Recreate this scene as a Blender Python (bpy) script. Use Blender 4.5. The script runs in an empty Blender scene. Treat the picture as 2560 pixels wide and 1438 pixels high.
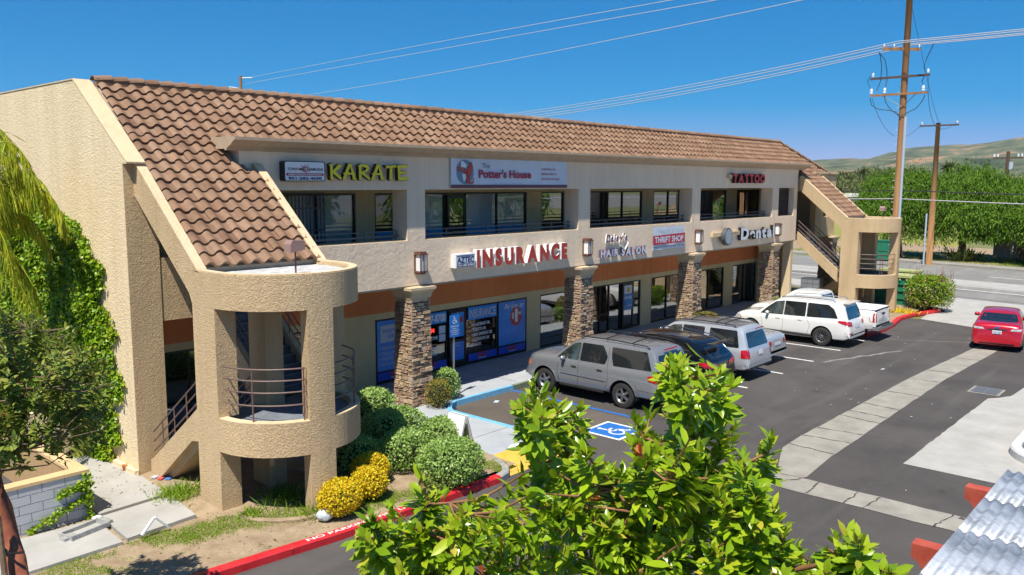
import bpy, bmesh, math, random
import numpy as np
from mathutils import Vector, Matrix
from mathutils.bvhtree import BVHTree
from mathutils.geometry import delaunay_2d_cdt
random.seed(7); np.random.seed(7)
R = math.radians
S = bpy.context.scene
COL = S.collection
# ------------------------------------------------------------------ camera, sky, sun
YAW, PITCH, ROLL, FPX, CH = R(41.60254674), R(7.2626487), R(0.24467528), 2064.6728, 6.6
def cam_axes():
    f = np.array([math.cos(YAW)*math.cos(PITCH), math.sin(YAW)*math.cos(PITCH), -math.sin(PITCH)])
    r = np.cross(f, [0, 0, 1]); r /= np.linalg.norm(r); u = np.cross(r, f)
    c, s = math.cos(ROLL), math.sin(ROLL)
    return c*r+s*u, -s*r+c*u, f
CR, CU, CF = cam_axes()
cd = bpy.data.cameras.new('camera'); cam = bpy.data.objects.new('camera', cd); COL.objects.link(cam)
cd.sensor_width = 36; cd.lens = FPX/2560*36; cd.clip_start = .1; cd.clip_end = 12000
m = Matrix(((CR[0], CU[0], -CF[0], 0), (CR[1], CU[1], -CF[1], 0), (CR[2], CU[2], -CF[2], CH), (0, 0, 0, 1)))
cam.matrix_world = m
S.camera = cam
SUN = Vector((-.50, -.20, 1)).normalized()
w = bpy.data.worlds.new('World'); S.world = w; w.use_nodes = True
nt = w.node_tree; bg = nt.nodes['Background']
sk = nt.nodes.new('ShaderNodeTexSky'); sk.sky_type = 'NISHITA'; sk.sun_disc = False
sk.sun_elevation = math.asin(SUN.z); sk.sun_rotation = math.atan2(SUN.x, SUN.y)
sk.altitude = 2400; sk.air_density = .78; sk.dust_density = 0.; sk.ozone_density = 6
hs = nt.nodes.new('ShaderNodeHueSaturation'); hs.inputs['Saturation'].default_value = 1.5
va = nt.nodes.new('ShaderNodeVectorMath'); va.operation = 'MULTIPLY_ADD'; va.inputs[1].default_value = (.27, .28, .145); va.inputs[2].default_value = (1, 1, 1)
vd = nt.nodes.new('ShaderNodeVectorMath'); vd.operation = 'DIVIDE'   # soft shoulder on the bright horizon band
nt.links.new(sk.outputs[0], hs.inputs['Color']); nt.links.new(hs.outputs[0], va.inputs[0]); nt.links.new(hs.outputs[0], vd.inputs[0]); nt.links.new(va.outputs[0], vd.inputs[1]); nt.links.new(vd.outputs[0], bg.inputs[0]); bg.inputs[1].default_value = .155
sl = bpy.data.lights.new('sun', 'SUN'); so = bpy.data.objects.new('sun', sl); COL.objects.link(so)
sl.energy = 4.8; sl.angle = R(.5); sl.color = (1, .945, .85)
so.rotation_euler = (-SUN).to_track_quat('-Z', 'Y').to_euler(); so.location = (0, 0, 60)
S.view_settings.view_transform = 'Standard'; S.view_settings.look = 'None'
S.view_settings.exposure = .55; S.view_settings.gamma = 1; S.view_settings.use_curve_mapping = False
S.cycles.max_bounces = 7; S.cycles.transparent_max_bounces = 12; S.cycles.volume_bounces = 0

def at(px, py, dist):
    """point seen at pixel (2560 wide) at a horizontal distance in metres"""
    d = CR*(px-1280)/FPX + CU*(719-py)/FPX + CF
    t = dist/math.hypot(d[0], d[1])
    return np.array([d[0]*t, d[1]*t, CH+d[2]*t])
def gnd(px, py, z=0.):
    d = CR*(px-1280)/FPX + CU*(719-py)/FPX + CF
    t = (z-CH)/d[2]
    return (d[0]*t, d[1]*t)
def fac(px, py, y=17.65):
    d = CR*(px-1280)/FPX + CU*(719-py)/FPX + CF
    t = y/d[1]
    return (d[0]*t, CH+d[2]*t)

# ------------------------------------------------------------------ materials
def nodes(name):
    m = bpy.data.materials.new(name); m.use_nodes = True
    t = m.node_tree; return m, t, t.nodes['Principled BSDF'], t.nodes, t.links
def mat(name, col, rough=.7, col2=None, nscale=3., ndetail=6, bump=0., bscale=20., bdist=.02, metal=0., spec=.5, coat=0., contrast=(.35, .65), bdetail=4, streak=None, trans=0., emit=None, estr=0.):
    m, t, b, N, L = nodes(name)
    b.inputs['Base Color'].default_value = (*col, 1); b.inputs['Roughness'].default_value = rough
    b.inputs['Metallic'].default_value = metal; b.inputs['Specular IOR Level'].default_value = spec
    b.inputs['Coat Weight'].default_value = coat; b.inputs['Coat Roughness'].default_value = .04
    if emit: b.inputs['Emission Color'].default_value = (*emit, 1); b.inputs['Emission Strength'].default_value = estr
    tc = N.new('ShaderNodeTexCoord'); src = tc.outputs['Object']
    if streak:
        mp = N.new('ShaderNodeMapping'); mp.inputs['Scale'].default_value = streak; L.new(src, mp.inputs[0]); srcc = mp.outputs[0]
    else: srcc = src
    if col2:
        n = N.new('ShaderNodeTexNoise'); n.inputs['Scale'].default_value = nscale; n.inputs['Detail'].default_value = ndetail
        n.inputs['Roughness'].default_value = .65
        L.new(srcc, n.inputs['Vector'])
        r = N.new('ShaderNodeValToRGB'); r.color_ramp.elements[0].position = contrast[0]; r.color_ramp.elements[1].position = contrast[1]
        r.color_ramp.elements[0].color = (*col, 1); r.color_ramp.elements[1].color = (*col2, 1)
        L.new(n.outputs['Fac'], r.inputs[0]); L.new(r.outputs[0], b.inputs['Base Color'])
    if bump:
        n2 = N.new('ShaderNodeTexNoise'); n2.inputs['Scale'].default_value = bscale; n2.inputs['Detail'].default_value = bdetail
        L.new(src, n2.inputs['Vector'])
        bp = N.new('ShaderNodeBump'); bp.inputs['Strength'].default_value = bump; bp.inputs['Distance'].default_value = bdist
        L.new(n2.outputs['Fac'], bp.inputs['Height']); L.new(bp.outputs[0], b.inputs['Normal'])
    if trans: b.inputs['Transmission Weight'].default_value = trans
    return m
def stucco(name, c1, c2, sc=9., strength=1., dist=.03):
    """rough trowelled lace stucco: flattened warped blobs"""
    m, t, b, N, L = nodes(name); b.inputs['Roughness'].default_value = .92; b.inputs['Specular IOR Level'].default_value = .2
    tc = N.new('ShaderNodeTexCoord')
    n = N.new('ShaderNodeTexNoise'); n.inputs['Scale'].default_value = .8; n.inputs['Detail'].default_value = 8; n.inputs['Roughness'].default_value = .6
    mp = N.new('ShaderNodeMapping'); mp.inputs['Scale'].default_value = (1.3, 1.3, .5)
    L.new(tc.outputs['Object'], mp.inputs[0]); L.new(mp.outputs[0], n.inputs['Vector'])
    r = N.new('ShaderNodeValToRGB'); r.color_ramp.elements[0].position = .3; r.color_ramp.elements[1].position = .72
    r.color_ramp.elements[0].color = (*c1, 1); r.color_ramp.elements[1].color = (*c2, 1)
    L.new(n.outputs['Fac'], r.inputs[0])
    m3 = N.new('ShaderNodeMapping'); m3.inputs['Scale'].default_value = (5.5, 5.5, .28); L.new(tc.outputs['Object'], m3.inputs[0])
    n3 = N.new('ShaderNodeTexNoise'); n3.inputs['Scale'].default_value = 1.; n3.inputs['Detail'].default_value = 6; L.new(m3.outputs[0], n3.inputs['Vector'])
    r3 = N.new('ShaderNodeValToRGB'); r3.color_ramp.elements[0].position = .50; r3.color_ramp.elements[1].position = .74; r3.color_ramp.elements[0].color = (1, 1, 1, 1); r3.color_ramp.elements[1].color = (.74, .70, .66, 1)
    L.new(n3.outputs['Fac'], r3.inputs[0]); mm = N.new('ShaderNodeMixRGB'); mm.blend_type = 'MULTIPLY'; mm.inputs[0].default_value = .32
    L.new(r.outputs[0], mm.inputs[1]); L.new(r3.outputs[0], mm.inputs[2]); L.new(mm.outputs[0], b.inputs['Base Color'])
    n2 = N.new('ShaderNodeTexNoise'); n2.inputs['Scale'].default_value = sc; n2.inputs['Detail'].default_value = 3; n2.inputs['Distortion'].default_value = 1.4
    L.new(tc.outputs['Object'], n2.inputs['Vector'])
    r2 = N.new('ShaderNodeValToRGB'); r2.color_ramp.elements[0].position = .42; r2.color_ramp.elements[1].position = .58
    L.new(n2.outputs['Fac'], r2.inputs[0])
    bp = N.new('ShaderNodeBump'); bp.inputs['Strength'].default_value = strength; bp.inputs['Distance'].default_value = dist
    L.new(r2.outputs[0], bp.inputs['Height']); L.new(bp.outputs[0], b.inputs['Normal'])
    return m
def island(name, cols, rough=.6, spec=.4, bump=0., bscale=40, transl=0., nz=.0):
    """a different tone for every loose piece (stone, leaf, tile)"""
    m, t, b, N, L = nodes(name); b.inputs['Roughness'].default_value = rough; b.inputs['Specular IOR Level'].default_value = spec
    g = N.new('ShaderNodeNewGeometry'); r = N.new('ShaderNodeValToRGB'); cr = r.color_ramp
    while len(cr.elements) < len(cols): cr.elements.new(.5)
    for i, c in enumerate(cols):
        cr.elements[i].position = i/(len(cols)-1); cr.elements[i].color = (*c, 1)
    L.new(g.outputs['Random Per Island'], r.inputs[0])
    out = r.outputs[0]
    if nz:
        tc = N.new('ShaderNodeTexCoord'); n = N.new('ShaderNodeTexNoise'); n.inputs['Scale'].default_value = 6; n.inputs['Detail'].default_value = 5
        L.new(tc.outputs['Object'], n.inputs['Vector'])
        mx = N.new('ShaderNodeMixRGB'); mx.blend_type = 'OVERLAY'; mx.inputs[0].default_value = nz
        L.new(out, mx.inputs[1]); L.new(n.outputs['Fac'], mx.inputs[2]); out = mx.outputs[0]
    L.new(out, b.inputs['Base Color'])
    if bump:
        tc = N.new('ShaderNodeTexCoord'); n2 = N.new('ShaderNodeTexNoise'); n2.inputs['Scale'].default_value = bscale
        L.new(tc.outputs['Object'], n2.inputs['Vector'])
        bp = N.new('ShaderNodeBump'); bp.inputs['Strength'].default_value = bump; bp.inputs['Distance'].default_value = .02
        L.new(n2.outputs['Fac'], bp.inputs['Height']); L.new(bp.outputs[0], b.inputs['Normal'])
    if transl:
        tr = N.new('ShaderNodeBsdfTranslucent'); L.new(out, tr.inputs[0])
        mx = N.new('ShaderNodeMixShader'); mx.inputs[0].default_value = transl
        L.new(b.outputs[0], mx.inputs[1]); L.new(tr.outputs[0], mx.inputs[2])
        L.new(mx.outputs[0], N['Material Output'].inputs[0])
    return m
def glass(name, tint=(.25, .3, .3), refl=.35):
    """thin pane: clear with tint + mirror reflection"""
    m = bpy.data.materials.new(name); m.use_nodes = True; t = m.node_tree; N, L = t.nodes, t.links
    N.remove(N['Principled BSDF'])
    tr = N.new('ShaderNodeBsdfTransparent'); tr.inputs[0].default_value = (*tint, 1)
    gl = N.new('ShaderNodeBsdfGlossy'); gl.inputs['Roughness'].default_value = .012; gl.inputs[0].default_value = (.95, .97, 1, 1)
    lw = N.new('ShaderNodeFresnel'); lw.inputs[0].default_value = 1.5
    ma = N.new('ShaderNodeMath'); ma.operation = 'MULTIPLY_ADD'; ma.inputs[1].default_value = 1-refl; ma.inputs[2].default_value = refl
    L.new(lw.outputs[0], ma.inputs[0])
    tc = N.new('ShaderNodeTexCoord'); nn = N.new('ShaderNodeTexNoise'); nn.inputs['Scale'].default_value = .9; nn.inputs['Detail'].default_value = 1
    L.new(tc.outputs['Object'], nn.inputs['Vector'])
    bp = N.new('ShaderNodeBump'); bp.inputs['Strength'].default_value = .12; bp.inputs['Distance'].default_value = .03
    L.new(nn.outputs['Fac'], bp.inputs['Height']); L.new(bp.outputs[0], gl.inputs['Normal'])
    mx = N.new('ShaderNodeMixShader'); L.new(ma.outputs[0], mx.inputs[0]); L.new(tr.outputs[0], mx.inputs[1]); L.new(gl.outputs[0], mx.inputs[2])
    L.new(mx.outputs[0], N['Material Output'].inputs[0]); return m

M = {}
M['stucco_rough'] = stucco('stucco_rough', (.54, .39, .22), (.66, .49, .29), 20, .65, .018)
M['stucco_gable'] = stucco('stucco_gable', (.76, .60, .37), (.86, .70, .46), 14., .55, .014)
M['stucco_front'] = stucco('stucco_front', (.78, .61, .44), (.85, .69, .51), 4., .25, .012)
M['stucco_cap'] = stucco('stucco_cap', (.64, .48, .29), (.72, .56, .36), 12., .5, .01)
M['tan_wall'] = stucco('tan_wall', (.60, .47, .25), (.68, .54, .31), 14., .35, .01)
M['orange_wall'] = stucco('orange_wall', (.62, .20, .07), (.70, .245, .095), 12., .3, .008)
M['cornice'] = mat('cornice', (.40, .30, .205), .85, (.47, .36, .25), 4, bump=.2, bscale=30)
M['capital'] = mat('capital', (.50, .39, .25), .85, (.58, .46, .30), 5, bump=.2, bscale=25)
M['soffit'] = mat('soffit', (.40, .33, .24), .9)
M['deck'] = mat('deck', (.13, .15, .18), .8, (.19, .21, .24), 4)
M['membrane'] = mat('membrane', (.42, .42, .42), .55, (.68, .67, .64), 5, contrast=(.4, .6), bump=.3, bscale=12)
M['tile'] = island('tile', [(.175, .095, .055), (.235, .138, .082), (.28, .170, .105), (.205, .115, .066), (.25, .142, .082)], .72, .35, .25, 60, nz=.35)
M['stone'] = island('stone', [(.26, .17, .11), (.42, .30, .19), (.52, .39, .24), (.30, .18, .14), (.46, .36, .26), (.38, .24, .15)], .9, .2, 1., 35, nz=.6)
M['mortar'] = mat('mortar', (.10, .08, .06), .95)
M['frame'] = mat('frame', (.018, .016, .015), .35, metal=.3)
M['glass'] = glass('glass', (.20, .22, .22), .30)
M['glass_up'] = glass('glass_up', (.92, .95, .95), .10)
M['glass_dark'] = glass('glass_dark', (.06, .07, .07), .16)
M['interior'] = mat('interior', (.10, .09, .08), .9, (.16, .15, .13), .7)
M['interior_wall'] = mat('interior_wall', (.22, .21, .19), .9)
M['teal'] = mat('teal', (.03, .42, .70), .6, (.04, .50, .78), 2)
M['blind'] = mat('blind', (.80, .84, .84), .7)
M['rail'] = mat('rail', (.14, .085, .075), .5, (.19, .12, .10), 9)
M['rail_grey'] = mat('rail_grey', (.10, .10, .105), .45)
M['grille'] = mat('grille', (.035, .03, .03), .5)
M['asphalt'] = None
M['paint_white'] = mat('paint_white', (.62, .62, .60), .7, (.75, .75, .73), 14, contrast=(.3, .5))
M['paint_blue'] = mat('paint_blue', (.012, .12, .42), .6, (.02, .16, .5), 10)
M['kerb_lightblue'] = mat('kerb_lightblue', (.12, .38, .60), .7, (.20, .46, .66), 7)
M['kerb_red'] = mat('kerb_red', (.52, .012, .02), .5, (.62, .03, .035), 5)
M['kerb_green'] = mat('kerb_green', (.12, .17, .10), .8, (.22, .26, .17), 5)
M['paint_yellow'] = mat('paint_yellow', (.68, .36, .035), .75, (.74, .44, .08), 4)
M['white'] = mat('white', (.78, .78, .78), .5)
M['black'] = mat('black', (.012, .012, .012), .4)
M['letter_red'] = mat('letter_red', (.42, .025, .015), .35, (.50, .05, .03), 3)
M['letter_yellow'] = mat('letter_yellow', (.85, .70, .01), .35, (.80, .66, .02), 3)
M['tattoo_red'] = mat('tattoo_red', (.60, .008, .02), .35)
M['rust'] = mat('rust', (.17, .075, .045), .6, (.12, .055, .04), 8)
M['lamp_glass'] = mat('lamp_glass', (.78, .79, .78), .3)

# ------------------------------------------------------------------ mesh builder
def wloc(o):
    v = Vector((0, 0, 0))
    while o is not None: v += o.location; o = o.parent
    return v
class MB:
    def __init__(s): s.v = []; s.f = []; s.m = []; s.cur = 0
    def add(s, vs, fs):
        o = len(s.v); s.v += [tuple(float(c) for c in p) for p in vs]; s.f += [tuple(i+o for i in f) for f in fs]; s.m += [s.cur]*len(fs); return s
    def box(s, x0, x1, y0, y1, z0, z1):
        return s.add([(x0, y0, z0), (x1, y0, z0), (x1, y1, z0), (x0, y1, z0), (x0, y0, z1), (x1, y0, z1), (x1, y1, z1), (x0, y1, z1)],
              [(0, 3, 2, 1), (4, 5, 6, 7), (0, 1, 5, 4), (1, 2, 6, 5), (2, 3, 7, 6), (3, 0, 4, 7)])
    def obox(s, c, ax, ay, az):
        c, ax, ay, az = map(np.array, (c, ax, ay, az)); P = []
        for k in (-1, 1):
            for i, j in ((-1, -1), (1, -1), (1, 1), (-1, 1)): P.append(c+ax*i+ay*j+az*k)
        return s.add(P, [(0, 3, 2, 1), (4, 5, 6, 7), (0, 1, 5, 4), (1, 2, 6, 5), (2, 3, 7, 6), (3, 0, 4, 7)])
    def prism(s, pts, axis, a, b):
        n = len(pts)
        def mk(p, t): return (t, p[0], p[1]) if axis == 'x' else ((p[0], t, p[1]) if axis == 'y' else (p[0], p[1], t))
        return s.add([mk(p, a) for p in pts]+[mk(p, b) for p in pts],
              [tuple(range(n)), tuple(range(2*n-1, n-1, -1))]+[(i, i+n, (i+1) % n+n, (i+1) % n) for i in range(n)])
    def tube(s, pts, r, n=8, cap=True):
        pts = [np.array(p, float) for p in pts]; rs = r if hasattr(r, '__len__') else [r]*len(pts); V = []; F = []
        for i, p in enumerate(pts):
            d = pts[min(i+1, len(pts)-1)]-pts[max(i-1, 0)]; d = d/(np.linalg.norm(d)+1e-9)
            a = np.cross(d, [0, 0, 1]) if abs(d[2]) < .95 else np.cross(d, [1, 0, 0]); a /= np.linalg.norm(a); b = np.cross(d, a)
            for k in range(n): t = 2*math.pi*k/n; V.append(p+rs[i]*(math.cos(t)*a+math.sin(t)*b))
        for i in range(len(pts)-1):
            for k in range(n): F.append((i*n+k, i*n+(k+1) % n, (i+1)*n+(k+1) % n, (i+1)*n+k))
        if cap: F.append(tuple(range(n))); F.append(tuple(range(len(pts)*n-1, len(pts)*n-n-1, -1)))
        return s.add(V, F)
    def lathe(s, prof, c=(0, 0, 0), axis='z', n=24):
        V = []; F = []; k = len(prof)
        for i in range(n):
            t = 2*math.pi*i/n
            for r, h in prof:
                p = (r*math.cos(t), r*math.sin(t), h)
                if axis == 'x': p = (h, p[0], p[1])
                if axis == 'y': p = (p[0], h, p[1])
                V.append((p[0]+c[0], p[1]+c[1], p[2]+c[2]))
        for i in range(n):
            for j in range(k-1):
                a = i*k+j; b = ((i+1) % n)*k+j; F.append((a, b, b+1, a+1))
        return s.add(V, F)
    def build(s, name, mt, parent=None, smooth=False, local=False, angle=None):
        me = bpy.data.meshes.new(name); vs = s.v
        o = bpy.data.objects.new(name, me)
        if parent is not None:
            o.parent = parent
            if not local:
                q = wloc(parent); vs = [(a-q.x, b-q.y, c-q.z) for a, b, c in vs]
        elif not local and vs:
            A = np.array(vs); c = ((A[:, 0].min()+A[:, 0].max())/2, (A[:, 1].min()+A[:, 1].max())/2, A[:, 2].min())
            o.location = c; vs = (A-np.array(c)).tolist()
        me.from_pydata(vs, [], s.f)
        ms = mt if isinstance(mt, (list, tuple)) else [mt]
        for q in ms: me.materials.append(M[q] if isinstance(q, str) else q)
        if len(ms) > 1: me.polygons.foreach_set('material_index', s.m)
        if smooth: me.shade_smooth()
        if angle: me.shade_smooth(); me.set_sharp_from_angle(angle=R(angle))
        me.validate(); me.update(); COL.objects.link(o); return o
def recalc(o):
    b = bmesh.new(); b.from_mesh(o.data); bmesh.ops.recalc_face_normals(b, faces=b.faces); b.to_mesh(o.data); b.free(); return o
def tag(o, label=None, cat=None, group=None, kind=None):
    if label: o['label'] = label
    if cat: o['category'] = cat
    if group: o['group'] = group
    if kind: o['kind'] = kind
    return o
def empty(name, loc, label=None, cat=None, group=None, rz=0):
    o = bpy.data.objects.new(name, None); COL.objects.link(o); o.location = loc; o.rotation_euler = (0, 0, rz); o.empty_display_size = .3
    return tag(o, label, cat, group)
def copy_tree(o, parent=None):
    c = o.copy(); COL.objects.link(c); c.parent = parent
    for ch in list(o.children): copy_tree(ch, c)
    return c
# text as mesh, fitted to a box on a plane
_tc = {}
def tmesh(s, depth=0., bold=0., shear=0.):
    k = (s, bold, shear, depth > 0)
    if k in _tc: return _tc[k]
    cu = bpy.data.curves.new('t', 'FONT'); cu.body = s; cu.offset = bold; cu.shear = shear; cu.extrude = .5 if depth > 0 else 0; cu.resolution_u = 4
    o = bpy.data.objects.new('t', cu); COL.objects.link(o)
    dg = bpy.context.evaluated_depsgraph_get(); dg.update()
    me = bpy.data.meshes.new_from_object(o.evaluated_get(dg)); V = np.array([v.co[:] for v in me.vertices]) if len(me.vertices) else np.zeros((0, 3))
    F = [tuple(p.vertices) for p in me.polygons]
    bpy.data.objects.remove(o); bpy.data.curves.remove(cu); bpy.data.meshes.remove(me)
    _tc[k] = (V, F); return _tc[k]
def txt(mb, s, x0, x1, z0, z1, y, depth=0., bold=0., shear=0., slope=0., top=None):
    """adds s to mb in the XZ plane facing -Y; front face at y"""
    V, F = tmesh(s, depth, bold, shear)
    lo, hi = V.min(0), V.max(0); P = []
    for a, b, c in V:
        u = (a-lo[0])/(hi[0]-lo[0]); v = (b-lo[1])/(hi[1]-lo[1])
        x = x0+u*(x1-x0); z = z0+v*(z1-z0)+slope*u
        P.append((x, y+(depth*(.5-c) if depth > 0 else 0), z))
    mb.add(P, F); return mb
def letters(word, x0, x1, z0, z1, y, depth, parent, m_side, m_face, bold=.02, gap=.12, shear=0., jit=0., rim=0.):
    ws = []; ex = []
    for ch in word:
        V, F = tmesh(ch, 1, bold, shear); ws.append(V[:, 0].max()-V[:, 0].min()); ex.append((V[:, 1].min(), V[:, 1].max()))
    LO = min(e[0] for e in ex); HI = max(e[1] for e in ex); Z0, Z1 = z0, z1
    tot = sum(ws)+gap*(len(word)-1); k = (x1-x0)/tot; x = x0
    for i, ch in enumerate(word):
        dz = random.uniform(-jit, jit); r_ = random.uniform(-jit, jit)
        z0 = Z0+(ex[i][0]-LO)/(HI-LO)*(Z1-Z0); z1 = Z0+(ex[i][1]-LO)/(HI-LO)*(Z1-Z0)
        a = MB(); txt(a, ch, x, x+ws[i]*k, z0+dz, z1+dz+r_, y, depth, bold, shear)
        L_ = a.build('letter', m_side, parent)
        f = MB(); txt(f, ch, x+rim, x+ws[i]*k-rim, z0+dz+rim, z1+dz+r_-rim, y-.006, 0, bold, shear)
        f.build('letter_face', m_face, L_)
        x += (ws[i]+gap)*k
# ------------------------------------------------------------------ ground
def asphalt(name, c1, c2, c3, crack=.5):
    m, t, b, N, L = nodes(name); b.inputs['Roughness'].default_value = .88; b.inputs['Specular IOR Level'].default_value = .25
    tc = N.new('ShaderNodeTexCoord')
    n = N.new('ShaderNodeTexNoise'); n.inputs['Scale'].default_value = .35; n.inputs['Detail'].default_value = 9; n.inputs['Roughness'].default_value = .62
    n.inputs['Distortion'].default_value = .6
    L.new(tc.outputs['Object'], n.inputs['Vector'])
    r = N.new('ShaderNodeValToRGB'); r.color_ramp.elements[0].position = .32; r.color_ramp.elements[1].position = .7
    r.color_ramp.elements[0].color = (*c1, 1); r.color_ramp.elements[1].color = (*c2, 1)
    L.new(n.outputs['Fac'], r.inputs[0])
    g = N.new('ShaderNodeTexNoise'); g.inputs['Scale'].default_value = 55; g.inputs['Detail'].default_value = 2
    L.new(tc.outputs['Object'], g.inputs['Vector'])
    mx = N.new('ShaderNodeMixRGB'); mx.blend_type = 'OVERLAY'; mx.inputs[0].default_value = .5
    L.new(r.outputs[0], mx.inputs[1]); L.new(g.outputs['Fac'], mx.inputs[2])
    # tyre-polished streaks along X and repair lines
    mp = N.new('ShaderNodeMapping'); mp.inputs['Scale'].default_value = (.12, 1.6, 1)
    L.new(tc.outputs['Object'], mp.inputs[0])
    s_ = N.new('ShaderNodeTexNoise'); s_.inputs['Scale'].default_value = 1.; s_.inputs['Detail'].default_value = 5
    L.new(mp.outputs[0], s_.inputs['Vector'])
    r3 = N.new('ShaderNodeValToRGB'); r3.color_ramp.elements[0].position = .52; r3.color_ramp.elements[1].position = .75
    r3.color_ramp.elements[0].color = (0, 0, 0, 1); r3.color_ramp.elements[1].color = (.45, .45, .45, 1)
    L.new(s_.outputs['Fac'], r3.inputs[0])
    mx2 = N.new('ShaderNodeMixRGB'); L.new(r3.outputs[0], mx2.inputs[0]); L.new(mx.outputs[0], mx2.inputs[1]); mx2.inputs[2].default_value = (*c3, 1)
    o1 = N.new('ShaderNodeTexNoise'); o1.inputs['Scale'].default_value = 1.3; o1.inputs['Detail'].default_value = 4; L.new(tc.outputs['Object'], o1.inputs['Vector'])
    o2 = N.new('ShaderNodeValToRGB'); o2.color_ramp.elements[0].position = .62; o2.color_ramp.elements[1].position = .72; o2.color_ramp.elements[0].color = (1, 1, 1, 1); o2.color_ramp.elements[1].color = (.62, .60, .58, 1); L.new(o1.outputs['Fac'], o2.inputs[0])
    o3 = N.new('ShaderNodeMixRGB'); o3.blend_type = 'MULTIPLY'; o3.inputs[0].default_value = crack; L.new(mx2.outputs[0], o3.inputs[1]); L.new(o2.outputs[0], o3.inputs[2])
    L.new(o3.outputs[0], b.inputs['Base Color'])
    bp = N.new('ShaderNodeBump'); bp.inputs['Strength'].default_value = .5; bp.inputs['Distance'].default_value = .01
    L.new(g.outputs['Fac'], bp.inputs['Height']); L.new(bp.outputs[0], b.inputs['Normal'])
    return m
M['asphalt'] = asphalt('asphalt', (.062, .056, .053), (.098, .088, .082), (.135, .125, .115))
M['asphalt_road'] = asphalt('asphalt_road', (.19, .185, .172), (.25, .24, .222), (.30, .29, .265))
M['asphalt_seal'] = asphalt('asphalt_seal', (.085, .072, .062), (.13, .11, .09), (.17, .145, .12))
M['concrete'] = mat('concrete', (.33, .315, .285), .85, (.44, .425, .39), 1.2, 9, bump=.25, bscale=60, bdist=.01, contrast=(.3, .7))
M['concrete_worn'] = mat('concrete_worn', (.23, .21, .18), .88, (.35, .325, .275), 1.6, 10, bump=.4, bscale=50, bdist=.01, contrast=(.3, .7))
M['walk'] = mat('walk', (.33, .355, .375), .8, (.41, .43, .445), 1.1, 9, bump=.2, bscale=60, bdist=.008)
M['kerb'] = mat('kerb', (.28, .27, .25), .85, (.38, .36, .33), 3, bump=.2)
M['paver_red'] = mat('paver_red', (.33, .19, .12), .85, (.40, .24, .16), 8)
M['dirt'] = mat('dirt', (.24, .17, .105), .95, (.40, .30, .19), 1.7, 10, bump=1., bscale=14, bdist=.05, contrast=(.3, .65))
M['sandy'] = mat('sandy', (.26, .185, .11), .95, (.38, .285, .18), 2.5, 10, bump=.8, bscale=20, bdist=.03)
M['terrain'] = mat('terrain', (.20, .17, .06), .95, (.12, .16, .04), .03, 9, contrast=(.35, .65))
M['grass_mat'] = island('grass_mat', [(.14, .25, .015), (.22, .36, .02), (.32, .44, .04), (.18, .30, .02)], .7, .2, transl=.3)
M['crack'] = mat('crack', (.07, .06, .05), .95)
def sheet(name, poly, z, mt, kind='structure'):
    mb = MB(); mb.add([(x, y, z) for x, y in poly], [tuple(range(len(poly)))])
    o = mb.build(name, mt); bm = bmesh.new(); bm.from_mesh(o.data)
    for f in bm.faces:
        if f.normal.z < 0: f.normal_flip()
    bm.to_mesh(o.data); bm.free(); return tag(o, kind=kind)
def slab(name, poly, z0, z1, mt, kind='structure', label=None, cat=None):
    mb = MB(); mb.prism(poly, 'z', z0, z1); o = recalc(mb.build(name, mt)); return tag(o, label, cat, kind=kind)
sheet('terrain', [(-6000, -6000), (6000, -6000), (6000, 6000), (-6000, 6000)], -.03, 'terrain')
sheet('parking_lot', [(-60, -90), (51, -90), (43.2, 4), (42.6, 9.16), (43.37, 11.63), (43.2, 12.2), (43.2, 18), (-60, 18)], 0, 'asphalt')
sheet('rear_parking_lot', [(-20, 16.5), (5.8, 16.5), (5.8, 60), (-20, 60)], .012, 'asphalt')
sheet('added_south_asphalt', [(-400, -420), (400, -420), (400, -90.2), (-400, -90.2)], -.01, 'asphalt_road')  # unseen asphalt sheet added so the upper windows mirror grey, not green terrain
SD = np.array([.17, .985]); SN = np.array([.985, -.17]); S0 = np.array([53.0, 12.35])
def sp(n, t): p = S0+SN*n+SD*t; return (float(p[0]), float(p[1]))
def sstrip(n0, n1, t0=-160, t1=420): return [sp(n0, t0), sp(n1, t0), sp(n1, t1), sp(n0, t1)]
sheet('street', sstrip(0, 19.3), .004, 'asphalt_road')
sheet('driveway_apron', [(43.4, 11.62), (42.55, 9.16), (43.2, 4), (47.4, -30), sp(0, -42), sp(0, 2.5), (46.7, 11.3), (45.9, 11.9)], .006, 'concrete')
slab('sidewalk_street_near', [sp(-3, 6), sp(0, 6), sp(0, 200), sp(-3, 200)], 0, .14, 'concrete')
slab('median', sstrip(4.75, 8.5), .005, .17, 'concrete')
slab('sidewalk_street_far', sstrip(19.3, 21.3), 0, .15, 'concrete_worn')
mk = MB()
for n0 in (4.35,): mk.prism(sstrip(n0, n0+.14), 'z', .006, .010)
for k in range(-8, 30): mk.prism(sstrip(13.3, 13.42, k*12, k*12+3.5), 'z', .006, .010)
tag(recalc(mk.build('road_marking', 'paint_white')), kind='structure')
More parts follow.
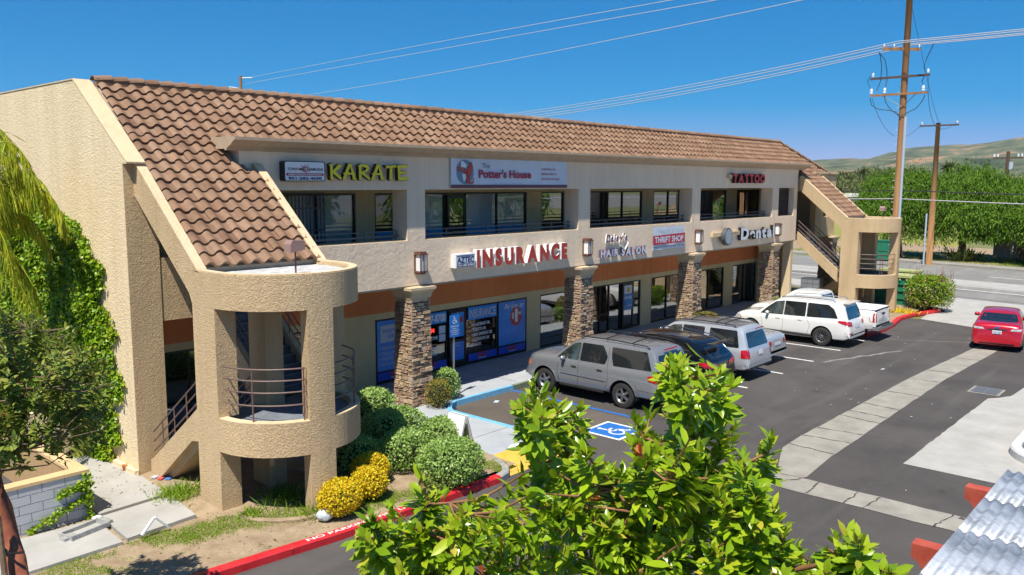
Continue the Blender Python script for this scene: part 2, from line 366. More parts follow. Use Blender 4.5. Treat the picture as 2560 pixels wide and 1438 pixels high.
# lot concrete
def wob(a, b, n, amp): return [(a[0]+(b[0]-a[0])*i/n+random.uniform(-amp, amp), a[1]+(b[1]-a[1])*i/n+random.uniform(-amp, amp)) for i in range(n+1)]
sheet('concrete_gutter', wob((17.75, 7.6), (19.6, 8.26), 5, .01)+wob((20.9, 8.30), (29.4, 8.19), 24, .014)+wob((29.8, 8.18), (42.6, 7.6), 20, .014)+wob((42.6, 6.85), (30, 7.22), 20, .012)+wob((29.6, 7.22), (19.73, 7.07), 20, .014)+[(17.8, 6.95)], .008, 'concrete_worn')
sheet('cross_gutter', wob((16.9, 7.5), (16.92, -8), 30, .025)+wob((17.8, -8), (17.76, 6.85), 30, .025)+[(17.7, 7.55)], .012, 'concrete_worn')
sheet('concrete_pad', wob((20.36, 5.62), (28.5, 5.55), 30, .014)+wob((28.8, 5.35), (29.3, 5.08), 3, .02)+wob((29.6, 5.06), (43.2, 4.2), 20, .014)+[(47.3, -30), (20.4, -30)], .008, 'concrete')
ck = MB()
def crack(a, b, w=.025, n=9, amp=.05):
    P = wob(a, b, n, amp); d = np.array(b)-np.array(a); d = d/np.linalg.norm(d); q = np.array([-d[1], d[0]])
    for i in range(n):
        w0, w1 = w*random.uniform(.3, 1.3), w*random.uniform(.3, 1.3)
        p, r = np.array(P[i]), np.array(P[i+1])
        ck.add([(*(p-q*w0), .0165), (*(r-q*w1), .0165), (*(r+q*w1), .0165), (*(p+q*w0), .0165)], [(0, 1, 2, 3)])
for y in (6.6, 5.75, 5.3, 3.9, 3.05, 1.6, .4): crack((16.93, y+random.uniform(-.15, .15)), (17.75, y), .02, 7, .03)
for x in (19.9, 21.1, 22.0, 23.4, 24.1, 25.2, 27.3, 29.8, 31.6, 34.5): crack((x, 7.1), (x+random.uniform(-.2, .2), 8.26), .018, 7, .035)
crack((16.95, 1.2), (17.7, 3.8), .05, 12, .03)
crack((17.0, 7.4), (17.9, 6.9), .02); crack((17.3, 3.6), (17.45, 2.2), .04)
tag(ck.build('gutter_cracks', 'crack'), kind='structure')
sealm = MB()
def seal(a, b, w, n=14):
    P = wob(a, b, n, .06); d = np.array(b)-np.array(a); d = d/np.linalg.norm(d); q = np.array([-d[1], d[0]])
    L_ = [tuple(np.array(p)+q*w*random.uniform(.6, 1.3)) for p in P]; R_ = [tuple(np.array(p)-q*w*random.uniform(.6, 1.3)) for p in P]
    for i in range(n): sealm.add([(*L_[i], .0045), (*L_[i+1], .0045), (*R_[i+1], .0045), (*R_[i], .0045)], [(3, 2, 1, 0)])
seal((34.5, 9.9), (30.2, 11.4), .07); seal((36.5, 11.3), (38.5, 7.9), .03)
tag(sealm.build('asphalt_repair', 'asphalt_road'), kind='structure')
sheet('sealed_asphalt', [(16.1, 12.2), (19.1, 12.1), (19.3, 17.3), (16.8, 17.3), (16.1, 16.4)], .0045, 'asphalt_seal')
# walkway in front of the shops
WALK = [(8.2, 17.9), (10.9, 17.7), (12.7, 17.45), (13.5, 16.6), (13.55, 14.4), (13.95, 12.95), (15.85, 12.95), (15.85, 16.45), (16.1, 16.85), (16.6, 17.2), (38.3, 17.2), (38.3, 20.4), (8.2, 20.4)]
slab('walkway', WALK, 0, .15, 'walk')
slab('walkway_east', [(38.3, 12.3), (41.9, 12.3), (42.3, 13.0), (42.3, 20.4), (38.3, 20.4)], 0, .146, 'walk')
slab('entry_pavers', [(38.9, 12.15), (42.2, 12.15), (42.25, 12.95), (39.2, 13.2)], .13, .156, 'paver_red')
jn = MB()
for x in (12.6, 15, 17.4, 19.8, 22.2, 24.6, 27, 29.4, 31.8, 34.2, 36.6): jn.prism([(x, 17.36), (x+.015, 17.36), (x+.015, 20.25), (x, 20.25)], 'z', .1505, .1535)
for y in (14.2, 15.6): jn.prism([(13.6, y), (15.85, y), (15.85, y+.015), (13.6, y+.015)], 'z', .1505, .1535)
jn.prism([(12.6, 18.75), (38, 18.75), (38, 18.765), (12.6, 18.765)], 'z', .1505, .1535)
tag(jn.build('walkway_joints', 'crack'), kind='structure')
mb = MB(); mb.add([(13.95, 12.95, .152), (15.85, 12.95, .152), (16.1, 11.95, .006), (13.32, 11.98, .006)], [(0, 3, 2, 1)])
mb.add([(13.95, 12.95, .15), (15.85, 12.95, .15), (16.1, 11.95, .0), (13.32, 11.98, .0)], [(0, 1, 2, 3)])
tag(mb.build('kerb_ramp', 'paint_yellow'), 'yellow painted kerb ramp at the end of the grey walkway', 'ramp')
def kerb(name, pts, wd, h, mt, label, z0=0., lift=0.):
    """kerb stone along a polyline, chamfered top"""
    P = [np.array(p, float) for p in pts]; V = []; F = []; n = len(P)
    prof = [(0, z0), (0, z0+h*.8), (.18, z0+h), (1, z0+h), (1, z0)]
    for i, p in enumerate(P):
        d = P[min(i+1, n-1)]-P[max(i-1, 0)]; d = d/np.linalg.norm(d); q = np.array([-d[1], d[0]])
        for a, z in prof: r = p+q*a*wd; V.append((r[0], r[1], z+lift))
    k = len(prof)
    for i in range(n-1):
        for j in range(k-1): F.append((i*k+j, (i+1)*k+j, (i+1)*k+j+1, i*k+j+1))
    F.append(tuple(range(k))); F.append(tuple(range((n-1)*k, n*k))[::-1])
    mb = MB(); mb.add(V, F); return tag(recalc(mb.build(name, mt)), label, 'kerb')
def arc(c, r, a0, a1, n=8): return [(c[0]+r*math.cos(R(a0+(a1-a0)*i/n)), c[1]+r*math.sin(R(a0+(a1-a0)*i/n))) for i in range(n+1)]
rk = kerb('kerb', [(1.5, 12.75), (4, 12.62), (6.25, 12.35), (8.83, 12.05), (11.3, 11.93), (13.0, 11.84)], .17, .16, 'kerb_red', 'red painted kerb along the planting bed below the near stair tower')
t_ = MB()
V, F = tmesh('NO PARKING  FIRE LANE', 0, .02); lo, hi = V.min(0), V.max(0)
for P0, P1 in (((8.05, 12.125), (10.9, 11.94)),):
    pass
tp = []
for a, b, c in V:
    u = (a-lo[0])/(hi[0]-lo[0]); v = (b-lo[1])/(hi[1]-lo[1]); x = 8.2+u*2.6; y0 = 12.05-(x-8.83)*.0486 if x > 8.83 else 12.05+(8.83-x)*.1163
    tp.append((x, y0+.045+v*.10, .1605))
t_.add(tp, F); t_.build('lettering', 'paint_white', rk)
kerb('kerb', [(13.0, 11.84), (13.35, 11.92), (13.62, 12.15), (13.8, 12.5), (13.95, 12.95)], .17, .155, 'kerb', 'bare grey curved kerb between the red kerb and the yellow ramp')
kerb('kerb', [(15.86, 12.95), (15.86, 16.4), (16.02, 16.72), (16.4, 17.05), (16.75, 17.21), (19.3, 17.21)], -.15, .165, 'kerb_lightblue', 'light blue painted kerb round the accessible parking bay')
kerb('kerb', [(19.3, 17.21), (22, 17.21)], -.15, .165, 'kerb_green', 'faded green painted kerb in front of the grey off-roader')
kerb('kerb', [(22, 17.21), (38.3, 17.21), (38.5, 16.6), (38.5, 13.4), (38.3, 12.3)], -.15, .165, 'kerb', 'unpainted kerb running in front of the parked cars')
kerb('kerb', [(36.6, 11.9), (38.3, 11.75), (40.2, 11.85), (42.1, 12.15), (43.8, 12.1), (45.2, 11.75), (46.3, 11.45)], .2, .17, 'kerb_red', 'red painted kerb curving past the far driveway')
kerb('kerb', [(46.3, 11.45), (46.9, 11.6), (47.6, 12.6), (48.6, 13.8)], .2, .15, 'kerb_red', 'short red kerb end at the foot of the big bush')
# stall lines
def line(name, poly, z, mt, label, cat='stall line', group=None): 
    mb = MB(); mb.prism(poly, 'z', z, z+.003); return tag(recalc(mb.build(name, mt)), label, cat, group)
lb = ['x', 'behind the black car', 'behind the silver off-roader', 'behind the silver saloon', 'beside the white estate car']
SX = [24.7, 27.44, 30.16, 32.9, 35.65]
ll = ['white stall line between the black car and the silver off-roader', 'white stall line between the silver off-roader and the silver saloon', 'white stall line on the open side of the silver saloon', 'white stall line just before the long white off-roader', 'white stall line between the long white off-roader and the pickup']
for x, l in zip(SX, ll): line('stall_line', [(x-.05, 11.68), (x+.05, 11.68), (x+.05, 17.1), (x-.05, 17.1)], .001, 'paint_white', l)
line('stall_line', [(21.92, 11.9), (22.02, 11.9), (22.02, 17.1), (21.92, 17.1)], .001, 'paint_white', 'white stall line between the grey off-roader and the black car')
line('stall_line', [(19.24, 12.0), (19.36, 12.0), (19.36, 17.1), (19.24, 17.1)], .0055, 'paint_blue', 'blue stall line beside the grey off-roader')
t = empty('accessible_marking', (17.9, 12.2, 0), 'blue square with white wheelchair symbol painted on the asphalt', 'road marking')
a = MB(); a.prism([(17.28, 11.62), (18.50, 11.62), (18.50, 12.84), (17.28, 12.84)], 'z', .005, .008); a.build('border', 'paint_white', t)
a = MB(); a.prism([(17.37, 11.71), (18.41, 11.71), (18.41, 12.75), (17.37, 12.75)], 'z', .008, .011); a.build('field', 'paint_blue', t)
def wheelchair(mb, ox, oy, s, put, th=.06):
    """simple wheelchair figure in a unit square; put(u,v) -> 3D"""
    def seg(a, b, w=th):
        a, b = np.array(a), np.array(b); d = (b-a)/np.linalg.norm(b-a); q = np.array([-d[1], d[0]])*w/2
        mb.add([put(*(a-q)), put(*(b-q)), put(*(b+q)), put(*(a+q))], [(0, 1, 2, 3)])
    n = 18; c = (.44, .33); r = .25
    for i in range(n-4):
        a0, a1 = R(115+i*360/n), R(115+(i+1)*360/n)
        mb.add([put(c[0]+q*math.cos(t), c[1]+q*math.sin(t)) for q, t in ((r, a0), (r, a1), (r-th, a1), (r-th, a0))], [(0, 1, 2, 3)])
    mb.add([put(.40+.07*math.cos(R(k*36)), .9+.07*math.sin(R(k*36))) for k in range(10)], [tuple(range(10))])
    seg((.41, .83), (.44, .42), .08); seg((.42, .64), (.66, .64)); seg((.42, .46), (.70, .46)); seg((.69, .48), (.80, .16)); seg((.79, .16), (.90, .20))
a = MB(); wheelchair(a, 0, 0, 1, lambda u, v: (17.42+u*.92, 11.75+v*.95, .0135), .07); a.build('symbol', 'paint_white', t)
# drain grate
t = empty('drain_grate', (29.55, 5.8, 0), 'rectangular steel drain grate set in the asphalt', 'drain grate')
a = MB(); a.prism([(29.05, 5.35), (30.05, 5.35), (30.05, 6.25), (29.05, 6.25)], 'z', .003, .014); a.build('rim', 'concrete_worn', t)
a = MB(); a.prism([(29.12, 5.42), (29.98, 5.42), (29.98, 6.18), (29.12, 6.18)], 'z', .014, .018); a.build('pit', 'black', t)
a = MB()
for i in range(15): x = 29.15+i*.056; a.box(x, x+.03, 5.42, 6.18, .018, .03)
for y in (5.42, 5.78, 6.14): a.box(29.12, 29.98, y, y+.04, .0185, .028)
a.build('grate_bars', mat('steel_grey', (.22, .23, .25), .5, metal=.4), t)

# near planting bed : bumpy dirt
def dirtbed(name, x0, x1, y0, y1, zf, mt, n=60, clip=None, kind='structure'):
    V = []; F = []; idx = {}
    ny = max(4, int(n*(y1-y0)/(x1-x0)))
    for j in range(ny+1):
        for i in range(n+1):
            x = x0+(x1-x0)*i/n; y = y0+(y1-y0)*j/ny
            V.append((x, y, zf(x, y)))
    for j in range(ny):
        for i in range(n):
            a = j*(n+1)+i
            cx = x0+(x1-x0)*(i+.5)/n; cy = y0+(y1-y0)*(j+.5)/ny
            if clip is None or clip(cx, cy): F.append((a, a+1, a+n+2, a+n+1))
    mb = MB(); mb.add(V, F); return tag(mb.build(name, mt, smooth=True), kind=kind)
from mathutils import noise as mnoise
def fb(x, y, s): return mnoise.fractal(Vector((x*s, y*s, 0)), 1.0, 2.0, 4)
def bedz(x, y):
    e = .135+.11*min(1, max(0, (y-12.6)/3.5))+.035*fb(x, y, .9)
    if y < 12.45+max(0, (6.2-x))*.1: e = .13
    k = min(1, max(0, (x-7.45)/.4)); e2 = .15+.02*fb(x, y, 1.3)
    return e2*(1-k)+e*k
dirtbed('planting_bed', 1.0, 13.9, 11.95, 17.95, bedz, 'sandy', 110, lambda x, y: y > (12.05+.17 if x > 8.8 else 12.2+(8.83-x)*.116) and not (x > 13.2 and y > 13.6) and not (x > 12.6 and y > 17.2))
bz = bedz
# corner bed by the far tower
dirtbed('corner_bed', 42.25, 50.5, 11.9, 20.2, lambda x, y: .13+.03*fb(x, y, .8), 'sandy', 40, lambda x, y: y > 12.3+.35*max(0, x-45.5)*1.3)
# slabs by the gable wall
for i, (P, l) in enumerate((([(6.12, 16.02), (7.52, 16.1), (7.6, 17.7), (7.58, 19.75), (6.15, 19.8)], 'path'), ([(6.0, 14.55), (7.36, 14.66), (7.5, 15.98), (6.1, 15.92)], 'path'), ([(2.4, 14.45), (5.9, 14.5), (5.98, 15.9), (2.4, 16.1)], 'path'))):
    slab('path', P, .05, .235-.012*i, 'concrete')
slab('foundation_kerb', [(7.5, 17.62), (7.6, 17.62), (7.6, 30), (7.5, 30)], .1, .33, 'stucco_gable')
# debris: curved concrete kerb under the near tower
kerb('garden_edging', [(9.32+1.52*math.cos(R(a_)), 14.35+1.5*math.sin(R(a_))) for a_ in (196, 212, 228, 244, 258)], .12, .07, 'sandy', 'curved concrete edging at the foot of the near stair tower', z0=.14)
kerb('garden_edging', [(9.4, 17.2), (9.9, 15.6), (10.5, 14.3), (11.0, 13.6)], .14, .10, 'concrete_worn', 'long concrete edging between the near stair tower and the hedges', z0=.14)
# ------------------------------------------------------------------ the building
B = empty('commercial_building', (7.61, 17.65, 0), 'two storey stucco strip mall with brown tiled roof and stair towers', 'building')
P0Y = 17.65; SHOP = 20.3
def roofz(y): return 6.93+.85*(y-17.5)
RY = 19.72; RZ = roofz(RY)
XL, XR = 7.61, 42.25
# gable wall (left end), polygon in YZ
g = MB()
g.prism([(17.65, .1), (17.65, 6.95), (17.42, 6.95), (17.42, 6.97), (19.93, RZ+.02), (20.1, RZ+.03), (36, RZ+.03), (36, .1)], 'x', 7.61, 8.0)
recalc(g.build('gable_wall', 'stucco_gable', B))
g = MB(); g.box(7.612, 8.298, 17.63, 17.649, .1, 6.93); g.build('gable_return', 'stucco_rough', B)
g = MB(); g.prism([(17.41, 6.972), (17.41, 6.99), (19.93, RZ+.05), (36, RZ+.06), (36, RZ+.032), (19.95, RZ+.022)], 'x', 7.595, 7.99)
recalc(g.build('gable_coping', 'stucco_cap', B))
# front shell pieces
f = MB()
T = .62
f.box(8.0, 8.30, 17.65, 17.65+T, .1, 6.85)           # left jamb
f.box(8.30, 9.45, 17.65, 17.65+.25, 3.54, 4.93)          # band left of stair head
f.box(8.30, 10.75, 17.66, 17.66+.25, 5.46, 6.84)
f.build('stair_wall', 'stucco_rough', B); f = MB()
f.box(10.75, XR, 17.65, 17.65+T, 3.66, 4.95)          # the long band
for x0, x1 in ((15.43, 16.11), (23.39, 24.08), (31.34, 32.06), (39.27, 39.97), (41.83, XR)):
    f.box(x0, x1, 17.65, 17.65+T, 4.95, 6.38)
f.box(10.3, XR, 17.65, 17.65+T, 6.38, 7.335)
fr = f.build('front_wall', 'stucco_front', B)
f = MB(); f.box(10.78, XR-.004, 17.70, 18.25, 4.951, 4.962); f.build('sill_cap', 'stucco_cap', B)
# cornice
c = MB(); cp = [(17.66, 7.30), (17.60, 7.30), (17.56, 7.36), (17.40, 7.42), (17.26, 7.52), (17.20, 7.53), (17.20, 7.60), (18.40, 7.62), (18.3, 7.34), (17.66, 7.337)]
c.prism(cp, 'x', 9.95, 42.95); recalc(c.build('cornice', 'cornice', B))
# roof slab body under tiles
r_ = MB()
def rp(y, d=0): return (y, roofz(y)-d)
r_.prism([(18.3, roofz(18.3)-.10), (RY, RZ-.10), (RY+.3, RZ-.10), (RY+.3, 6.6), (18.3, 6.6)], 'x', 8.02, 44.4)
r_.prism([(15.25, roofz(15.25)-.12), (18.3, roofz(18.3)-.12), (18.3, roofz(18.3)-.32), (15.25, roofz(15.25)-.32)], 'x', 8.02, 10.25)
r_.prism([(15.25, roofz(15.25)-.12), (17.6, roofz(17.6)-.12), (17.6, roofz(17.6)-.32), (15.25, roofz(15.25)-.32)], 'x', 10.25, 10.66)
r_.prism([(15.25, roofz(15.25)-.12), (18.3, roofz(18.3)-.12), (18.3, roofz(18.3)-.32), (15.25, roofz(15.25)-.32)], 'x', 42.6, 45.2)
r_.box(8.02, 47.6, RY+.3, 36, 8.3, 8.5)
recalc(r_.build('roof_deck', 'soffit', B))
# tiles
TW, TL = .335, .243
def tiles(parent, name, x0, x1, y0, y1, xr=None, xl=None, seg=8, jit=.012):
    """S-profile tile courses; xr(y), xl(y) optional slanted limits"""
    mb = MB(); ncol = int(round((x1-x0)/TW)); y = y0; row = 0
    prof = []
    for k in range(seg+1):
        u = k/seg; h = .062*math.sin(math.pi*u/.62)**.8 if u < .62 else -.0+.018*(-math.sin(math.pi*(u-.62)/.38))
        prof.append((u, h))
    while y < y1-.02:
        ya, yb = y, min(y+TL, y1)+.03
        for i in range(ncol):
            xa = x0+i*TW
            if xr and xa+TW*.5 > xr(y+.1): continue
            if xl and xa+TW*.5 < xl(y+.1): continue
            j1, j2 = random.uniform(-jit, jit), random.uniform(-.004, .008)
            V = []
            for u, h in prof:
                x = xa+u*TW*1.0
                V.append((x, ya+j1+.022, roofz(ya)+h-.03+j2)); V.append((x, ya+j1-.030, roofz(ya)+h+.018+j2)); V.append((x, yb+j1, roofz(yb)+h-.028+j2))
            F = []
            for k in range(seg): a = k*3; F += [(a, a+3, a+4, a+1), (a+1, a+4, a+5, a+2)]
            mb.add(V, F)
        y += TL; row += 1
    return mb.build(name, 'tile', parent, angle=50)
rt = tiles(B, 'roof_tiles', 8.03, 46.6, 18.27, RY, xr=lambda y: 44.4+(RY-y)+.15)
tiles(B, 'roof_tiles', 8.03, 10.75, 15.16, 17.35, xr=lambda y: 10.66)
tiles(B, 'roof_tiles', 8.03, 10.75, 17.35, 18.28, xr=lambda y: 10.45 if y < 17.6 else 10.1)
tiles(B, 'roof_tiles', 42.62, 45.25, 15.16, 17.35)
tiles(B, 'roof_tiles', 42.62, 46.65, 17.35, 18.28, xr=lambda y: 46.4 if y > 17.7 else 45.3)
# ridge and hip caps
rc = MB()
def cap(p, q, r=.13):
    p, q = np.array(p, float), np.array(q, float); d = q-p; L_ = np.linalg.norm(d); d /= L_; n = int(L_/.36)
    s = np.cross(d, [0, 0, 1]); s /= np.linalg.norm(s); u = np.cross(s, d)
    for i in range(n):
        a = p+d*(L_*i/n); b = p+d*(L_*(i+1)/n+.04); V = []; k = 7
        for c_, rr, lift in ((a, r*1.08, .035), (b, r*.95, 0)):
            for t in range(k): th = math.pi*t/(k-1); V.append(c_+s*math.cos(th)*rr+u*(math.sin(th)*rr*.8+lift))
        F = [(t, t+1, k+t+1, k+t) for t in range(k-1)]+[tuple(range(k))]
        rc.add(V, F)
rc.box(8.02, 44.4, RY-.07, RY+.12, RZ-.1, RZ+.075)
cap((44.4, RY+.05, RZ+.03), (8.0, RY+.05, RZ+.03)); cap((44.4, RY, RZ+.02), (46.5, 17.62, 7.12), .11)
rc.build('ridge_caps', 'tile', B, angle=50)
mb = MB(); mb.add([(44.4, RY, RZ-.02), (46.45, 17.65, 7.08), (47.6, 17.65, 7.0), (47.6, 36, 7.0), (44.4, 36, RZ)], [(0, 1, 2), (0, 2, 3, 4)]); mb.build('hip_roof', 'cornice', B)
# right-hand stub wall
f = MB()
f.box(44.9, 46.05, 17.70, 18.0, 3.66, 7.14); f.box(46.05, 47.05, 17.70, 18.0, 3.66, 4.75); f.box(46.05, 47.05, 17.70, 18.0, 6.05, 7.14); f.box(47.05, 47.72, 17.70, 18.0, 3.66, 7.14)
f.box(42.25, 44.9, 17.70, 18.0, 6.2, 6.9)
f.box(47.42, 47.72, 18.0, 36, 3.66, 7.14)
f.build('end_wall', 'stucco_rough', B)
f = MB(); f.box(44.5, 47.8, 17.62, 18.05, 7.141, 7.24); f.build('end_coping', 'stucco_cap', B)
f = MB(); f.box(46.05, 46.6, 18.02, 18.06, 4.75, 6.05)
# walkway deck and ceilings
f = MB(); f.box(10.75, XR, 18.27, SHOP, 3.66, 3.90); f.box(8.0, 10.75, 17.92, SHOP, 3.66, 3.90); f.box(XR, 47.42, 17.9, SHOP, 3.66, 3.90); f.build('gallery_deck', 'deck', B)
f = MB(); f.box(10.78, XR-.02, 17.70, SHOP, 3.60, 3.657); f.box(8.0, 10.78, 17.92, SHOP, 3.60, 3.657); f.box(XR-.02, 47.4, 17.92, SHOP, 3.60, 3.657); f.build('lower_soffit', 'soffit', B)
f = MB(); f.box(8.3, 47.4, 18.27, SHOP, 6.385, 6.45); f.build('upper_soffit', 'soffit', B)
# dark interiors
f = MB()
for z0, z1 in ((.12, 3.6), (3.93, 6.5)):
    f.box(8.01, 47.6, 23.0, 23.2, z0, z1); f.box(8.01, 47.6, 20.42, 23.0, z0-.02, z0); f.box(8.01, 47.6, 20.42, 23.0, z1, z1+.02)
for x in (15.4, 23.9, 27.4, 32.0, 36.5, 40.0, 44.0): f.box(x, x+.1, 20.42, 22.99, .13, 3.59); f.box(x, x+.1, 20.42, 22.99, 3.94, 6.49)
f.build('interior', 'interior_wall', B)
# shop wall panels around the openings: (x0,x1) lists of glazing
LOW = [(8.9, 15.0), (16.36, 23.72), (24.52, 27.0), (27.87, 31.66), (32.55, 35.35), (37.0, 39.6), (40.62, 43.4), (44.9, 47.55)]
UP = [(11.6, 15.69), (16.42, 17.3), (18.1, 23.68), (24.55, 25.95), (27.65, 31.62), (32.56, 34.95), (36.4, 39.58), (40.75, 43.42)]
def wall_with(name, mt, ops, z0, z1, h0, h1, y0=SHOP, y1=SHOP+.12, xa=8.0, xb=47.7, parts=None):
    f = MB(); x = xa
    for a, b in ops:
        f.box(x, a, y0, y1, z0, z1); x = b
    f.box(x, xb, y0, y1, z0, z1)
    for a, b in ops:
        if h1 < z1: f.box(a, b, y0, y1, h1, z1)
        if h0 > z0: f.box(a, b, y0, y1, z0, h0)
    return f.build(name, mt, B)
wall_with('shop_wall', 'tan_wall', LOW, .15, 2.46, .15, 2.26)
f = MB(); f.box(8.0, 47.7, SHOP, SHOP+.12, 2.46, 3.598); f.build('fascia_wall', 'orange_wall', B)
wall_with('upper_wall', 'tan_wall', UP, 3.9, 6.384, 3.98, 6.25)
def window(x0, x1, z0, z1, mulls=(), trans=(), g='glass', y=SHOP+.03, fw=.055, door=False):
    f = MB(); d = .055
    f.box(x0, x0+fw, y-.02, y+d, z0, z1); f.box(x1-fw, x1, y-.02, y+d, z0, z1)
    f.box(x0+fw, x1-fw, y-.02, y+d, z1-fw, z1); f.box(x0+fw, x1-fw, y-.02, y+d, z0, z0+fw*1.6)
    for q in mulls: f.box(q-fw/2, q+fw/2, y-.018, y+d, z0+fw*1.6, z1-fw)
    for a, b, z in trans: f.box(a, b, y-.016, y+d-.004, z, z+fw)
    w_ = f.build('window', 'frame', B)
    p = MB(); p.add([(x0+.01, y+.03, z0+.01), (x1-.01, y+.03, z0+.01), (x1-.01, y+.03, z1-.01), (x0+.01, y+.03, z1-.01)], [(0, 1, 2, 3)])
    p.build('pane', g, w_)
    return w_
def door(x0, x1, z0, z1, g='glass', y=SHOP+.02):
    f = MB(); s = .10
    f.box(x0, x0+s, y-.03, y+.03, z0, z1); f.box(x1-s, x1, y-.03, y+.03, z0, z1); f.box(x0+s, x1-s, y-.03, y+.03, z1-s, z1); f.box(x0+s, x1-s, y-.03, y+.03, z0, z0+.22)
    f.box(x0+s, x1-s, y-.028, y+.028, (z0+z1)/2-.12, (z0+z1)/2-.05)
    d = f.build('door', 'frame', B)
    p = MB(); p.add([(x0+s, y, z0+.2), (x1-s, y, z0+.2), (x1-s, y, z1-s), (x0+s, y, z1-s)], [(0, 1, 2, 3)]); p.build('pane', g, d)
    h = MB(); h.tube([(x0+.16, y-.07, z0+.95), (x0+.16, y-.07, z0+1.25)], .014); h.build('handle', 'rail_grey', d)
    return d
wA = window(8.9, 15.0, .16, 2.255, (10.2, 11.5, 12.9, 14.0))
wB = window(16.36, 23.72, .16, 2.255, (17.95, 19.5, 20.43, 22.05), ((16.4, 23.68, .52),), g='glass_dark')
door(19.56, 20.38, .17, 2.2, 'glass_dark', y=SHOP-.03)
wC = window(24.52, 27.0, .16, 2.255, (), ((24.6, 26.9, .5),))
wD = window(27.87, 31.66, .16, 2.255, (28.52, 29.2, 30.08, 31.05), ((27.9, 29.2, .95),)); door(30.14, 31.0, .17, 2.2, y=SHOP-.03)
wE = window(32.55, 35.35, .16, 2.255, (33.93,), ((32.6, 35.3, .62),))
wF = window(37.0, 39.6, .16, 2.255, (37.98,), ((37.05, 39.55, .6),))
wG = window(40.62, 43.4, .16, 2.255, (41.93, 42.9), ())
wH = window(44.9, 47.55, .16, 2.255, (46.1,), ())
window(11.6, 15.69, 3.985, 6.245, (14.3,), (), 'glass_up'); window(16.42, 17.3, 3.985, 6.245, (), (), 'glass_up')
window(18.1, 23.68, 3.985, 6.245, (19.45, 20.44, 22.05), (), 'glass_up'); door(19.5, 20.4, 3.99, 6.15, 'glass', y=SHOP-.03)
window(24.55, 25.95, 3.985, 6.245, (), (), 'glass')
window(27.65, 31.62, 3.985, 6.245, (28.63, 30.08), (), 'glass'); window(32.56, 34.95, 3.985, 6.245, (33.87,), (), 'glass')
window(36.4, 39.58, 3.985, 6.245, (38.06,), (), 'glass'); window(40.75, 43.42, 3.985, 6.245, (41.82,), (), 'glass')
# teal backing and blinds inside upstairs
f = MB()
for a, b in ((18.2, 19.4), (20.5, 23.6), (16.45, 17.28)): f.box(a, b, SHOP+.07, SHOP+.085, 4.06, 5.05)
f.build('teal_panel', 'teal', B)
f = MB()
for a, b in ((18.2, 19.4), (20.5, 23.6), (14.35, 15.6), (11.7, 14.25)):
    z = 5.02 if a > 16 else 4.05
    while z < 6.2: f.add([(a, SHOP+.09, z), (b, SHOP+.09, z), (b, SHOP+.11, z+.022), (a, SHOP+.11, z+.022)], [(0, 1, 2, 3)]); z += .026
f.build('blinds', 'blind', B)
# window security bars
def grille(x0, x1, z0, z1, y, n, cross=()):
    f = MB()
    for i in range(n+1): x = x0+(x1-x0)*i/n; f.box(x-.017, x+.017, y-.011, y+.011, z0, z1)
    for z in cross: f.box(x0-.02, x1+.02, y-.018, y+.018, z, z+.04)
    return f.build('security_grille', 'grille', B)
grille(11.2, 13.75, 3.95, 6.3, 19.2, 22, (3.96, 4.9, 5.25, 5.85, 6.26))
grille(36.45, 38.0, 4.0, 6.22, SHOP-.06, 14, (4.0, 5.1, 6.18))
grille(39.99, 41.81, 4.98, 6.33, 17.95, 20, (4.99, 5.38, 5.82, 6.28))
# sill rails in the openings
for x0, x1, posts in ((10.85, 15.42, (12.6, 14.2)), (16.12, 23.38, (17.3, 19.1, 20.9, 22.3)), (24.09, 31.33, (25.6, 27.6, 29.7)), (32.07, 39.26, (34.3, 36.8)), (39.98, 41.82, ())):
    f = MB(); f.box(x0, x1, 18.02, 18.05, 5.20, 5.225); f.box(x0, x1, 18.015, 18.055, 5.045, 5.10)
    for x in (*posts, x1-.12): f.box(x-.018, x+.018, 18.005, 18.015, 4.963, 5.24)
    f.build('railing', 'rail_grey', B)

# stone columns
def stone_column():
    mb = MB(); h0, h1 = 0., 3.2; wb, wt = .415, .36
    rnd = random.Random(3)
    def half(z): return wb+(wt-wb)*(z-h0)/(h1-h0)
    cor = MB(); a = wb-.06; b = wt-.06
    cor.add([(-a, -a, 0), (a, -a, 0), (a, a, 0), (-a, a, 0), (-b, -b, h1), (b, -b, h1), (b, b, h1), (-b, b, h1)], [(0, 1, 5, 4), (1, 2, 6, 5), (2, 3, 7, 6), (3, 0, 4, 7)])
    for side in range(4):
        rot = [(1, 0, 0, 1), (0, -1, 1, 0), (-1, 0, 0, -1), (0, 1, -1, 0)][side]
        z = 0
        while z < h1-.03:
            hh = rnd.choice([.05, .07, .08, .09, .11, .14]); hh = min(hh, h1-z)
            u = -half(z)
            end = half(z)
            while u < end-.02:
                ww = rnd.uniform(.12, .36)
                if end-u-ww < .1: ww = end-u
                p = rnd.uniform(.0, .045); sk = rnd.uniform(-.012, .012)
                d = half(z+hh/2)-.02
                x0, x1 = u+.006, u+ww-.006; t = z+.004; T_ = z+hh-.006
                j = lambda: rnd.uniform(-.007, .007)
                P = [(x0, -d+.05, t), (x1, -d+.05, t), (x1, -d+.05, T_+sk), (x0, -d+.05, T_), (x0+.01+j(), -d-p+j(), t+.008+j()), (x1-.01+j(), -d-p+j(), t+.008+sk), (x1-.012+j(), -d-p+.008, T_-.008+sk), (x0+.012+j(), -d-p+.006, T_-.01+j())]
                m0, m1, m2, m3 = rot
                Q = [(m0*px+m1*py, m2*px+m3*py, pz) for px, py, pz in P]
                mb.add(Q, [(4, 5, 6, 7), (0, 1, 5, 4), (1, 2, 6, 5), (2, 3, 7, 6), (3, 0, 4, 7)])
                u += ww
            z += hh
    return mb, cor
smb, scor = stone_column()
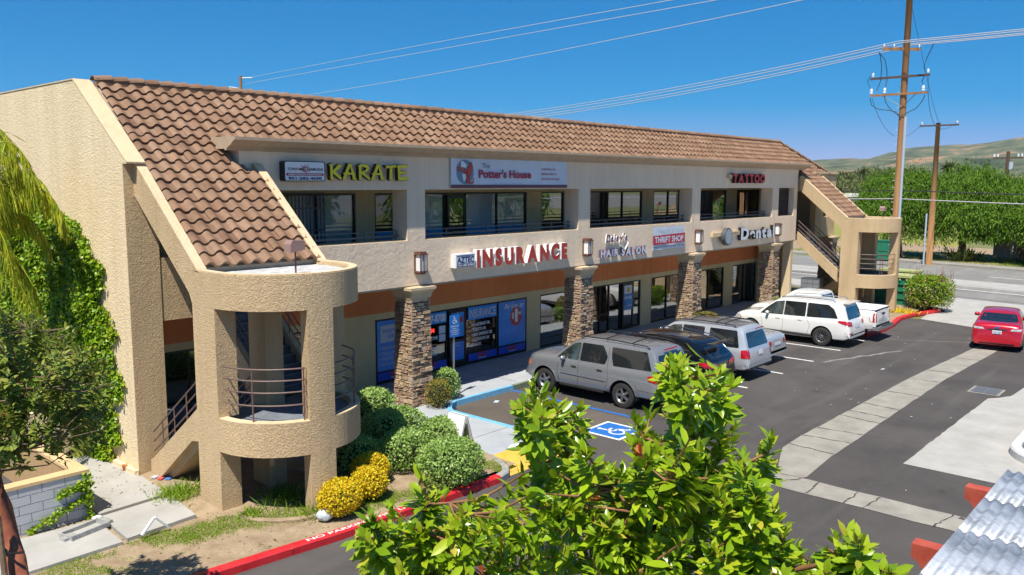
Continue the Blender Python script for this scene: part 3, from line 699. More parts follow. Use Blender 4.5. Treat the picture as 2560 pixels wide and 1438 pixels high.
cap_prof = [(.36, 3.20), (.36, 3.30), (.38, 3.32), (.41, 3.44), (.475, 3.54), (.49, 3.545), (.49, 3.62), (.0, 3.65)]
def sqlathe(prof):
    mb = MB(); V = []; F = []
    for r, h in prof: V += [(-r, -r, h), (r, -r, h), (r, r, h), (-r, r, h)]
    for i in range(len(prof)-1):
        for k in range(4): F.append((i*4+k, i*4+(k+1) % 4, (i+1)*4+(k+1) % 4, (i+1)*4+k))
    mb.add(V, F); return mb
CCX = [15.78, 23.74, 31.70, 39.62, 47.4]; CCY = 17.86
proto = None
for x in CCX:
    if proto is None:
        proto = smb.build('stone_column', 'stone', B, local=True); recalc(proto)
        q = scor.build('core', 'mortar', proto, local=True); cc = sqlathe(cap_prof).build('capital', 'capital', proto, local=True)
        proto.location = Vector((x, CCY, .14))-B.location
        cc.location = (0, 0, -.14)
    else:
        c_ = copy_tree(proto, B); c_.location = Vector((x, CCY, .14))-B.location

# stair towers (mir=False: stair head on the right; True: mirrored)
def tower(ox, mir, zg):
    """ox: outer-left face x of the tower, 3 m wide"""
    W = 3.0; cx = ox+W/2; cy = 14.49; r = 1.5
    fx = (lambda x: 2*cx-x) if mir else (lambda x: x)
    def bx(mb, x0, x1, *a): x0, x1 = sorted((fx(x0), fx(x1))); mb.box(x0, x1, *a)
    def px_(mb, poly, x0, x1): x0, x1 = sorted((fx(x0), fx(x1))); mb.prism(poly, 'x', x0, x1)
    n = 40
    t = MB()
    # piers, full height, with curved outer faces following the ring
    bx(t, ox, ox+.43, 14.49, 15.33, zg, 1.398); bx(t, ox, ox+.43, 14.49, 15.33, 2.052, 4.198)
    bx(t, ox+W-.43, ox+W, 14.49, 15.33, zg, 1.398); bx(t, ox+W-.43, ox+W, 14.49, 15.33, 2.052, 4.198)
    def pier_arc(z0, z1):
        a0, a1 = 254, 275; q = []
        for i in range(7): a = R(a0+(a1-a0)*i/6); q.append((cx+r*math.cos(a), cy+r*math.sin(a)))
        for i in range(7): a = R(a1+(a0-a1)*i/6); q.append((cx+(r-.42)*math.cos(a)+(0), cy+(r-.42)*math.sin(a)))
        q = [(fx(a) , b) for a, b in q]
        t.prism(q, 'z', z0, z1)
    pier_arc(zg, 1.398); pier_arc(2.052, 4.198)
    # ring beams: half annulus + straight sides
    def ring(z0, z1, th=.2, yb=15.33, off=0.):
        out = [(cx-r-off, yb)]+[(cx+(r+off)*math.cos(R(180+180*i/n)), cy+(r+off)*math.sin(R(180+180*i/n))) for i in range(n+1)]+[(cx+r+off, yb)]
        inn = [(cx+r-th, yb)]+[(cx+(r-th)*math.cos(R(360-180*i/n)), cy+(r-th)*math.sin(R(360-180*i/n))) for i in range(n+1)]+[(cx-r+th, yb)]
        q = out+inn; N_ = len(out); V = [(a, b, z) for z in (z0, z1) for a, b in q]; K = len(q); F = []
        for i in range(K):
            j = (i+1) % K; F.append((i, j, K+j, K+i))
        for i in range(N_-1):
            F.append((i, K-1-i, K-2-i, i+1)); F.append((K+i, K+i+1, 2*K-2-i, 2*K-1-i))
        t.add(V, F)
    ring(4.2, 4.87); ring(1.4, 2.05)
    o = recalc(t.build('stair_tower', 'stucco_rough', B))
    # light rim on top edges
    c = MB(); t0 = t; t = c; ring(4.871, 4.895, .17, off=-.01); ring(2.053, 2.066, .19, off=-.005); t = t0
    recalc(c.build('rim', 'stucco_cap', o))
    d = MB(); q = [(cx-r+.2, 15.33)]+[(cx+(r-.2)*math.cos(R(180+180*i/20)), cy+(r-.2)*math.sin(R(180+180*i/20))) for i in range(21)]+[(cx+r-.2, 15.33)]
    d.prism(q, 'z', 4.70, 4.80); recalc(d.build('roof_membrane', 'membrane', o))
    d = MB(); d.prism(q, 'z', 1.75, 1.93); recalc(d.build('landing', 'deck', o))
    # rake beams
    for a, b in ((ox, ox+.2), (ox+W-.2, ox+W)):
        k = MB(); px_(k, [(17.55, roofz(17.55)), (15.05, roofz(15.05)), (15.05, 4.87), (15.33, 4.87), (15.33, 4.2), (15.44, 4.42), (17.64, 6.30), (17.64, roofz(17.6))], a, b)
        recalc(k.build('rake_beam', 'stucco_rough', o))
    for a, b in ((ox-.005, ox+.2), (ox+W-.2, ox+W+.005)):
        k = MB(); px_(k, [(17.56, roofz(17.56)+.002), (15.08, roofz(15.08)+.002), (15.08, roofz(15.08)+.03), (17.56, roofz(17.56)+.03)], a, b)
        recalc(k.build('rake_coping', 'stucco_cap', o))
    # lower flight (outer side) : stringer, steps
    k = MB()
    for a, b in ((ox, ox+.15), (ox+1.32, ox+1.47)):
        px_(k, [(17.5, zg), (17.5, .55), (17.35, .62), (15.33, 2.09), (15.33, 1.42), (15.6, 1.37), (17.1, .22), (17.25, zg)], a, b)
    px_(k, [(15.6, 1.36), (17.2, .25), (17.2, zg), (17.0, zg), (15.6, 1.18)], ox+.15, ox+1.32)
    # upper flight (inner side)
    for a, b in ((ox+1.5, ox+1.64), (ox+W-.16, ox+W-.02)):
        px_(k, [(17.64, 4.1), (15.45, 2.25), (15.45, 1.6), (17.64, 3.5)], a, b)
    px_(k, [(15.5, 1.75), (17.64, 3.62), (17.64, 3.45), (15.5, 1.58)], ox+1.64, ox+W-.16)
    recalc(k.build('stringer', 'stucco_rough', o))
    k = MB(); ns = 10
    for i in range(ns):
        y = 17.3-i*(17.3-15.33)/ns; z = .35+(i+1)*(1.93-.35)/(ns+1)
        bx(k, ox+.15, ox+1.32, y-.26, y+.02, z-.05, z)
        bx(k, ox+.15, ox+1.32, y-.0, y+.02, z-.16, z-.05)
        y2 = 15.5+i*(17.6-15.5)/ns; z2 = 1.95+(i+1)*(3.9-1.95)/(ns+1)
        bx(k, ox+1.64, ox+W-.16, y2-.02, y2+.26, z2-.05, z2); bx(k, ox+1.64, ox+W-.16, y2-.02, y2, z2-.18, z2-.05)
    k.build('steps', 'deck', o)
    k = MB()
    for i in range(ns):
        y = 17.3-i*(17.3-15.33)/ns; z = .35+(i+1)*(1.93-.35)/(ns+1); bx(k, ox+.16, ox+1.31, y-.0, y+.03, z+.001, z+.006)
        y2 = 15.5+i*(17.6-15.5)/ns; z2 = 1.95+(i+1)*(3.9-1.95)/(ns+1); bx(k, ox+1.65, ox+W-.17, y2-.03, y2+.01, z2+.001, z2+.006)
    k.build('step_nosing', 'concrete', o)
    # centre pier between the flights
    k = MB(); bx(k, ox+1.30, ox+1.72, 14.88, 15.5, zg, 1.74); bx(k, ox+1.30, ox+1.72, 14.88, 15.5, 1.935, 4.69); recalc(k.build('centre_pier', 'stucco_rough', o))
    # railings
    for a0, a1 in ((182, 253), (276, 358)):
        k = MB()
        for z in (2.38, 2.63, 2.86, 3.08):
            k.tube([(fx(cx+(r-.1)*math.cos(R(a0+(a1-a0)*i/14))), cy+(r-.1)*math.sin(R(a0+(a1-a0)*i/14)), z) for i in range(15)], .017, 6)
        for a in ((a0+a1)/2-6, a1-2 if a0 < 200 else a0+40):
            k.tube([(fx(cx+(r-.1)*math.cos(R(a))), cy+(r-.1)*math.sin(R(a)), 2.06), (fx(cx+(r-.1)*math.cos(R(a))), cy+(r-.1)*math.sin(R(a)), 3.1)], .016, 6)
        recalc(k.build('balcony_railing', 'rail', o))
    for X_, up in ((ox+.07, 0), (ox+1.39, 0), (ox+1.57, 1), (ox+W-.09, 1)):
        k = MB()
        for h in (.16, .38, .60):
            if not up: k.tube([(fx(X_), 17.45, .62+h-.05), (fx(X_), 15.33, 2.09+h)], .016, 6)
            else: k.tube([(fx(X_), 15.5, 2.28+h), (fx(X_), 17.64, 4.08+h)], .016, 6)
        for i in (1, 2, 3):
            y = 15.33+i*.56
            z = (2.09-(y-15.33)*.7) if not up else 2.13+(y-15.33)*.845
            k.tube([(fx(X_), y, z), (fx(X_), y, z+.61)], .014, 6)
        recalc(k.build('stair_railing', 'rail', o))
    k = MB(); k.tube([(fx(cx-.25), cy+.2, .75), (fx(cx-.25), cy+.2, 1.75)], .055, 10); k.build('drain_pipe', 'stucco_cap', o)
    return o
tower(7.82, False, .12); tower(42.40, True, .05)
# posts at the far end
f = MB(); f.box(42.0, XR-.01, 17.75, 18.2, .14, 3.655); f.build('corner_post', 'stucco_cap', B)
f = MB(); f.box(43.0, 43.4, 19.6, 20.0, .14, 3.6); f.build('gallery_post', 'tan_wall', B)
f = MB(); f.box(45.6, 46.0, 19.6, 20.0, .14, 3.6); f.build('gallery_post', 'tan_wall', B)
# ------------------------------------------------------------------ wall lamps and signs
def lamp(x, label):
    t = empty('wall_lamp', (x, P0Y, 3.98), label, 'wall lamp', 'brown lantern lamps along the shop front')
    a = MB(); a.box(x-.13, x+.13, P0Y-.03, P0Y+.01, 4.0, 4.62); a.build('backplate', 'rust', t)
    a = MB()
    for z, w_, h in ((3.99, .09, .04), (4.03, .13, .05), (4.54, .15, .04), (4.58, .12, .05)): a.box(x-w_, x+w_, P0Y-.15-w_*.9, P0Y-.031, z, z+h)
    for dx in (-.125, 0, .125):
        a.box(x+dx-.011, x+dx+.011, P0Y-.28, P0Y-.26, 4.08, 4.54)
    for dx in (-.125, .103): a.box(x+dx, x+dx+.022, P0Y-.05, P0Y-.032, 4.08, 4.54)
    a.build('cage', 'rust', t)
    a = MB(); a.box(x-.105, x+.105, P0Y-.25, P0Y-.04, 4.081, 4.539); a.build('lamp_shade', 'lamp_glass', t)
for x, l in ((15.80, 'brown wall lantern left of the red INSURANCE letters, nearest the near stair tower'), (23.78, 'brown wall lantern between the INSURANCE and HAIR SALON signs'), (31.78, 'brown wall lantern between the thrift shop banner and the Dental sign'), (39.75, 'brown wall lantern right of the Dental sign')): lamp(x, l)
FY = P0Y
def panel_sign(name, x0, x1, z0, z1, d, label, m_side='white', m_face='white', rnd=0., cat='sign'):
    t = empty(name, ((x0+x1)/2, FY, z0), label, cat)
    a = MB()
    if rnd:
        q = []
        for cx_, cz_, a0 in ((x1-rnd, z1-rnd, 0), (x0+rnd, z1-rnd, 90), (x0+rnd, z0+rnd, 180), (x1-rnd, z0+rnd, 270)):
            for i in range(5): an = R(a0+i*22.5); q.append((cx_+rnd*math.cos(an), cz_+rnd*math.sin(an)))
    else: q = [(x0, z0), (x1, z0), (x1, z1), (x0, z1)]
    a.prism(q, 'y', FY-d, FY-.01); recalc(a.build('cabinet', m_side, t))
    b = MB(); k = .02; cxm, czm = (x0+x1)/2, (z0+z1)/2
    q2 = [(cxm+(x-cxm)*(1-2*k/(x1-x0)), czm+(z-czm)*(1-2*k/(z1-z0))) for x, z in q]
    b.prism(q2, 'y', FY-d-.006, FY-d+.002); recalc(b.build('sign_face', m_face, t))
    return t
M['navy'] = mat('navy', (.02, .03, .12), .4); M['crimson'] = mat('crimson', (.38, .01, .05), .4); M['ltgrey'] = mat('ltgrey', (.55, .62, .72), .4)
# karate cabinet + letters
t = panel_sign('karate_sign', 11.36, 12.53, 6.60, 7.09, .22, 'white rounded light box sign with red starburst and phone number', 'black', 'white', .05)
def star(mb, cx, cz, r0, r1, n, y):
    q = []
    for i in range(2*n): r = (r1*random.uniform(.75, 1.1) if i % 2 == 0 else r0); a = math.pi*i/n; q.append((cx+r*1.5*math.cos(a), cz+r*math.sin(a)))
    mb.prism(q, 'y', y, y+.003)
a = MB(); star(a, 11.95, 6.90, .045, .135, 11, FY-.232); recalc(a.build('starburst', 'letter_red', t))
a = MB(); star(a, 11.95, 6.90, .02, .06, 9, FY-.236); recalc(a.build('starburst_centre', 'white', t))
a = MB(); txt(a, 'TONY-MAR  SAMURAI', 11.44, 12.46, 6.86, 6.93, FY-.238, 0, .02); a.build('lettering', mat('darkgrey', (.08, .08, .09), .4), t)
a = MB(); q = [(11.42, 6.735), (12.47, 6.735), (12.49, 6.765), (12.47, 6.80), (11.42, 6.80), (11.40, 6.765)]; a.prism(q, 'y', FY-.233, FY-.229); recalc(a.build('red_band', 'crimson', t))
a = MB(); txt(a, 'SHIRYUDOKAI KARATE-DO', 11.46, 12.43, 6.747, 6.788, FY-.236, 0, .03); a.build('lettering', 'white', t)
a = MB(); txt(a, '951-282-4650', 11.46, 12.43, 6.635, 6.71, FY-.236, 0, .04); a.build('lettering', 'navy', t)
t = empty('karate_letters', (13.95, FY, 6.62), 'yellow brush style KARATE channel letters with black sides', 'sign')
KY = {'K': [[(0, .88), (.30, 1), (.30, .0), (.12, .04), (.12, .84)], [(.30, .55), (.78, .95), (.98, .90), (.98, .80), (.52, .50), (1.0, .12), (.92, .0), (.30, .42)]],
      'A': [[(.42, 1), (.62, 1), (.50, .72), (.18, .06), (.0, .0), (.02, .12)], [(.52, .95), (.62, 1.0), (.88, .12), (1., .06), (.94, .0), (.72, .03)], [(.02, .42), (.20, .46), (.84, .44), (.88, .34), (.16, .32)]],
      'R': [[(.02, .86), (.28, .92), (.28, .0), (.10, .02), (.10, .82)], [(.0, .84), (.30, 1.), (.80, .94), (.92, .78), (.84, .58), (.52, .44), (1., .1), (.94, .0), (.28, .40), (.30, .52), (.62, .62), (.70, .76), (.30, .84)]],
      'T': [[(.0, .94), (.10, .76), (1., .84), (1., .98), (.5, .92)], [(.42, .88), (.62, .88), (.60, .04), (.46, .0), (.36, .08)]],
      'E': [[(.06, .96), (.28, .92), (.28, .02), (.10, .0)], [(.0, .82), (.10, .98), (1., 1.), (.94, .82), (.28, .80)], [(.28, .56), (.86, .60), (.82, .44), (.28, .42)], [(.10, .16), (.28, .18), (.98, .26), (1., .06), (.86, .0), (.10, .0)]]}
xx = 12.66
for ch, w_ in zip('KARATE', (.40, .46, .42, .46, .38, .40)):
    def P_(pts, k=1.): return [(xx+(u-.5)*w_*k+w_*.5, 6.64+.42*v+(.0)) for u, v in pts]
    a = MB(); b = MB()
    for i, st in enumerate(KY[ch]):
        a.prism([(x-.012*(1 if x < xx+w_/2 else -1), z+.012*(1 if z > 6.85 else -1)) for x, z in P_(st)], 'y', FY-.20+i*.003, FY-.09); b.prism(P_(st), 'y', FY-.212+i*.002, FY-.199)
    L_ = recalc(a.build('letter', 'black', t)); recalc(b.build('letter_face', 'letter_yellow', L_)); xx += w_+.025
# banner
t = empty('banner', (19.85, FY, 6.42), 'long white vinyl banner reading The Potter\'s House with a flame and globe logo', 'banner')
a = MB(); N_ = 40
def wav(u, v): return FY-.035-.012*math.sin(u*9+v*2)-.010*math.sin(u*31+1.3*v)*(1-abs(v-.5))
def cloth(mb, x0, x1, z0, z1, fn, nx=40, nz=6, sag=.02):
    V = [(x0+(x1-x0)*i/nx, fn(i/nx, j/nz), z0+(z1-z0)*j/nz-(sag*abs(math.sin(i/nx*math.pi*9)) if j == nz else 0)) for j in range(nz+1) for i in range(nx+1)]
    F = [(j*(nx+1)+i, j*(nx+1)+i+1, (j+1)*(nx+1)+i+1, (j+1)*(nx+1)+i) for j in range(nz) for i in range(nx)]
    mb.add(V, F)
M['vinyl'] = mat('vinyl', (.60, .66, .74), .45, (.66, .71, .78), 2, bump=.15, bscale=4)
cloth(a, 17.09, 22.64, 6.42, 7.31, wav, 60, 6); a.build('cloth', 'vinyl', t, smooth=True)
y_ = FY-.065
a = MB(); a.prism([(17.09, 6.42), (22.64, 6.42), (22.64, 6.52), (17.09, 6.52)], 'y', y_, y_+.004); recalc(a.build('border', mat('maroon', (.14, .05, .07), .6), t))
a = MB()
def disc(mb, cx, cz, rx, rz, y, n=24, a0=0, a1=360): mb.prism([(cx+rx*math.cos(R(a0+(a1-a0)*i/n)), cz+rz*math.sin(R(a0+(a1-a0)*i/n))) for i in range(n + (0 if a1-a0 == 360 else 1))], 'y', y, y+.003)
disc(a, 17.68, 6.90, .36, .36, y_); recalc(a.build('globe', mat('globe_blue', (.12, .25, .36), .5), t))
a = MB()
for q in ([(17.5, 7.2), (17.6, 7.22), (17.75, 7.1), (17.70, 7.0), (17.62, 7.05), (17.58, 6.98), (17.5, 7.02)], [(17.55, 6.85), (17.68, 6.83), (17.74, 6.72), (17.62, 6.60), (17.58, 6.72)], [(17.80, 7.12), (17.92, 7.05), (17.98, 6.92), (17.86, 6.98)]): a.prism(q, 'y', y_-.004, y_-.001)
recalc(a.build('continents', 'white', t))
a = MB()
for k in range(4):
    q = [(17.30+.02*k, 7.05-.05*k), (17.62, 7.03-.055*k), (17.80, 6.92-.05*k), (17.78, 6.89-.05*k), (17.60, 6.995-.055*k), (17.31+.02*k, 7.02-.05*k)]
    if k < 3: a.prism(q, 'y', y_-.009, y_-.006)
for k in range(4):
    dx = .045*k
    q = [(17.93-dx*.4, 7.24-.02*k), (18.0-dx, 7.05), (17.92-dx, 6.82), (17.84-dx*.6, 6.66), (17.98-dx, 6.55), (17.88-dx, 6.56), (17.78-dx*.6, 6.66), (17.86-dx, 6.84), (17.94-dx, 7.05)]
    a.prism(q, 'y', y_-.014-.001*k, y_-.011-.001*k)
a.prism([(17.93, 6.55), (18.02, 6.66), (17.99, 6.78), (18.05, 6.68), (18.02, 6.56)], 'y', y_-.013, y_-.01)
recalc(a.build('flame', 'letter_red', t))
a = MB(); txt(a, 'The', 18.42, 18.76, 7.02, 7.17, y_-.004, 0, .01); a.build('lettering', mat('slate', (.10, .17, .26), .5), t)
a = MB(); txt(a, "Potter's House", 18.27, 20.72, 6.72, 6.99, y_-.004, 0, .035); a.build('lettering', 'crimson', t)
a = MB()
for s_, z, x1 in (('CHANGING LIVES,', 6.99, 22.0), ('MAKING DISCIPLES,', 6.83, 22.06), ('REACHING THE WORLD', 6.67, 22.2)): txt(a, s_, 21.25, x1, z, z+.075, y_-.004, 0, .01, .25)
a.build('lettering', 'crimson', t)
# insurance
t = panel_sign('phone_sign', 17.10, 17.90, 4.06, 4.47, .24, 'small white box sign reading AZTEC with a phone number beside the INSURANCE letters', 'white', 'ltgrey')
a = MB(); txt(a, 'AZTEC', 17.15, 17.86, 4.20, 4.39, FY-.25, 0, .03); a.prism([(17.13, 4.41), (17.88, 4.41), (17.88, 4.43), (17.13, 4.43)], 'y', FY-.25, FY-.246); a.build('lettering', 'navy', t)
a = MB(); a.prism([(17.15, 4.085), (17.86, 4.085), (17.86, 4.18), (17.15, 4.18)], 'y', FY-.249, FY-.246); recalc(a.build('number_band', 'navy', t))
a = MB(); txt(a, '951-487-8700', 17.18, 17.83, 4.10, 4.165, FY-.252, 0, .03); a.build('lettering', 'white', t)
t = empty('insurance_letters', (20.3, FY, 3.97), 'large red INSURANCE channel letters with white sides on the balcony band', 'sign')
letters('INSURANCE', 18.03, 22.52, 3.98, 4.56, FY-.20, .17, t, 'white', 'letter_red', .06, .16, rim=.010)
# hair salon
M['letter_pale'] = mat('letter_pale', (.55, .60, .66), .35, (.68, .72, .76), 6); M['purple'] = mat('purple', (.13, .07, .16), .4); M['silver_face'] = mat('silver_face', (.26, .34, .44), .35, (.40, .47, .55), 6)
t = empty('salon_sign', (26.1, FY, 3.84), "white channel letters reading Daisy's HAIR SALON over the third shop bay", 'sign')
letters("Daisy's", 24.95, 26.35, 4.33, 4.72, FY-.10, .05, t, 'white', 'purple', .045, .07, .2)
letters('HAIR', 24.62, 25.78, 3.87, 4.16, FY-.10, .06, t, 'purple', 'letter_pale', .045, .12, rim=.014)
letters('SALON', 25.98, 27.7, 3.84, 4.16, FY-.10, .06, t, 'purple', 'letter_pale', .045, .12, rim=.014)
a = MB()
for q in ([(25.9, 4.28), (26.2, 4.12), (26.17, 4.09), (25.86, 4.26)], [(26.42, 4.36), (26.2, 4.08), (26.24, 4.07), (26.46, 4.34)]): a.prism(q, 'y', FY-.12, FY-.06)
recalc(a.build('scissors', 'white', t))
# thrift banner
t = empty('banner', (29.4, FY, 3.93), 'wrinkled white and red banner reading THRIFT SHOP', 'banner')
def wav2(u, v): return FY-.05-.03*math.sin(u*7+v)-.018*math.sin(u*19+v*3)*v
a = MB(); cloth(a, 28.16, 30.64, 3.93, 4.87, wav2, 50, 8, .05); a.build('cloth', 'vinyl', t, smooth=True)
y_ = FY-.115
a = MB(); a.prism([(28.18, 4.14), (30.60, 4.17), (30.63, 4.55), (28.16, 4.50)], 'y', y_, y_+.004); recalc(a.build('red_band', mat('banner_red', (.45, .02, .05), .5), t))
a = MB(); txt(a, 'THRIFT SHOP', 28.28, 30.5, 4.21, 4.46, y_-.004, 0, .03); a.build('lettering', 'vinyl', t)
a = MB(); txt(a, "Gently Used Children's Clothing • Toys • Etc.", 28.2, 30.58, 4.0, 4.09, y_-.004, 0, .005); a.build('lettering', 'navy', t)
a = MB(); txt(a, 'Treasures 4 Ohana', 28.35, 30.45, 4.60, 4.76, y_-.004, 0, -.002, .2); a.build('lettering', mat('faded', (.35, .45, .52), .6), t)
# dental
t = empty('dental_sign', (36.4, FY, 3.85), 'white Dental channel letters with a dark round emblem and beige raceway', 'sign')
a = MB(); a.box(33.05, 35.6, FY-.12, FY-.01, 4.24, 4.42); a.build('raceway', 'stucco_cap', t)
a = MB(); a.lathe([(0, -.2), (.38, -.2), (.40, -.17), (.40, -.02), (0, -.02)], (34.15, FY-.12, 4.22), 'y', 36); e_ = recalc(a.build('emblem', mat('emblem_rim', (.08, .09, .10), .5), t))
a = MB(); disc(a, 34.15, 4.22, .33, .33, FY-.33, 30); recalc(a.build('emblem_face', mat('emblem_face', (.20, .26, .30), .4, (.36, .42, .46), 12), e_))
a = MB(); txt(a, 'A', 34.06, 34.24, 4.12, 4.34, FY-.335, 0, 0); a.build('lettering', 'silver_face', e_)
a = MB(); txt(a, 'AESTHETIC', 34.66, 35.52, 4.29, 4.37, FY-.13, 0, .02); a.build('lettering', 'navy', t)
letters('Dental', 35.62, 39.25, 3.96, 4.56, FY-.18, .14, t, 'black', 'letter_pale', .05, .08, rim=.010)
t = empty('tattoo_sign', (36.3, FY, 6.57), 'bright red TATTOO channel letters with black sides under the cornice', 'sign')
letters('TATTOO', 34.62, 37.9, 6.60, 7.04, FY-.20, .15, t, 'black', 'tattoo_red', .06, .10, rim=.010)
a = MB(); a.box(34.35, 34.55, FY-.18, FY-.01, 6.82, 6.98); a.build('junction_box', 'stucco_cap', t)
# shop window posters (part of the glazing)
GY = SHOP-.012
M['poster_blue'] = mat('poster_blue', (.010, .16, .62), .3, (.014, .30, .78), .9, streak=(.5, 1, 1.6), contrast=(.35, .65)); M['poster_grey'] = mat('poster_grey', (.42, .47, .55), .4)
M['poster_deep'] = mat('poster_deep', (.008, .07, .52), .35, (.010, .09, .60), 2)
def q4(mb, x0, x1, z0, z1, y): mb.add([(x0, y, z0), (x1, y, z0), (x1, y, z1), (x0, y, z1)], [(0, 1, 2, 3)])
def poster(x0, x1, z0, z1, holes=None, label=None):
    a = MB(); a.prism([(x0, z0), (x1, z0), (x1, z1), (x0, z1)], 'y', GY, GY+.003); return recalc(a.build('poster', 'poster_blue', wB))
def logo(x, z, w_, par):
    a = MB(); a.prism([(x, z), (x+w_, z+.01), (x+w_, z+.17), (x, z+.16)], 'y', GY-.004, GY-.002); recalc(a.build('logo', 'letter_red', par))
    a = MB(); txt(a, 'AZTEC', x+.03, x+w_-.03, z+.06, z+.14, GY-.007, 0, .03); a.build('lettering', 'poster_deep', par)
    a = MB(); txt(a, 'INSURANCE', x+.04, x+w_-.03, z-.055, z-.01, GY-.006, 0, .02); a.build('lettering', 'white', par)
def low(x0, x1, par):
    a = MB(); a.prism([(x0, .26), (x1, .26), (x1, .52), (x0, .52)], 'y', GY-.001, GY+.0025); recalc(a.build('lower_panel', 'poster_deep', par)); logo((x0+x1)/2-.24, .35, .46, par)
p = poster(16.42, 17.92, .58, 2.2)
a = MB(); a.prism([(16.55, 1.5), (17.8, 1.5), (17.8, 2.05), (16.55, 2.05)], 'y', GY-.004, GY-.001); recalc(a.build('white_panel', 'poster_grey', p))
a = MB(); txt(a, 'REGISTRATION', 16.66, 17.7, 1.80, 1.92, GY-.006, 0, .01); txt(a, 'SERVICES', 16.85, 17.55, 1.62, 1.74, GY-.006, 0, .01); a.build('lettering', 'poster_deep', p)
a = MB()
for s_, z, x1 in (('• RENEWALS', 1.26, 17.5), ('• TITLE TRANSFERS', 1.09, 17.85), ("• NON OP'S", .92, 17.45), ('• SALVAGE', .75, 17.45)): txt(a, s_, 16.5, x1, z, z+.10, GY-.004, 0, .02)
a.build('lettering', 'poster_grey', p); low(16.42, 17.92, p)
p = poster(18.0, 19.46, 1.82, 2.2)
a = MB(); txt(a, '951-487-8700', 18.03, 19.42, 1.86, 2.14, GY-.004, 0, .03); a.build('lettering', 'white', p); low(18.0, 19.46, p)
a = MB(); txt(a, 'OPEN', 18.4, 18.92, 1.52, 1.66, GY+.04, 0, .02); a.build('open_sign', mat('neon', (.8, .02, .02), .4, emit=(1, .03, .02), estr=2.5), p)
a = MB()
for s_, z, x1 in (('AUTO • HOME', 1.28, 19.05), ('LIFE', 1.10, 18.75), ('COMMERCIAL', .92, 19.05), ('RENTERS', .74, 19.0)): txt(a, s_, 18.1 if s_ != 'LIFE' else 18.4, x1, z, z+.12, GY-.004, 0, .02)
a.build('lettering', 'white', p)
a = MB(); q4(a, 19.1, 19.4, 1.46, 1.72, GY-.004); q4(a, 19.1, 19.4, 1.18, 1.43, GY-.004); a.build('notice', 'ltgrey', p)
p = poster(19.66, 20.28, .42, 1.14); p2 = poster(19.66, 20.28, 1.24, 2.12); p.location.y -= .035; p2.location.y -= .035
a = MB(); txt(a, '7', 19.93, 20.0, 2.0, 2.1, GY-.042, 0, .02); a.build('lettering', 'white', p2)
a = MB(); a.prism([(19.72, 1.74), (20.22, 1.75), (20.22, 1.93), (19.72, 1.92)], 'y', GY-.041, GY-.038); recalc(a.build('logo', 'letter_red', p2))
a = MB(); txt(a, 'INSURANCE', 19.74, 20.22, 1.66, 1.715, GY-.042, 0, .02); txt(a, 'WELCOME', 19.8, 20.12, 1.34, 1.39, GY-.042, 0, .01); a.build('lettering', 'poster_grey', p2)
a = MB(); txt(a, 'WE SPEAK', 19.78, 20.12, 1.0, 1.05, GY-.042, 0, .01); txt(a, 'SE HABLA', 19.8, 20.1, .9, .95, GY-.042, 0, .01); a.build('lettering', 'poster_grey', p)
p = poster(20.52, 22.0, 1.74, 2.2)
a = MB(); txt(a, 'INSURANCE', 20.57, 21.95, 1.80, 2.12, GY-.004, 0, .035); a.build('lettering', 'poster_grey', p); low(20.52, 22.0, p)
a = MB()
for s_, z, x1 in (('NO LICENSE OK', 1.50, 21.65), ('•TICKETS OK', 1.32, 21.45), ('•NEW DRIVERS OK', 1.14, 21.78), ('•ACCIDENTS OK', .96, 21.62), ('•DUI OK', .78, 21.2)): txt(a, s_, 20.68, x1, z, z+.115, GY-.004, 0, .025)
a.build('lettering', 'white', p)
p = poster(22.12, 23.62, .58, 2.2); low(22.12, 23.62, p)
a = MB(); disc(a, 23.08, 1.60, .33, .36, GY-.004, 30); recalc(a.build('price_disc', mat('price_red', (.45, .03, .03), .4), p))
a = MB(); txt(a, '$', 22.83, 22.97, 1.5, 1.75, GY-.008, 0, .02); txt(a, '1', 23.02, 23.17, 1.38, 1.88, GY-.008, 0, .04); txt(a, '99', 23.2, 23.36, 1.62, 1.76, GY-.008, 0, .02); txt(a, 'As low as', 22.4, 23.5, 1.93, 2.12, GY-.008, 0, .0, .3)
a.build('lettering', 'white', p)
p2 = MB(); txt(p2, 'AVAILABLE', 30.25, 30.85, 1.50, 1.62, SHOP-.07, 0, .02); txt(p2, '(951) 677-5087', 30.25, 30.85, 1.12, 1.22, SHOP-.07, 0, .01)
a = MB(); a.prism([(30.22, 1.0), (30.9, 1.0), (30.9, 1.7), (30.22, 1.7)], 'y', SHOP-.066, SHOP-.062); pa = recalc(a.build('available_sign', mat('sky_sign', (.03, .22, .52), .4), wD)); p2.build('lettering', 'white', pa)
a = MB(); a.prism([(30.25, 1.72), (30.85, 1.72), (30.85, 2.1), (30.25, 2.1)], 'y', SHOP-.066, SHOP-.062); pa = recalc(a.build('notice', 'ltgrey', wD)); a = MB(); disc(a, 30.55, 1.9, .12, .12, SHOP-.07); recalc(a.build('logo', 'paint_yellow', pa))
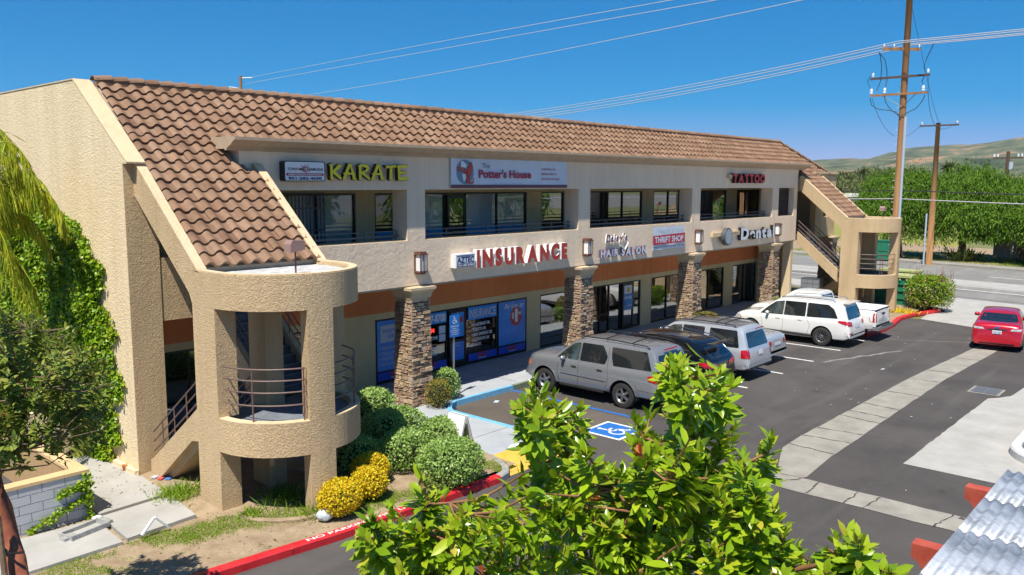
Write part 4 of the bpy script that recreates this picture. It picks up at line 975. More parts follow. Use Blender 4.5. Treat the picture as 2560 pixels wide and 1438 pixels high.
# accessible parking sign
t = empty('parking_sign', (17.08, 17.5, .15), 'blue accessible parking sign on a steel pole beside the nearest stone column', 'sign')
a = MB(); a.tube([(17.08, 17.5, .15), (17.08, 17.5, 2.62)], .03, 10); a.build('pole', mat('galv', (.45, .47, .5), .35, metal=.8), t)
a = MB(); a.prism([(16.90, 2.0), (17.26, 2.0), (17.28, 2.02), (17.28, 2.64), (17.26, 2.66), (16.90, 2.66), (16.88, 2.64), (16.88, 2.02)], 'y', 17.45, 17.462); b_ = recalc(a.build('sign_plate', mat('sign_blue', (.01, .17, .55), .4), t))
a = MB(); wheelchair(a, 0, 0, 1, lambda u, v: (16.94+u*.28, 17.447, 2.38+v*.26), .08); a.build('symbol', 'white', b_)
a = MB(); txt(a, 'PARKING', 16.92, 17.24, 2.30, 2.345, 17.447, 0, .01); txt(a, 'ONLY', 16.98, 17.18, 2.23, 2.275, 17.447, 0, .01); txt(a, 'MINIMUM', 16.95, 17.21, 2.12, 2.155, 17.447, 0, .01); txt(a, 'FINE $250', 16.95, 17.21, 2.06, 2.095, 17.447, 0, .01); a.box(16.9, 17.26, 17.445, 17.448, 2.185, 2.195); a.build('lettering', 'white', b_)
# flood lights on the tower roofs
def flood(x, y, z, label):
    t = empty('flood_light', (x, y, z), label, 'flood light')
    a = MB(); a.tube([(x, y, z), (x, y, z+.5)], .018, 8); a.build('stem', 'rust', t)
    a = MB(); a.prism([(x-.17, z+.44), (x+.15, z+.48), (x+.15, z+.66), (x-.12, z+.68), (x-.17, z+.6)], 'y', y-.11, y+.12); recalc(a.build('housing', mat('flood_brown', (.30, .19, .16), .6), t))
flood(9.15, 13.75, 4.8, 'pinkish brown flood light on a stem on the near tower roof'); flood(43.75, 13.8, 4.8, 'pale flood light on a stem on the far tower roof')
# ------------------------------------------------------------------ vehicles
def paint(name, col, metal=.0, rough=.28, coat=1.):
    m, t, b, N, L = nodes(name); b.inputs['Base Color'].default_value = (*col, 1); b.inputs['Metallic'].default_value = metal; b.inputs['Roughness'].default_value = rough
    b.inputs['Coat Weight'].default_value = coat; b.inputs['Coat Roughness'].default_value = .03
    tc = N.new('ShaderNodeTexCoord'); n = N.new('ShaderNodeTexNoise'); n.inputs['Scale'].default_value = 2.2; n.inputs['Detail'].default_value = 7
    L.new(tc.outputs['Object'], n.inputs['Vector'])
    ma = N.new('ShaderNodeMapRange'); ma.inputs[3].default_value = rough*.8; ma.inputs[4].default_value = rough*1.35; L.new(n.outputs['Fac'], ma.inputs[0]); L.new(ma.outputs[0], b.inputs['Roughness'])
    return m
M['tyre'] = mat('tyre', (.02, .019, .018), .85, (.035, .033, .03), 12)
M['alloy'] = mat('alloy', (.34, .34, .35), .35, metal=.85)
M['car_glass'] = mat('car_glass', (.012, .016, .018), .03, spec=.9, coat=1.)
M['car_glass_light'] = mat('car_glass_light', (.06, .085, .075), .04, (.018, .025, .024), 2.2, spec=.9, coat=1., contrast=(.4, .6))
M['trim'] = mat('trim', (.018, .018, .019), .5)
M['chrome'] = mat('chrome', (.75, .75, .76), .12, metal=1.)
M['tail_red'] = mat('tail_red', (.42, .006, .01), .12, coat=1.)
M['lens'] = mat('lens', (.55, .56, .56), .1, (.25, .25, .26), 9, coat=1.)
M['amber'] = mat('amber', (.85, .22, .02), .15, coat=1.)
M['plate'] = mat('plate', (.62, .64, .70), .4)
M['well'] = mat('well', (.01, .01, .01), .9)
def smoothp(pts, y):
    P = pts
    if y <= P[0][0]: return P[0][1]
    for i in range(len(P)-1):
        if y <= P[i+1][0]:
            t = (y-P[i][0])/(P[i+1][0]-P[i][0]+1e-9)
            p0 = P[max(i-1, 0)]; p1 = P[i]; p2 = P[i+1]; p3 = P[min(i+2, len(P)-1)]
            m1 = (p2[1]-p0[1])/(p2[0]-p0[0]+1e-9)*(p2[0]-p1[0]); m2 = (p3[1]-p1[1])/(p3[0]-p1[0]+1e-9)*(p2[0]-p1[0])
            d = p2[1]-p1[1]
            if m1*d <= 0: m1 = 0
            if m2*d <= 0: m2 = 0
            m1 = max(-abs(3*d), min(abs(3*d), m1)); m2 = max(-abs(3*d), min(abs(3*d), m2))
            return (2*t**3-3*t*t+1)*p1[1]+(t**3-2*t*t+t)*m1+(-2*t**3+3*t*t)*p2[1]+(t**3-t*t)*m2
    return P[-1][1]
def car(name, label, cat, x, y, rz, L, W, top, belt, bot, wheels, wr, col, side_w=(), ws=None, rw=None, tails=(), heads=(), spokes=6, rails=False, rack=False, tumble=.26, mirrors=None, handles=(), plate=None, trimc='trim', lower=None, seams=(), extra=None, glassm='car_glass', front_glass=None, group=None, wtaper=None, sill_d=0., plate_m='plate', roofm=None):
    """local frame: rear bumper at y=0, nose at y=L, x to the right. top/belt/bot: (y,z) curves"""
    root = empty(name, (0, 0, 0), label, cat, group)
    w2 = W/2
    # stations by arc length of the roof curve
    ys = []; yy = 0.; 
    while yy < L: 
        ys.append(yy); z0 = smoothp(top, yy); st = .09
        while st > .012 and abs(smoothp(top, yy+st)-z0) > .07: st *= .6
        yy += st
    ys.append(L)
    V = []; F = []; NS = 0
    def wid(y_):
        e = 1.
        if y_ < .45: e = 1-.10*((.45-y_)/.45)**2.2
        if y_ > L-.75: e = 1-(.17 if not wtaper else wtaper)*((y_-(L-.75))/.75)**2.3
        return w2*e
    for y_ in ys:
        zt = smoothp(top, y_); zb = min(smoothp(belt, y_), zt-.02); z0 = smoothp(bot, y_); w = wid(y_)
        up = max(0, zt-zb); ww = w-.045-up*tumble; rr = min(.09, up*.4+.02)
        zm = z0+(zb-z0)*.45
        sec = [(0, z0), (w*.6, z0), (w-.10, z0+.005), (w-.035, z0+.05), (w-.012-sill_d, z0+.16), (w-.004, z0+(zm-z0)*.6), (w, zm), (w-.004, zm+(zb-zm)*.35), (w-.012, zm+(zb-zm)*.68), (w-.022, zb-.05), (w-.045, zb),
               (w-.05-up*tumble*.33, zb+up*.33-rr*.2), (w-.05-up*tumble*.66, zb+up*.66-rr*.5), (ww-.005, zt-rr), (ww-rr*.45, zt-rr*.28), (ww-rr*1.2, zt), (ww*.66, zt+.022), (ww*.33, zt+.034), (0, zt+.038)]
        NS = len(sec)
        for s_, z_ in sec: V.append((s_, y_, z_))
        for s_, z_ in sec[1:-1]: V.append((-s_, y_, z_))
    RWN = NS+NS-2
    def ring(i):
        a = [i*RWN+k for k in range(NS)]; b = [i*RWN+NS+k for k in range(NS-2)]
        return a+b[::-1]
    for i in range(len(ys)-1):
        r0, r1 = ring(i), ring(i+1); n = len(r0)
        for k in range(n): F.append((r0[k], r0[(k+1) % n], r1[(k+1) % n], r1[k]))
    F.append(tuple(ring(0))[::-1]); F.append(tuple(ring(len(ys)-1)))
    me = bpy.data.meshes.new('shell'); me.from_pydata(V, [], F); me.update()
    bm = bmesh.new(); bm.from_mesh(me); bmesh.ops.remove_doubles(bm, verts=bm.verts, dist=.0005); bmesh.ops.recalc_face_normals(bm, faces=bm.faces)
    bvh = BVHTree.FromBMesh(bm); bm.to_mesh(me); bm.free()
    me.materials.append(M[col]); me.materials.append(M['well'])
    bo = bpy.data.objects.new('body', me); COL.objects.link(bo)
    # wheel arches
    cm = MB()
    for wy in wheels:
        for s in (-1, 1):
            c = MB(); n = 26; R_ = wr+.065
            c.add([(s*(w2+.2), wy+R_*math.cos(2*math.pi*k/n), wr+.01+R_*math.sin(2*math.pi*k/n)) for k in range(n)]+[(s*(w2-.32), wy+R_*math.cos(2*math.pi*k/n), wr+.01+R_*math.sin(2*math.pi*k/n)) for k in range(n)],
                  [tuple(range(n)), tuple(range(2*n-1, n-1, -1))]+[(k, k+n, (k+1) % n+n, (k+1) % n) for k in range(n)])
            cm.add(c.v, c.f)
    co = cm.build('cut', 'well', None, local=True); recalc(co)
    md = bo.modifiers.new('b', 'BOOLEAN'); md.operation = 'DIFFERENCE'; md.object = co; md.solver = 'EXACT'; md.material_mode = 'TRANSFER'
    dg = bpy.context.evaluated_depsgraph_get(); dg.update()
    nm = bpy.data.meshes.new_from_object(bo.evaluated_get(dg)); bo.modifiers.clear(); bo.data = nm; nm.name = 'body'
    bpy.data.objects.remove(co); nm.shade_smooth(); nm.set_sharp_from_angle(angle=R(32)); bo.parent = root
    # projected panels
    def proj(pts, d, nm_, mt, off=.006, par=None, step=.07, origin=None, thick=0.):
        """pts 2D polygon; d='side+','side-' (y,z) ; 'rear','front' (x,z) ; 'top' (x,y)"""
        P = [Vector(p) for p in pts]; n = len(P)
        # densify edge
        E = []
        for i in range(n):
            a, b = P[i], P[(i+1) % n]; k = max(1, int((b-a).length/step))
            for j in range(k): E.append(a+(b-a)*j/k)
        x0 = min(p.x for p in E); x1 = max(p.x for p in E); y0 = min(p.y for p in E); y1 = max(p.y for p in E)
        pts_ = list(E)
        def inside(p):
            c = False; m = len(E)
            for i in range(m):
                a, b = E[i], E[(i+1) % m]
                if (a.y > p.y) != (b.y > p.y) and p.x < (b.x-a.x)*(p.y-a.y)/(b.y-a.y)+a.x: c = not c
            return c
        gx = int((x1-x0)/step)+1; gy = int((y1-y0)/step)+1
        for i in range(1, gx):
            for j in range(1, gy):
                p = Vector((x0+(x1-x0)*i/gx, y0+(y1-y0)*j/gy))
                if inside(p) and min((p-e).length for e in E) > step*.4: pts_.append(p)
        m = len(E)
        vv, ee, ff, *_ = delaunay_2d_cdt(pts_, [(i, (i+1) % m) for i in range(m)], [], 1, 1e-5)
        out = []; ok = []
        for p in vv:
            if d[:4] == 'side': s = 1 if d[4] == '+' else -1; o_ = Vector((s*3, p.x, p.y)); dr = Vector((-s, 0, 0))
            elif d == 'rear': o_ = Vector((p.x, -3, p.y)); dr = Vector((0, 1, 0))
            elif d == 'front': o_ = Vector((p.x, L+3, p.y)); dr = Vector((0, -1, 0))
            else: o_ = Vector((p.x, p.y, 5)); dr = Vector((0, 0, -1))
            h = bvh.ray_cast(o_, dr)
            if h[0] is None: ok.append(False); out.append((0, 0, 0)); continue
            q = h[0]-dr*off; ok.append(True); out.append(tuple(q))
        fs = [tuple(f) for f in ff if all(ok[k] for k in f)]
        mb = MB(); mb.add(out, fs)
        return mb.build(nm_, mt, par or root, smooth=True, local=True)
    def rnd(pts, r=.05, k=3):
        o = []; n = len(pts)
        for i in range(n):
            p = Vector(pts[i]); a = Vector(pts[i-1])-p; b = Vector(pts[(i+1) % n])-p; ra = min(r, a.length*.4); rb = min(r, b.length*.4)
            A = p+a.normalized()*ra; B_ = p+b.normalized()*rb
            for j in range(k+1): t = j/k; o.append(((1-t)**2*A+2*t*(1-t)*p+t*t*B_)[:])
        return o
    if ws: proj(rnd(ws, .08), 'top' if ws[0][1] > 2.2 else 'front', 'windshield', front_glass or glassm, .006)
    if rw: proj(rnd(rw, .07), 'rear', 'rear_window', glassm, .006)
    for s in ('side+', 'side-'):
        for i, wpoly in enumerate(side_w):
            g_ = front_glass if (front_glass and i == 0) else glassm
            proj(rnd(wpoly, .045), s, 'side_window', g_, .005)
        for sm in seams:
            for i in range(len(sm)-1):
                a, b = Vector(sm[i]), Vector(sm[i+1]); q = (b-a).normalized(); q = Vector((-q.y, q.x))*.005
                if i == 0: allp = []
                allp.append([tuple(a-q), tuple(b-q), tuple(b+q), tuple(a+q)])
            mbs = None
            for pl in allp: proj(pl, s, 'door_seam', 'trim', .0025, bo)
        sg = 1 if s[4] == '+' else -1
        for hy, hz in handles:
            proj(rnd([(hy-.10, hz-.022), (hy+.10, hz-.018), (hy+.10, hz+.022), (hy-.10, hz+.018)], .02), s, 'door_handle', 'chrome' if handles and col != 'paint_white_car' else col, .022)
        if lower: proj(lower, s, 'side_trim', trimc, .012)
        if mirrors:
            my, mz = mirrors; a = MB(); xm = sg*(w2-.06)
            a.obox((xm+sg*.09, my, mz+.02), (.10, 0, 0), (0, .055, 0), (0, 0, .075)); o_ = a.build('wing_mirror', col, root, local=True)
            b = bmesh.new(); b.from_mesh(o_.data); bmesh.ops.bevel(b, geom=b.edges[:], offset=.03, segments=3, affect='EDGES'); b.to_mesh(o_.data); b.free(); o_.data.shade_smooth()
    for d, mt_, poly in tails:
        nm_ = 'tail_light'
        proj(rnd(poly, .03), d, nm_, mt_, .012)
    for d, mt_, poly in heads: proj(rnd(poly, .03), d, 'headlight', mt_, .012)
    if plate:
        px0, px1, pz0, pz1 = plate
        pl_ = proj([(px0, pz0), (px1, pz0), (px1, pz1), (px0, pz1)], 'rear', 'licence_plate', plate_m, .02)
    # wheels
    for wy in wheels:
        for s in (-1, 1):
            a = MB(); ax = s*(w2-.115); hw = .115
            a.lathe([(wr*.60, -hw+.01), (wr*.78, -hw), (wr*.95, -hw+.02), (wr, -hw+.06), (wr, hw-.06), (wr*.95, hw-.02), (wr*.78, hw), (wr*.60, hw-.01), (wr*.56, 0), (wr*.60, -hw+.01)], (0, 0, 0), 'x', 36)
            wt = a.build('wheel', 'tyre', root, local=True, smooth=True, angle=40); wt.location = (ax, wy, wr)
            a = MB(); a.lathe([(.0, s*.02), (wr*.55, s*.01), (wr*.60, s*.0)], (0, 0, 0), 'x', 30); a.build('brake_disc', 'well', wt, local=True)
            a = MB(); a.lathe([(wr*.52, s*.06), (wr*.59, s*(hw-.025)), (wr*.63, s*(hw-.012)), (wr*.60, s*(hw-.010)), (wr*.53, s*.065)], (0, 0, 0), 'x', 32)
            for k in range(spokes):
                t = 2*math.pi*k/spokes; c_, sn = math.cos(t), math.sin(t); wdt = .16*wr if spokes < 8 else .07*wr
                a.obox((s*.068, .29*wr*c_, .29*wr*sn), (.016, 0, 0), (0, .27*wr*c_, .27*wr*sn), (0, -wdt*.5*sn*1.2, wdt*.5*c_*1.2))
            a.lathe([(0, s*.10), (.16*wr, s*.10), (.19*wr, s*.07)], (0, 0, 0), 'x', 16)
            a.build('rim', 'alloy', wt, local=True, angle=35)
    if rails:
        y0, y1, zr, xr_ = rails
        for s in (-1, 1):
            a = MB(); a.tube([(s*xr_, y0, smoothp(top, y0)+.02), (s*xr_, y0+.12, smoothp(top, y0+.12)+.075), (s*xr_, (y0+y1)/2, smoothp(top, (y0+y1)/2)+.085), (s*xr_, y1-.12, smoothp(top, y1-.12)+.075), (s*xr_, y1, smoothp(top, y1)+.02)], .018, 8)
            a.build('roof_rail', trimc if rack else 'chrome', root, local=True, smooth=True)
    if rack:
        for yb in rack:
            a = MB(); a.tube([(-rails[3], yb, smoothp(top, yb)+.09), (0, yb, smoothp(top, yb)+.13), (rails[3], yb, smoothp(top, yb)+.09)], .018, 8); a.build('cross_bar', 'trim', root, local=True, smooth=True)
    if extra: extra(root, proj, rnd, bo, smoothp)
    root.location = (x, y, 0); root.rotation_euler = (0, 0, rz)
    return root
M['paint_grey'] = paint('paint_grey', (.25, .26, .275), .35, .26); M['paint_black'] = paint('paint_black', (.006, .006, .008), .2, .12); M['paint_silver'] = paint('paint_silver', (.50, .53, .56), .35, .25)
M['paint_white_car'] = paint('paint_white_car', (.76, .75, .71), 0, .25); M['paint_red_car'] = paint('paint_red_car', (.50, .006, .02), .2, .22); M['paint_roof'] = paint('paint_roof', (.22, .225, .235), .3, .3)
# big grey off-roader
def ex_grey(root, proj, rnd, bo, sp_):
    for s in ('side+', 'side-'):
        sg = 1 if s[4] == '+' else -1
        for wy, a0, a1 in ((1.28, -8, 188), (4.22, -12, 190)):
            q = [(wy+.56*math.cos(R(a0+(a1-a0)*i/16)), .40+.56*math.sin(R(a0+(a1-a0)*i/16))) for i in range(17)]+[(wy+.455*math.cos(R(a1+(a0-a1)*i/16)), .40+.455*math.sin(R(a1+(a0-a1)*i/16))) for i in range(17)]
            proj(q, s, 'fender_flare', 'paint_grey', .035)
        a = MB(); a.box(*sorted((sg*.90, sg*1.03)), 1.95, 3.6, .36, .41); a.build('running_board', 'trim', root, local=True)
        proj([(1.9, .72), (3.62, .74), (3.62, .80), (1.9, .78)], s, 'side_moulding', 'paint_grey', .022)
        a = MB(); a.box(*sorted((sg*.80, sg*.95)), .80, .83, .30, .62); a.build('mud_flap', 'trim', root, local=True)
    a = MB(); a.tube([(-.35, .28, 1.80), (.35, .28, 1.80)], .022, 8); a.build('brake_light', 'tail_red', root, local=True)
    for k in range(-3, 4): proj([(k*.13-.012, 1.0), (k*.13+.012, 1.0), (k*.13+.012, 3.0), (k*.13-.012, 3.0)], 'top', 'roof_rib', 'paint_roof', .012, bo)
car('off_roader', 'large grey four door off-roader with roof rack parked nearest the camera', 'car', 20.86, 12.02, 0, 5.16, 1.97,
    [(0, .62), (.04, .95), (.09, 1.08), (.20, 1.40), (.32, 1.68), (.48, 1.80), (1.4, 1.85), (2.75, 1.85), (3.12, 1.79), (3.45, 1.58), (3.88, 1.26), (4.1, 1.23), (4.75, 1.17), (5.02, 1.07), (5.12, .88), (5.16, .60)],
    [(0, .60), (.1, 1.02), (.5, 1.14), (3.5, 1.14), (3.9, 1.14), (4.7, 1.08), (5.16, .55)], [(0, .46), (.3, .40), (4.8, .36), (5.16, .42)], (1.28, 4.22), .39, 'paint_grey',
    side_w=[[(2.95, 1.20), (3.78, 1.19), (3.56, 1.40), (3.20, 1.68), (2.95, 1.73)], [(1.96, 1.21), (2.89, 1.20), (2.89, 1.735), (2.12, 1.74), (1.90, 1.44)], [(.34, 1.24), (1.66, 1.21), (1.76, 1.46), (1.80, 1.74), (.58, 1.74)]],
    ws=[(-.72, 3.84), (.72, 3.84), (.64, 3.16), (-.64, 3.16)], rw=[(-.74, 1.16), (.74, 1.16), (.66, 1.66), (-.66, 1.66)],
    tails=[('rear', 'tail_red', [(-.97, .90), (-.74, .90), (-.76, 1.14), (-.95, 1.14)]), ('rear', 'tail_red', [(.97, .90), (.74, .90), (.76, 1.14), (.95, 1.14)]), ('side-', 'tail_red', [(.03, .90), (.42, .96), (.44, 1.10), (.10, 1.14)]), ('side+', 'tail_red', [(.03, .90), (.42, .96), (.44, 1.10), (.10, 1.14)])],
    heads=[('side-', 'amber', [(4.80, .80), (5.0, .80), (4.98, .94), (4.82, .96)]), ('front', 'lens', [(-.85, .78), (-.45, .78), (-.45, .94), (-.85, .94)]), ('front', 'lens', [(.85, .78), (.45, .78), (.45, .94), (.85, .94)])],
    spokes=5, rails=(.55, 3.0, 0, .68), rack=(1.15, 2.1), mirrors=(3.48, 1.18), handles=((2.12, 1.02), (3.08, 1.0)), plate=(-.16, .16, .74, .90),
    seams=[[(2.93, 1.70), (2.92, .62), (2.95, .46)], [(1.88, 1.72), (1.86, 1.1), (1.80, .84), (1.92, .46)], [(3.68, 1.12), (3.72, .85), (3.66, .5)], [(.02, .62), (.75, .64)]], extra=ex_grey, front_glass='car_glass_light')
def ex_black(root, proj, rnd, bo, sp_):
    for s in ('side+', 'side-'):
        proj([(1.0, 1.19), (3.35, 1.12), (3.35, 1.14), (1.0, 1.215)], s, 'chrome_strip', 'chrome', .012); 
        proj([(1.0, 1.20), (1.03, 1.20), (1.42, 1.52), (1.6, 1.56), (1.6, 1.58), (1.38, 1.54)], s, 'chrome_strip', 'chrome', .012)
        proj([(1.6, 1.555), (2.9, 1.50), (2.9, 1.515), (1.6, 1.575)], s, 'chrome_strip', 'chrome', .012)
    a = MB(); a.prism([(-.62, .30), (.62, .30), (.55, .10), (-.55, .10)], 'z', 1.60, 1.63); a.build('spoiler', 'paint_black', root, local=True)
car('crossover_car', 'glossy black crossover parked between the grey and the silver off-roaders', 'car', 23.55, 11.95, 0, 4.9, 1.93,
    [(0, .60), (.05, .98), (.14, 1.12), (.45, 1.45), (.62, 1.58), (1.2, 1.68), (2.2, 1.71), (2.8, 1.66), (3.3, 1.42), (3.75, 1.12), (4.3, 1.02), (4.7, .88), (4.85, .74), (4.9, .55)],
    [(0, .56), (.12, 1.05), (.6, 1.14), (3.3, 1.04), (3.8, 1.0), (4.6, .84), (4.9, .5)], [(0, .42), (.3, .32), (4.6, .28), (4.9, .34)], (1.0, 3.86), .37, 'paint_black',
    side_w=[[(2.6, 1.12), (3.4, 1.10), (3.2, 1.30), (2.8, 1.54), (2.6, 1.57)], [(1.7, 1.17), (2.52, 1.14), (2.52, 1.58), (1.74, 1.58)], [(1.12, 1.20), (1.62, 1.18), (1.66, 1.56), (1.5, 1.54)], [(.55, 1.22), (1.0, 1.22), (1.3, 1.52), (.95, 1.52)]],
    ws=[(-.68, 3.62), (.68, 3.62), (.58, 2.9), (-.58, 2.9)], rw=[(-.66, 1.14), (.66, 1.14), (.54, 1.48), (-.54, 1.48)],
    tails=[('rear', 'tail_red', [(-.94, .92), (-.38, .90), (-.40, 1.0), (-.60, 1.04), (-.92, 1.10)]), ('rear', 'tail_red', [(.94, .92), (.38, .90), (.40, 1.0), (.60, 1.04), (.92, 1.10)]), ('side-', 'tail_red', [(.04, .92), (.40, 1.02), (.42, 1.08), (.10, 1.08)])],
    rails=(.75, 2.7, 0, .64), plate=(-.16, .16, .78, .94), mirrors=(3.2, 1.14), handles=((1.75, 1.0), (2.75, .98)), extra=ex_black, spokes=5)
def ex_pilot(root, proj, rnd, bo, sp_):
    proj([(-.74, .56), (-.70, 3.0), (.70, 3.0), (.74, .56)], 'top', 'roof_panel', 'paint_roof', .008, bo)
    proj([(-.88, .44), (.88, .44), (.90, .50), (-.90, .50)], 'rear', 'bumper_trim', 'trim', .02)
    a = MB(); a.tube([(-.3, .10, 1.76), (.3, .10, 1.76)], .02, 8); a.build('brake_light', 'tail_red', root, local=True)
    for s in ('side+', 'side-'): proj([(1.6, .62), (3.5, .64), (3.5, .72), (1.6, .70)], s, 'side_moulding', 'paint_silver', .02)
car('off_roader', 'boxy silver off-roader with black roof rails, between the black crossover and the silver saloon', 'car', 26.2, 11.95, 0, 4.78, 1.96,
    [(0, .62), (.04, .95), (.10, 1.10), (.22, 1.45), (.34, 1.70), (.50, 1.77), (1.4, 1.80), (2.5, 1.79), (2.95, 1.72), (3.4, 1.42), (3.75, 1.16), (4.3, 1.08), (4.6, 1.0), (4.72, .85), (4.78, .6)],
    [(0, .60), (.1, 1.04), (.5, 1.10), (3.4, 1.06), (3.8, 1.02), (4.4, .95), (4.78, .55)], [(0, .44), (.3, .38), (4.4, .32), (4.78, .38)], (1.08, 3.8), .375, 'paint_silver',
    side_w=[[(2.60, 1.10), (3.58, 1.10), (3.30, 1.36), (2.98, 1.62), (2.60, 1.67)], [(1.70, 1.12), (2.55, 1.10), (2.55, 1.68), (1.72, 1.69)], [(.36, 1.14), (1.5, 1.12), (1.52, 1.69), (.52, 1.69)]],
    ws=[(-.72, 3.62), (.72, 3.62), (.62, 3.0), (-.62, 3.0)], rw=[(-.74, 1.14), (.74, 1.14), (.64, 1.62), (-.64, 1.62)],
    tails=[('rear', 'tail_red', [(-.97, .80), (-.76, .80), (-.78, 1.10), (-.96, 1.10)]), ('rear', 'tail_red', [(.97, .80), (.76, .80), (.78, 1.10), (.96, 1.10)]), ('side-', 'tail_red', [(.03, .80), (.26, .82), (.28, 1.08), (.08, 1.10)])],
    rails=(.6, 2.9, 0, .70), rack=(1.0, 1.35, 2.3), plate=(-.16, .16, .86, 1.02), mirrors=(3.35, 1.14), handles=((1.75, .98), (2.7, .96)), extra=ex_pilot, glassm='car_glass', front_glass='car_glass_light', spokes=5)
car('saloon_car', 'silver saloon parked in the bay beside the empty gap, third from the far end', 'car', 28.9, 12.55, 0, 4.52, 1.82,
    [(0, .50), (.03, .82), (.10, 1.0), (.25, 1.05), (.75, 1.09), (1.1, 1.25), (1.55, 1.40), (2.2, 1.42), (2.7, 1.36), (3.1, 1.14), (3.4, .98), (4.0, .90), (4.35, .78), (4.52, .5)],
    [(0, .48), (.12, .94), (.8, .96), (3.2, .90), (3.6, .86), (4.3, .72), (4.52, .45)], [(0, .36), (.3, .26), (4.2, .22), (4.52, .26)], (.98, 3.74), .33, 'paint_silver',
    side_w=[[(2.15, .98), (3.02, .94), (2.75, 1.18), (2.45, 1.31), (2.15, 1.34)], [(1.25, 1.0), (2.08, .98), (2.08, 1.35), (1.65, 1.34), (1.35, 1.2)]],
    ws=[(-.66, 3.25), (.66, 3.25), (.55, 2.6), (-.55, 2.6)], rw=[(-.62, 1.12), (.62, 1.12), (.52, 1.34), (-.52, 1.34)],
    tails=[('rear', 'tail_red', [(-.89, .74), (-.50, .74), (-.50, .88), (-.86, .92)]), ('rear', 'tail_red', [(.89, .74), (.50, .74), (.50, .88), (.86, .92)]), ('side-', 'tail_red', [(.04, .76), (.32, .82), (.30, .90), (.08, .92)])],
    plate=(-.26, .26, .70, .82), mirrors=(2.85, 1.0), handles=((1.5, .88), (2.3, .86)), spokes=10)
def ex_merc(root, proj, rnd, bo, sp_):
    for s in ('side+', 'side-'):
        proj([(1.55, .40), (3.95, .42), (3.9, .47), (1.55, .45)], s, 'side_moulding', 'chrome', .02)
        proj([(1.5, .34), (4.0, .36), (3.95, .42), (1.55, .40)], s, 'sill_trim', 'trim', .016)
    proj([(-.95, .44), (.95, .44), (.92, .30), (-.92, .30)], 'rear', 'bumper_trim', 'trim', .015)
    proj([(-.94, .60), (-.55, .60), (-.55, .64), (-.94, .64)], 'rear', 'reflector', 'tail_red', .015)
    a = MB(); a.prism([(-.68, .42), (.68, .42), (.62, .18), (-.62, .18)], 'z', 1.78, 1.81); a.build('spoiler', 'paint_white_car', root, local=True)
car('luxury_off_roader', 'long white seven seat off-roader with chrome roof rails beside the pickup', 'car', 34.22, 11.5, 0, 5.12, 1.94,
    [(0, .60), (.05, .95), (.12, 1.10), (.26, 1.45), (.38, 1.70), (.55, 1.79), (1.4, 1.83), (2.6, 1.82), (3.1, 1.74), (3.55, 1.45), (3.95, 1.17), (4.5, 1.10), (4.9, .98), (5.05, .82), (5.12, .6)],
    [(0, .56), (.12, 1.02), (.6, 1.10), (3.6, 1.04), (4.0, 1.02), (4.7, .94), (5.12, .5)], [(0, .40), (.3, .32), (4.8, .28), (5.12, .34)], (1.12, 4.19), .385, 'paint_white_car',
    side_w=[[(2.80, 1.12), (3.82, 1.09), (3.52, 1.38), (3.18, 1.64), (2.80, 1.70)], [(1.84, 1.14), (2.76, 1.12), (2.76, 1.705), (1.86, 1.71)], [(.50, 1.19), (1.78, 1.14), (1.80, 1.71), (.95, 1.70), (.70, 1.54)]],
    ws=[(-.72, 3.82), (.72, 3.82), (.62, 3.15), (-.62, 3.15)], rw=[(-.74, 1.16), (.74, 1.16), (.62, 1.62), (-.62, 1.62)],
    tails=[('rear', 'tail_red', [(-.96, .90), (-.55, .92), (-.55, 1.06), (-.94, 1.12)]), ('rear', 'tail_red', [(.96, .90), (.55, .92), (.55, 1.06), (.94, 1.12)]), ('side-', 'tail_red', [(.05, .92), (.50, 1.06), (.46, 1.12), (.10, 1.12)])],
    heads=[('side-', 'lens', [(4.62, .80), (4.98, .74), (4.92, .92), (4.70, .94)]), ('side-', 'amber', [(4.62, .80), (4.70, .79), (4.72, .86), (4.64, .87)])],
    rails=(.7, 3.0, 0, .68), plate=(-.24, .24, .80, .92), mirrors=(3.45, 1.14), handles=((2.05, 1.0), (3.0, .98)), extra=ex_merc, spokes=10, front_glass='car_glass_light',
    seams=[[(2.78, 1.68), (2.78, .6), (2.82, .46)], [(1.82, 1.7), (1.78, 1.1), (1.62, .8), (1.72, .46)], [(3.75, 1.08), (3.72, .8), (3.68, .46)]])
# pickup
def ex_pick(root, proj, rnd, bo, sp_):
    a = MB(); a.prism([(-.86, .06), (.86, .06), (.86, 2.30), (-.86, 2.30)], 'z', 1.335, 1.375); c = a.build('bed_cover', 'white', root, local=True)
    b = bmesh.new(); b.from_mesh(c.data); bmesh.ops.recalc_face_normals(b, faces=b.faces); bmesh.ops.bevel(b, geom=b.edges[:], offset=.015, segments=2, affect='EDGES'); b.to_mesh(c.data); b.free()
    a = MB(); a.box(-.84, .84, .02, .07, 1.31, 1.336); a.build('seal', 'trim', root, local=True)
    a = MB(); a.box(-.95, .95, -.16, .10, .50, .66); a.box(-.45, .45, -.17, -.10, .52, .60); c = a.build('bumper', 'chrome', root, local=True)
    a = MB(); a.box(-.5, .5, -.20, -.02, .655, .675); a.build('bumper_step', 'trim', root, local=True)
    a = MB(); a.box(-.12, .12, -.035, .01, 1.10, 1.18); a.build('tailgate_handle', 'trim', root, local=True)
    a = MB(); txt(a, 'CHEVROLET', -.5, .5, .86, .96, -.012, 0, .01); a.build('lettering', 'paint_silver', root, local=True)
    a = MB(); a.box(-.2, .2, 2.48, 2.56, 1.80, 1.84); a.build('brake_light', 'tail_red', root, local=True)
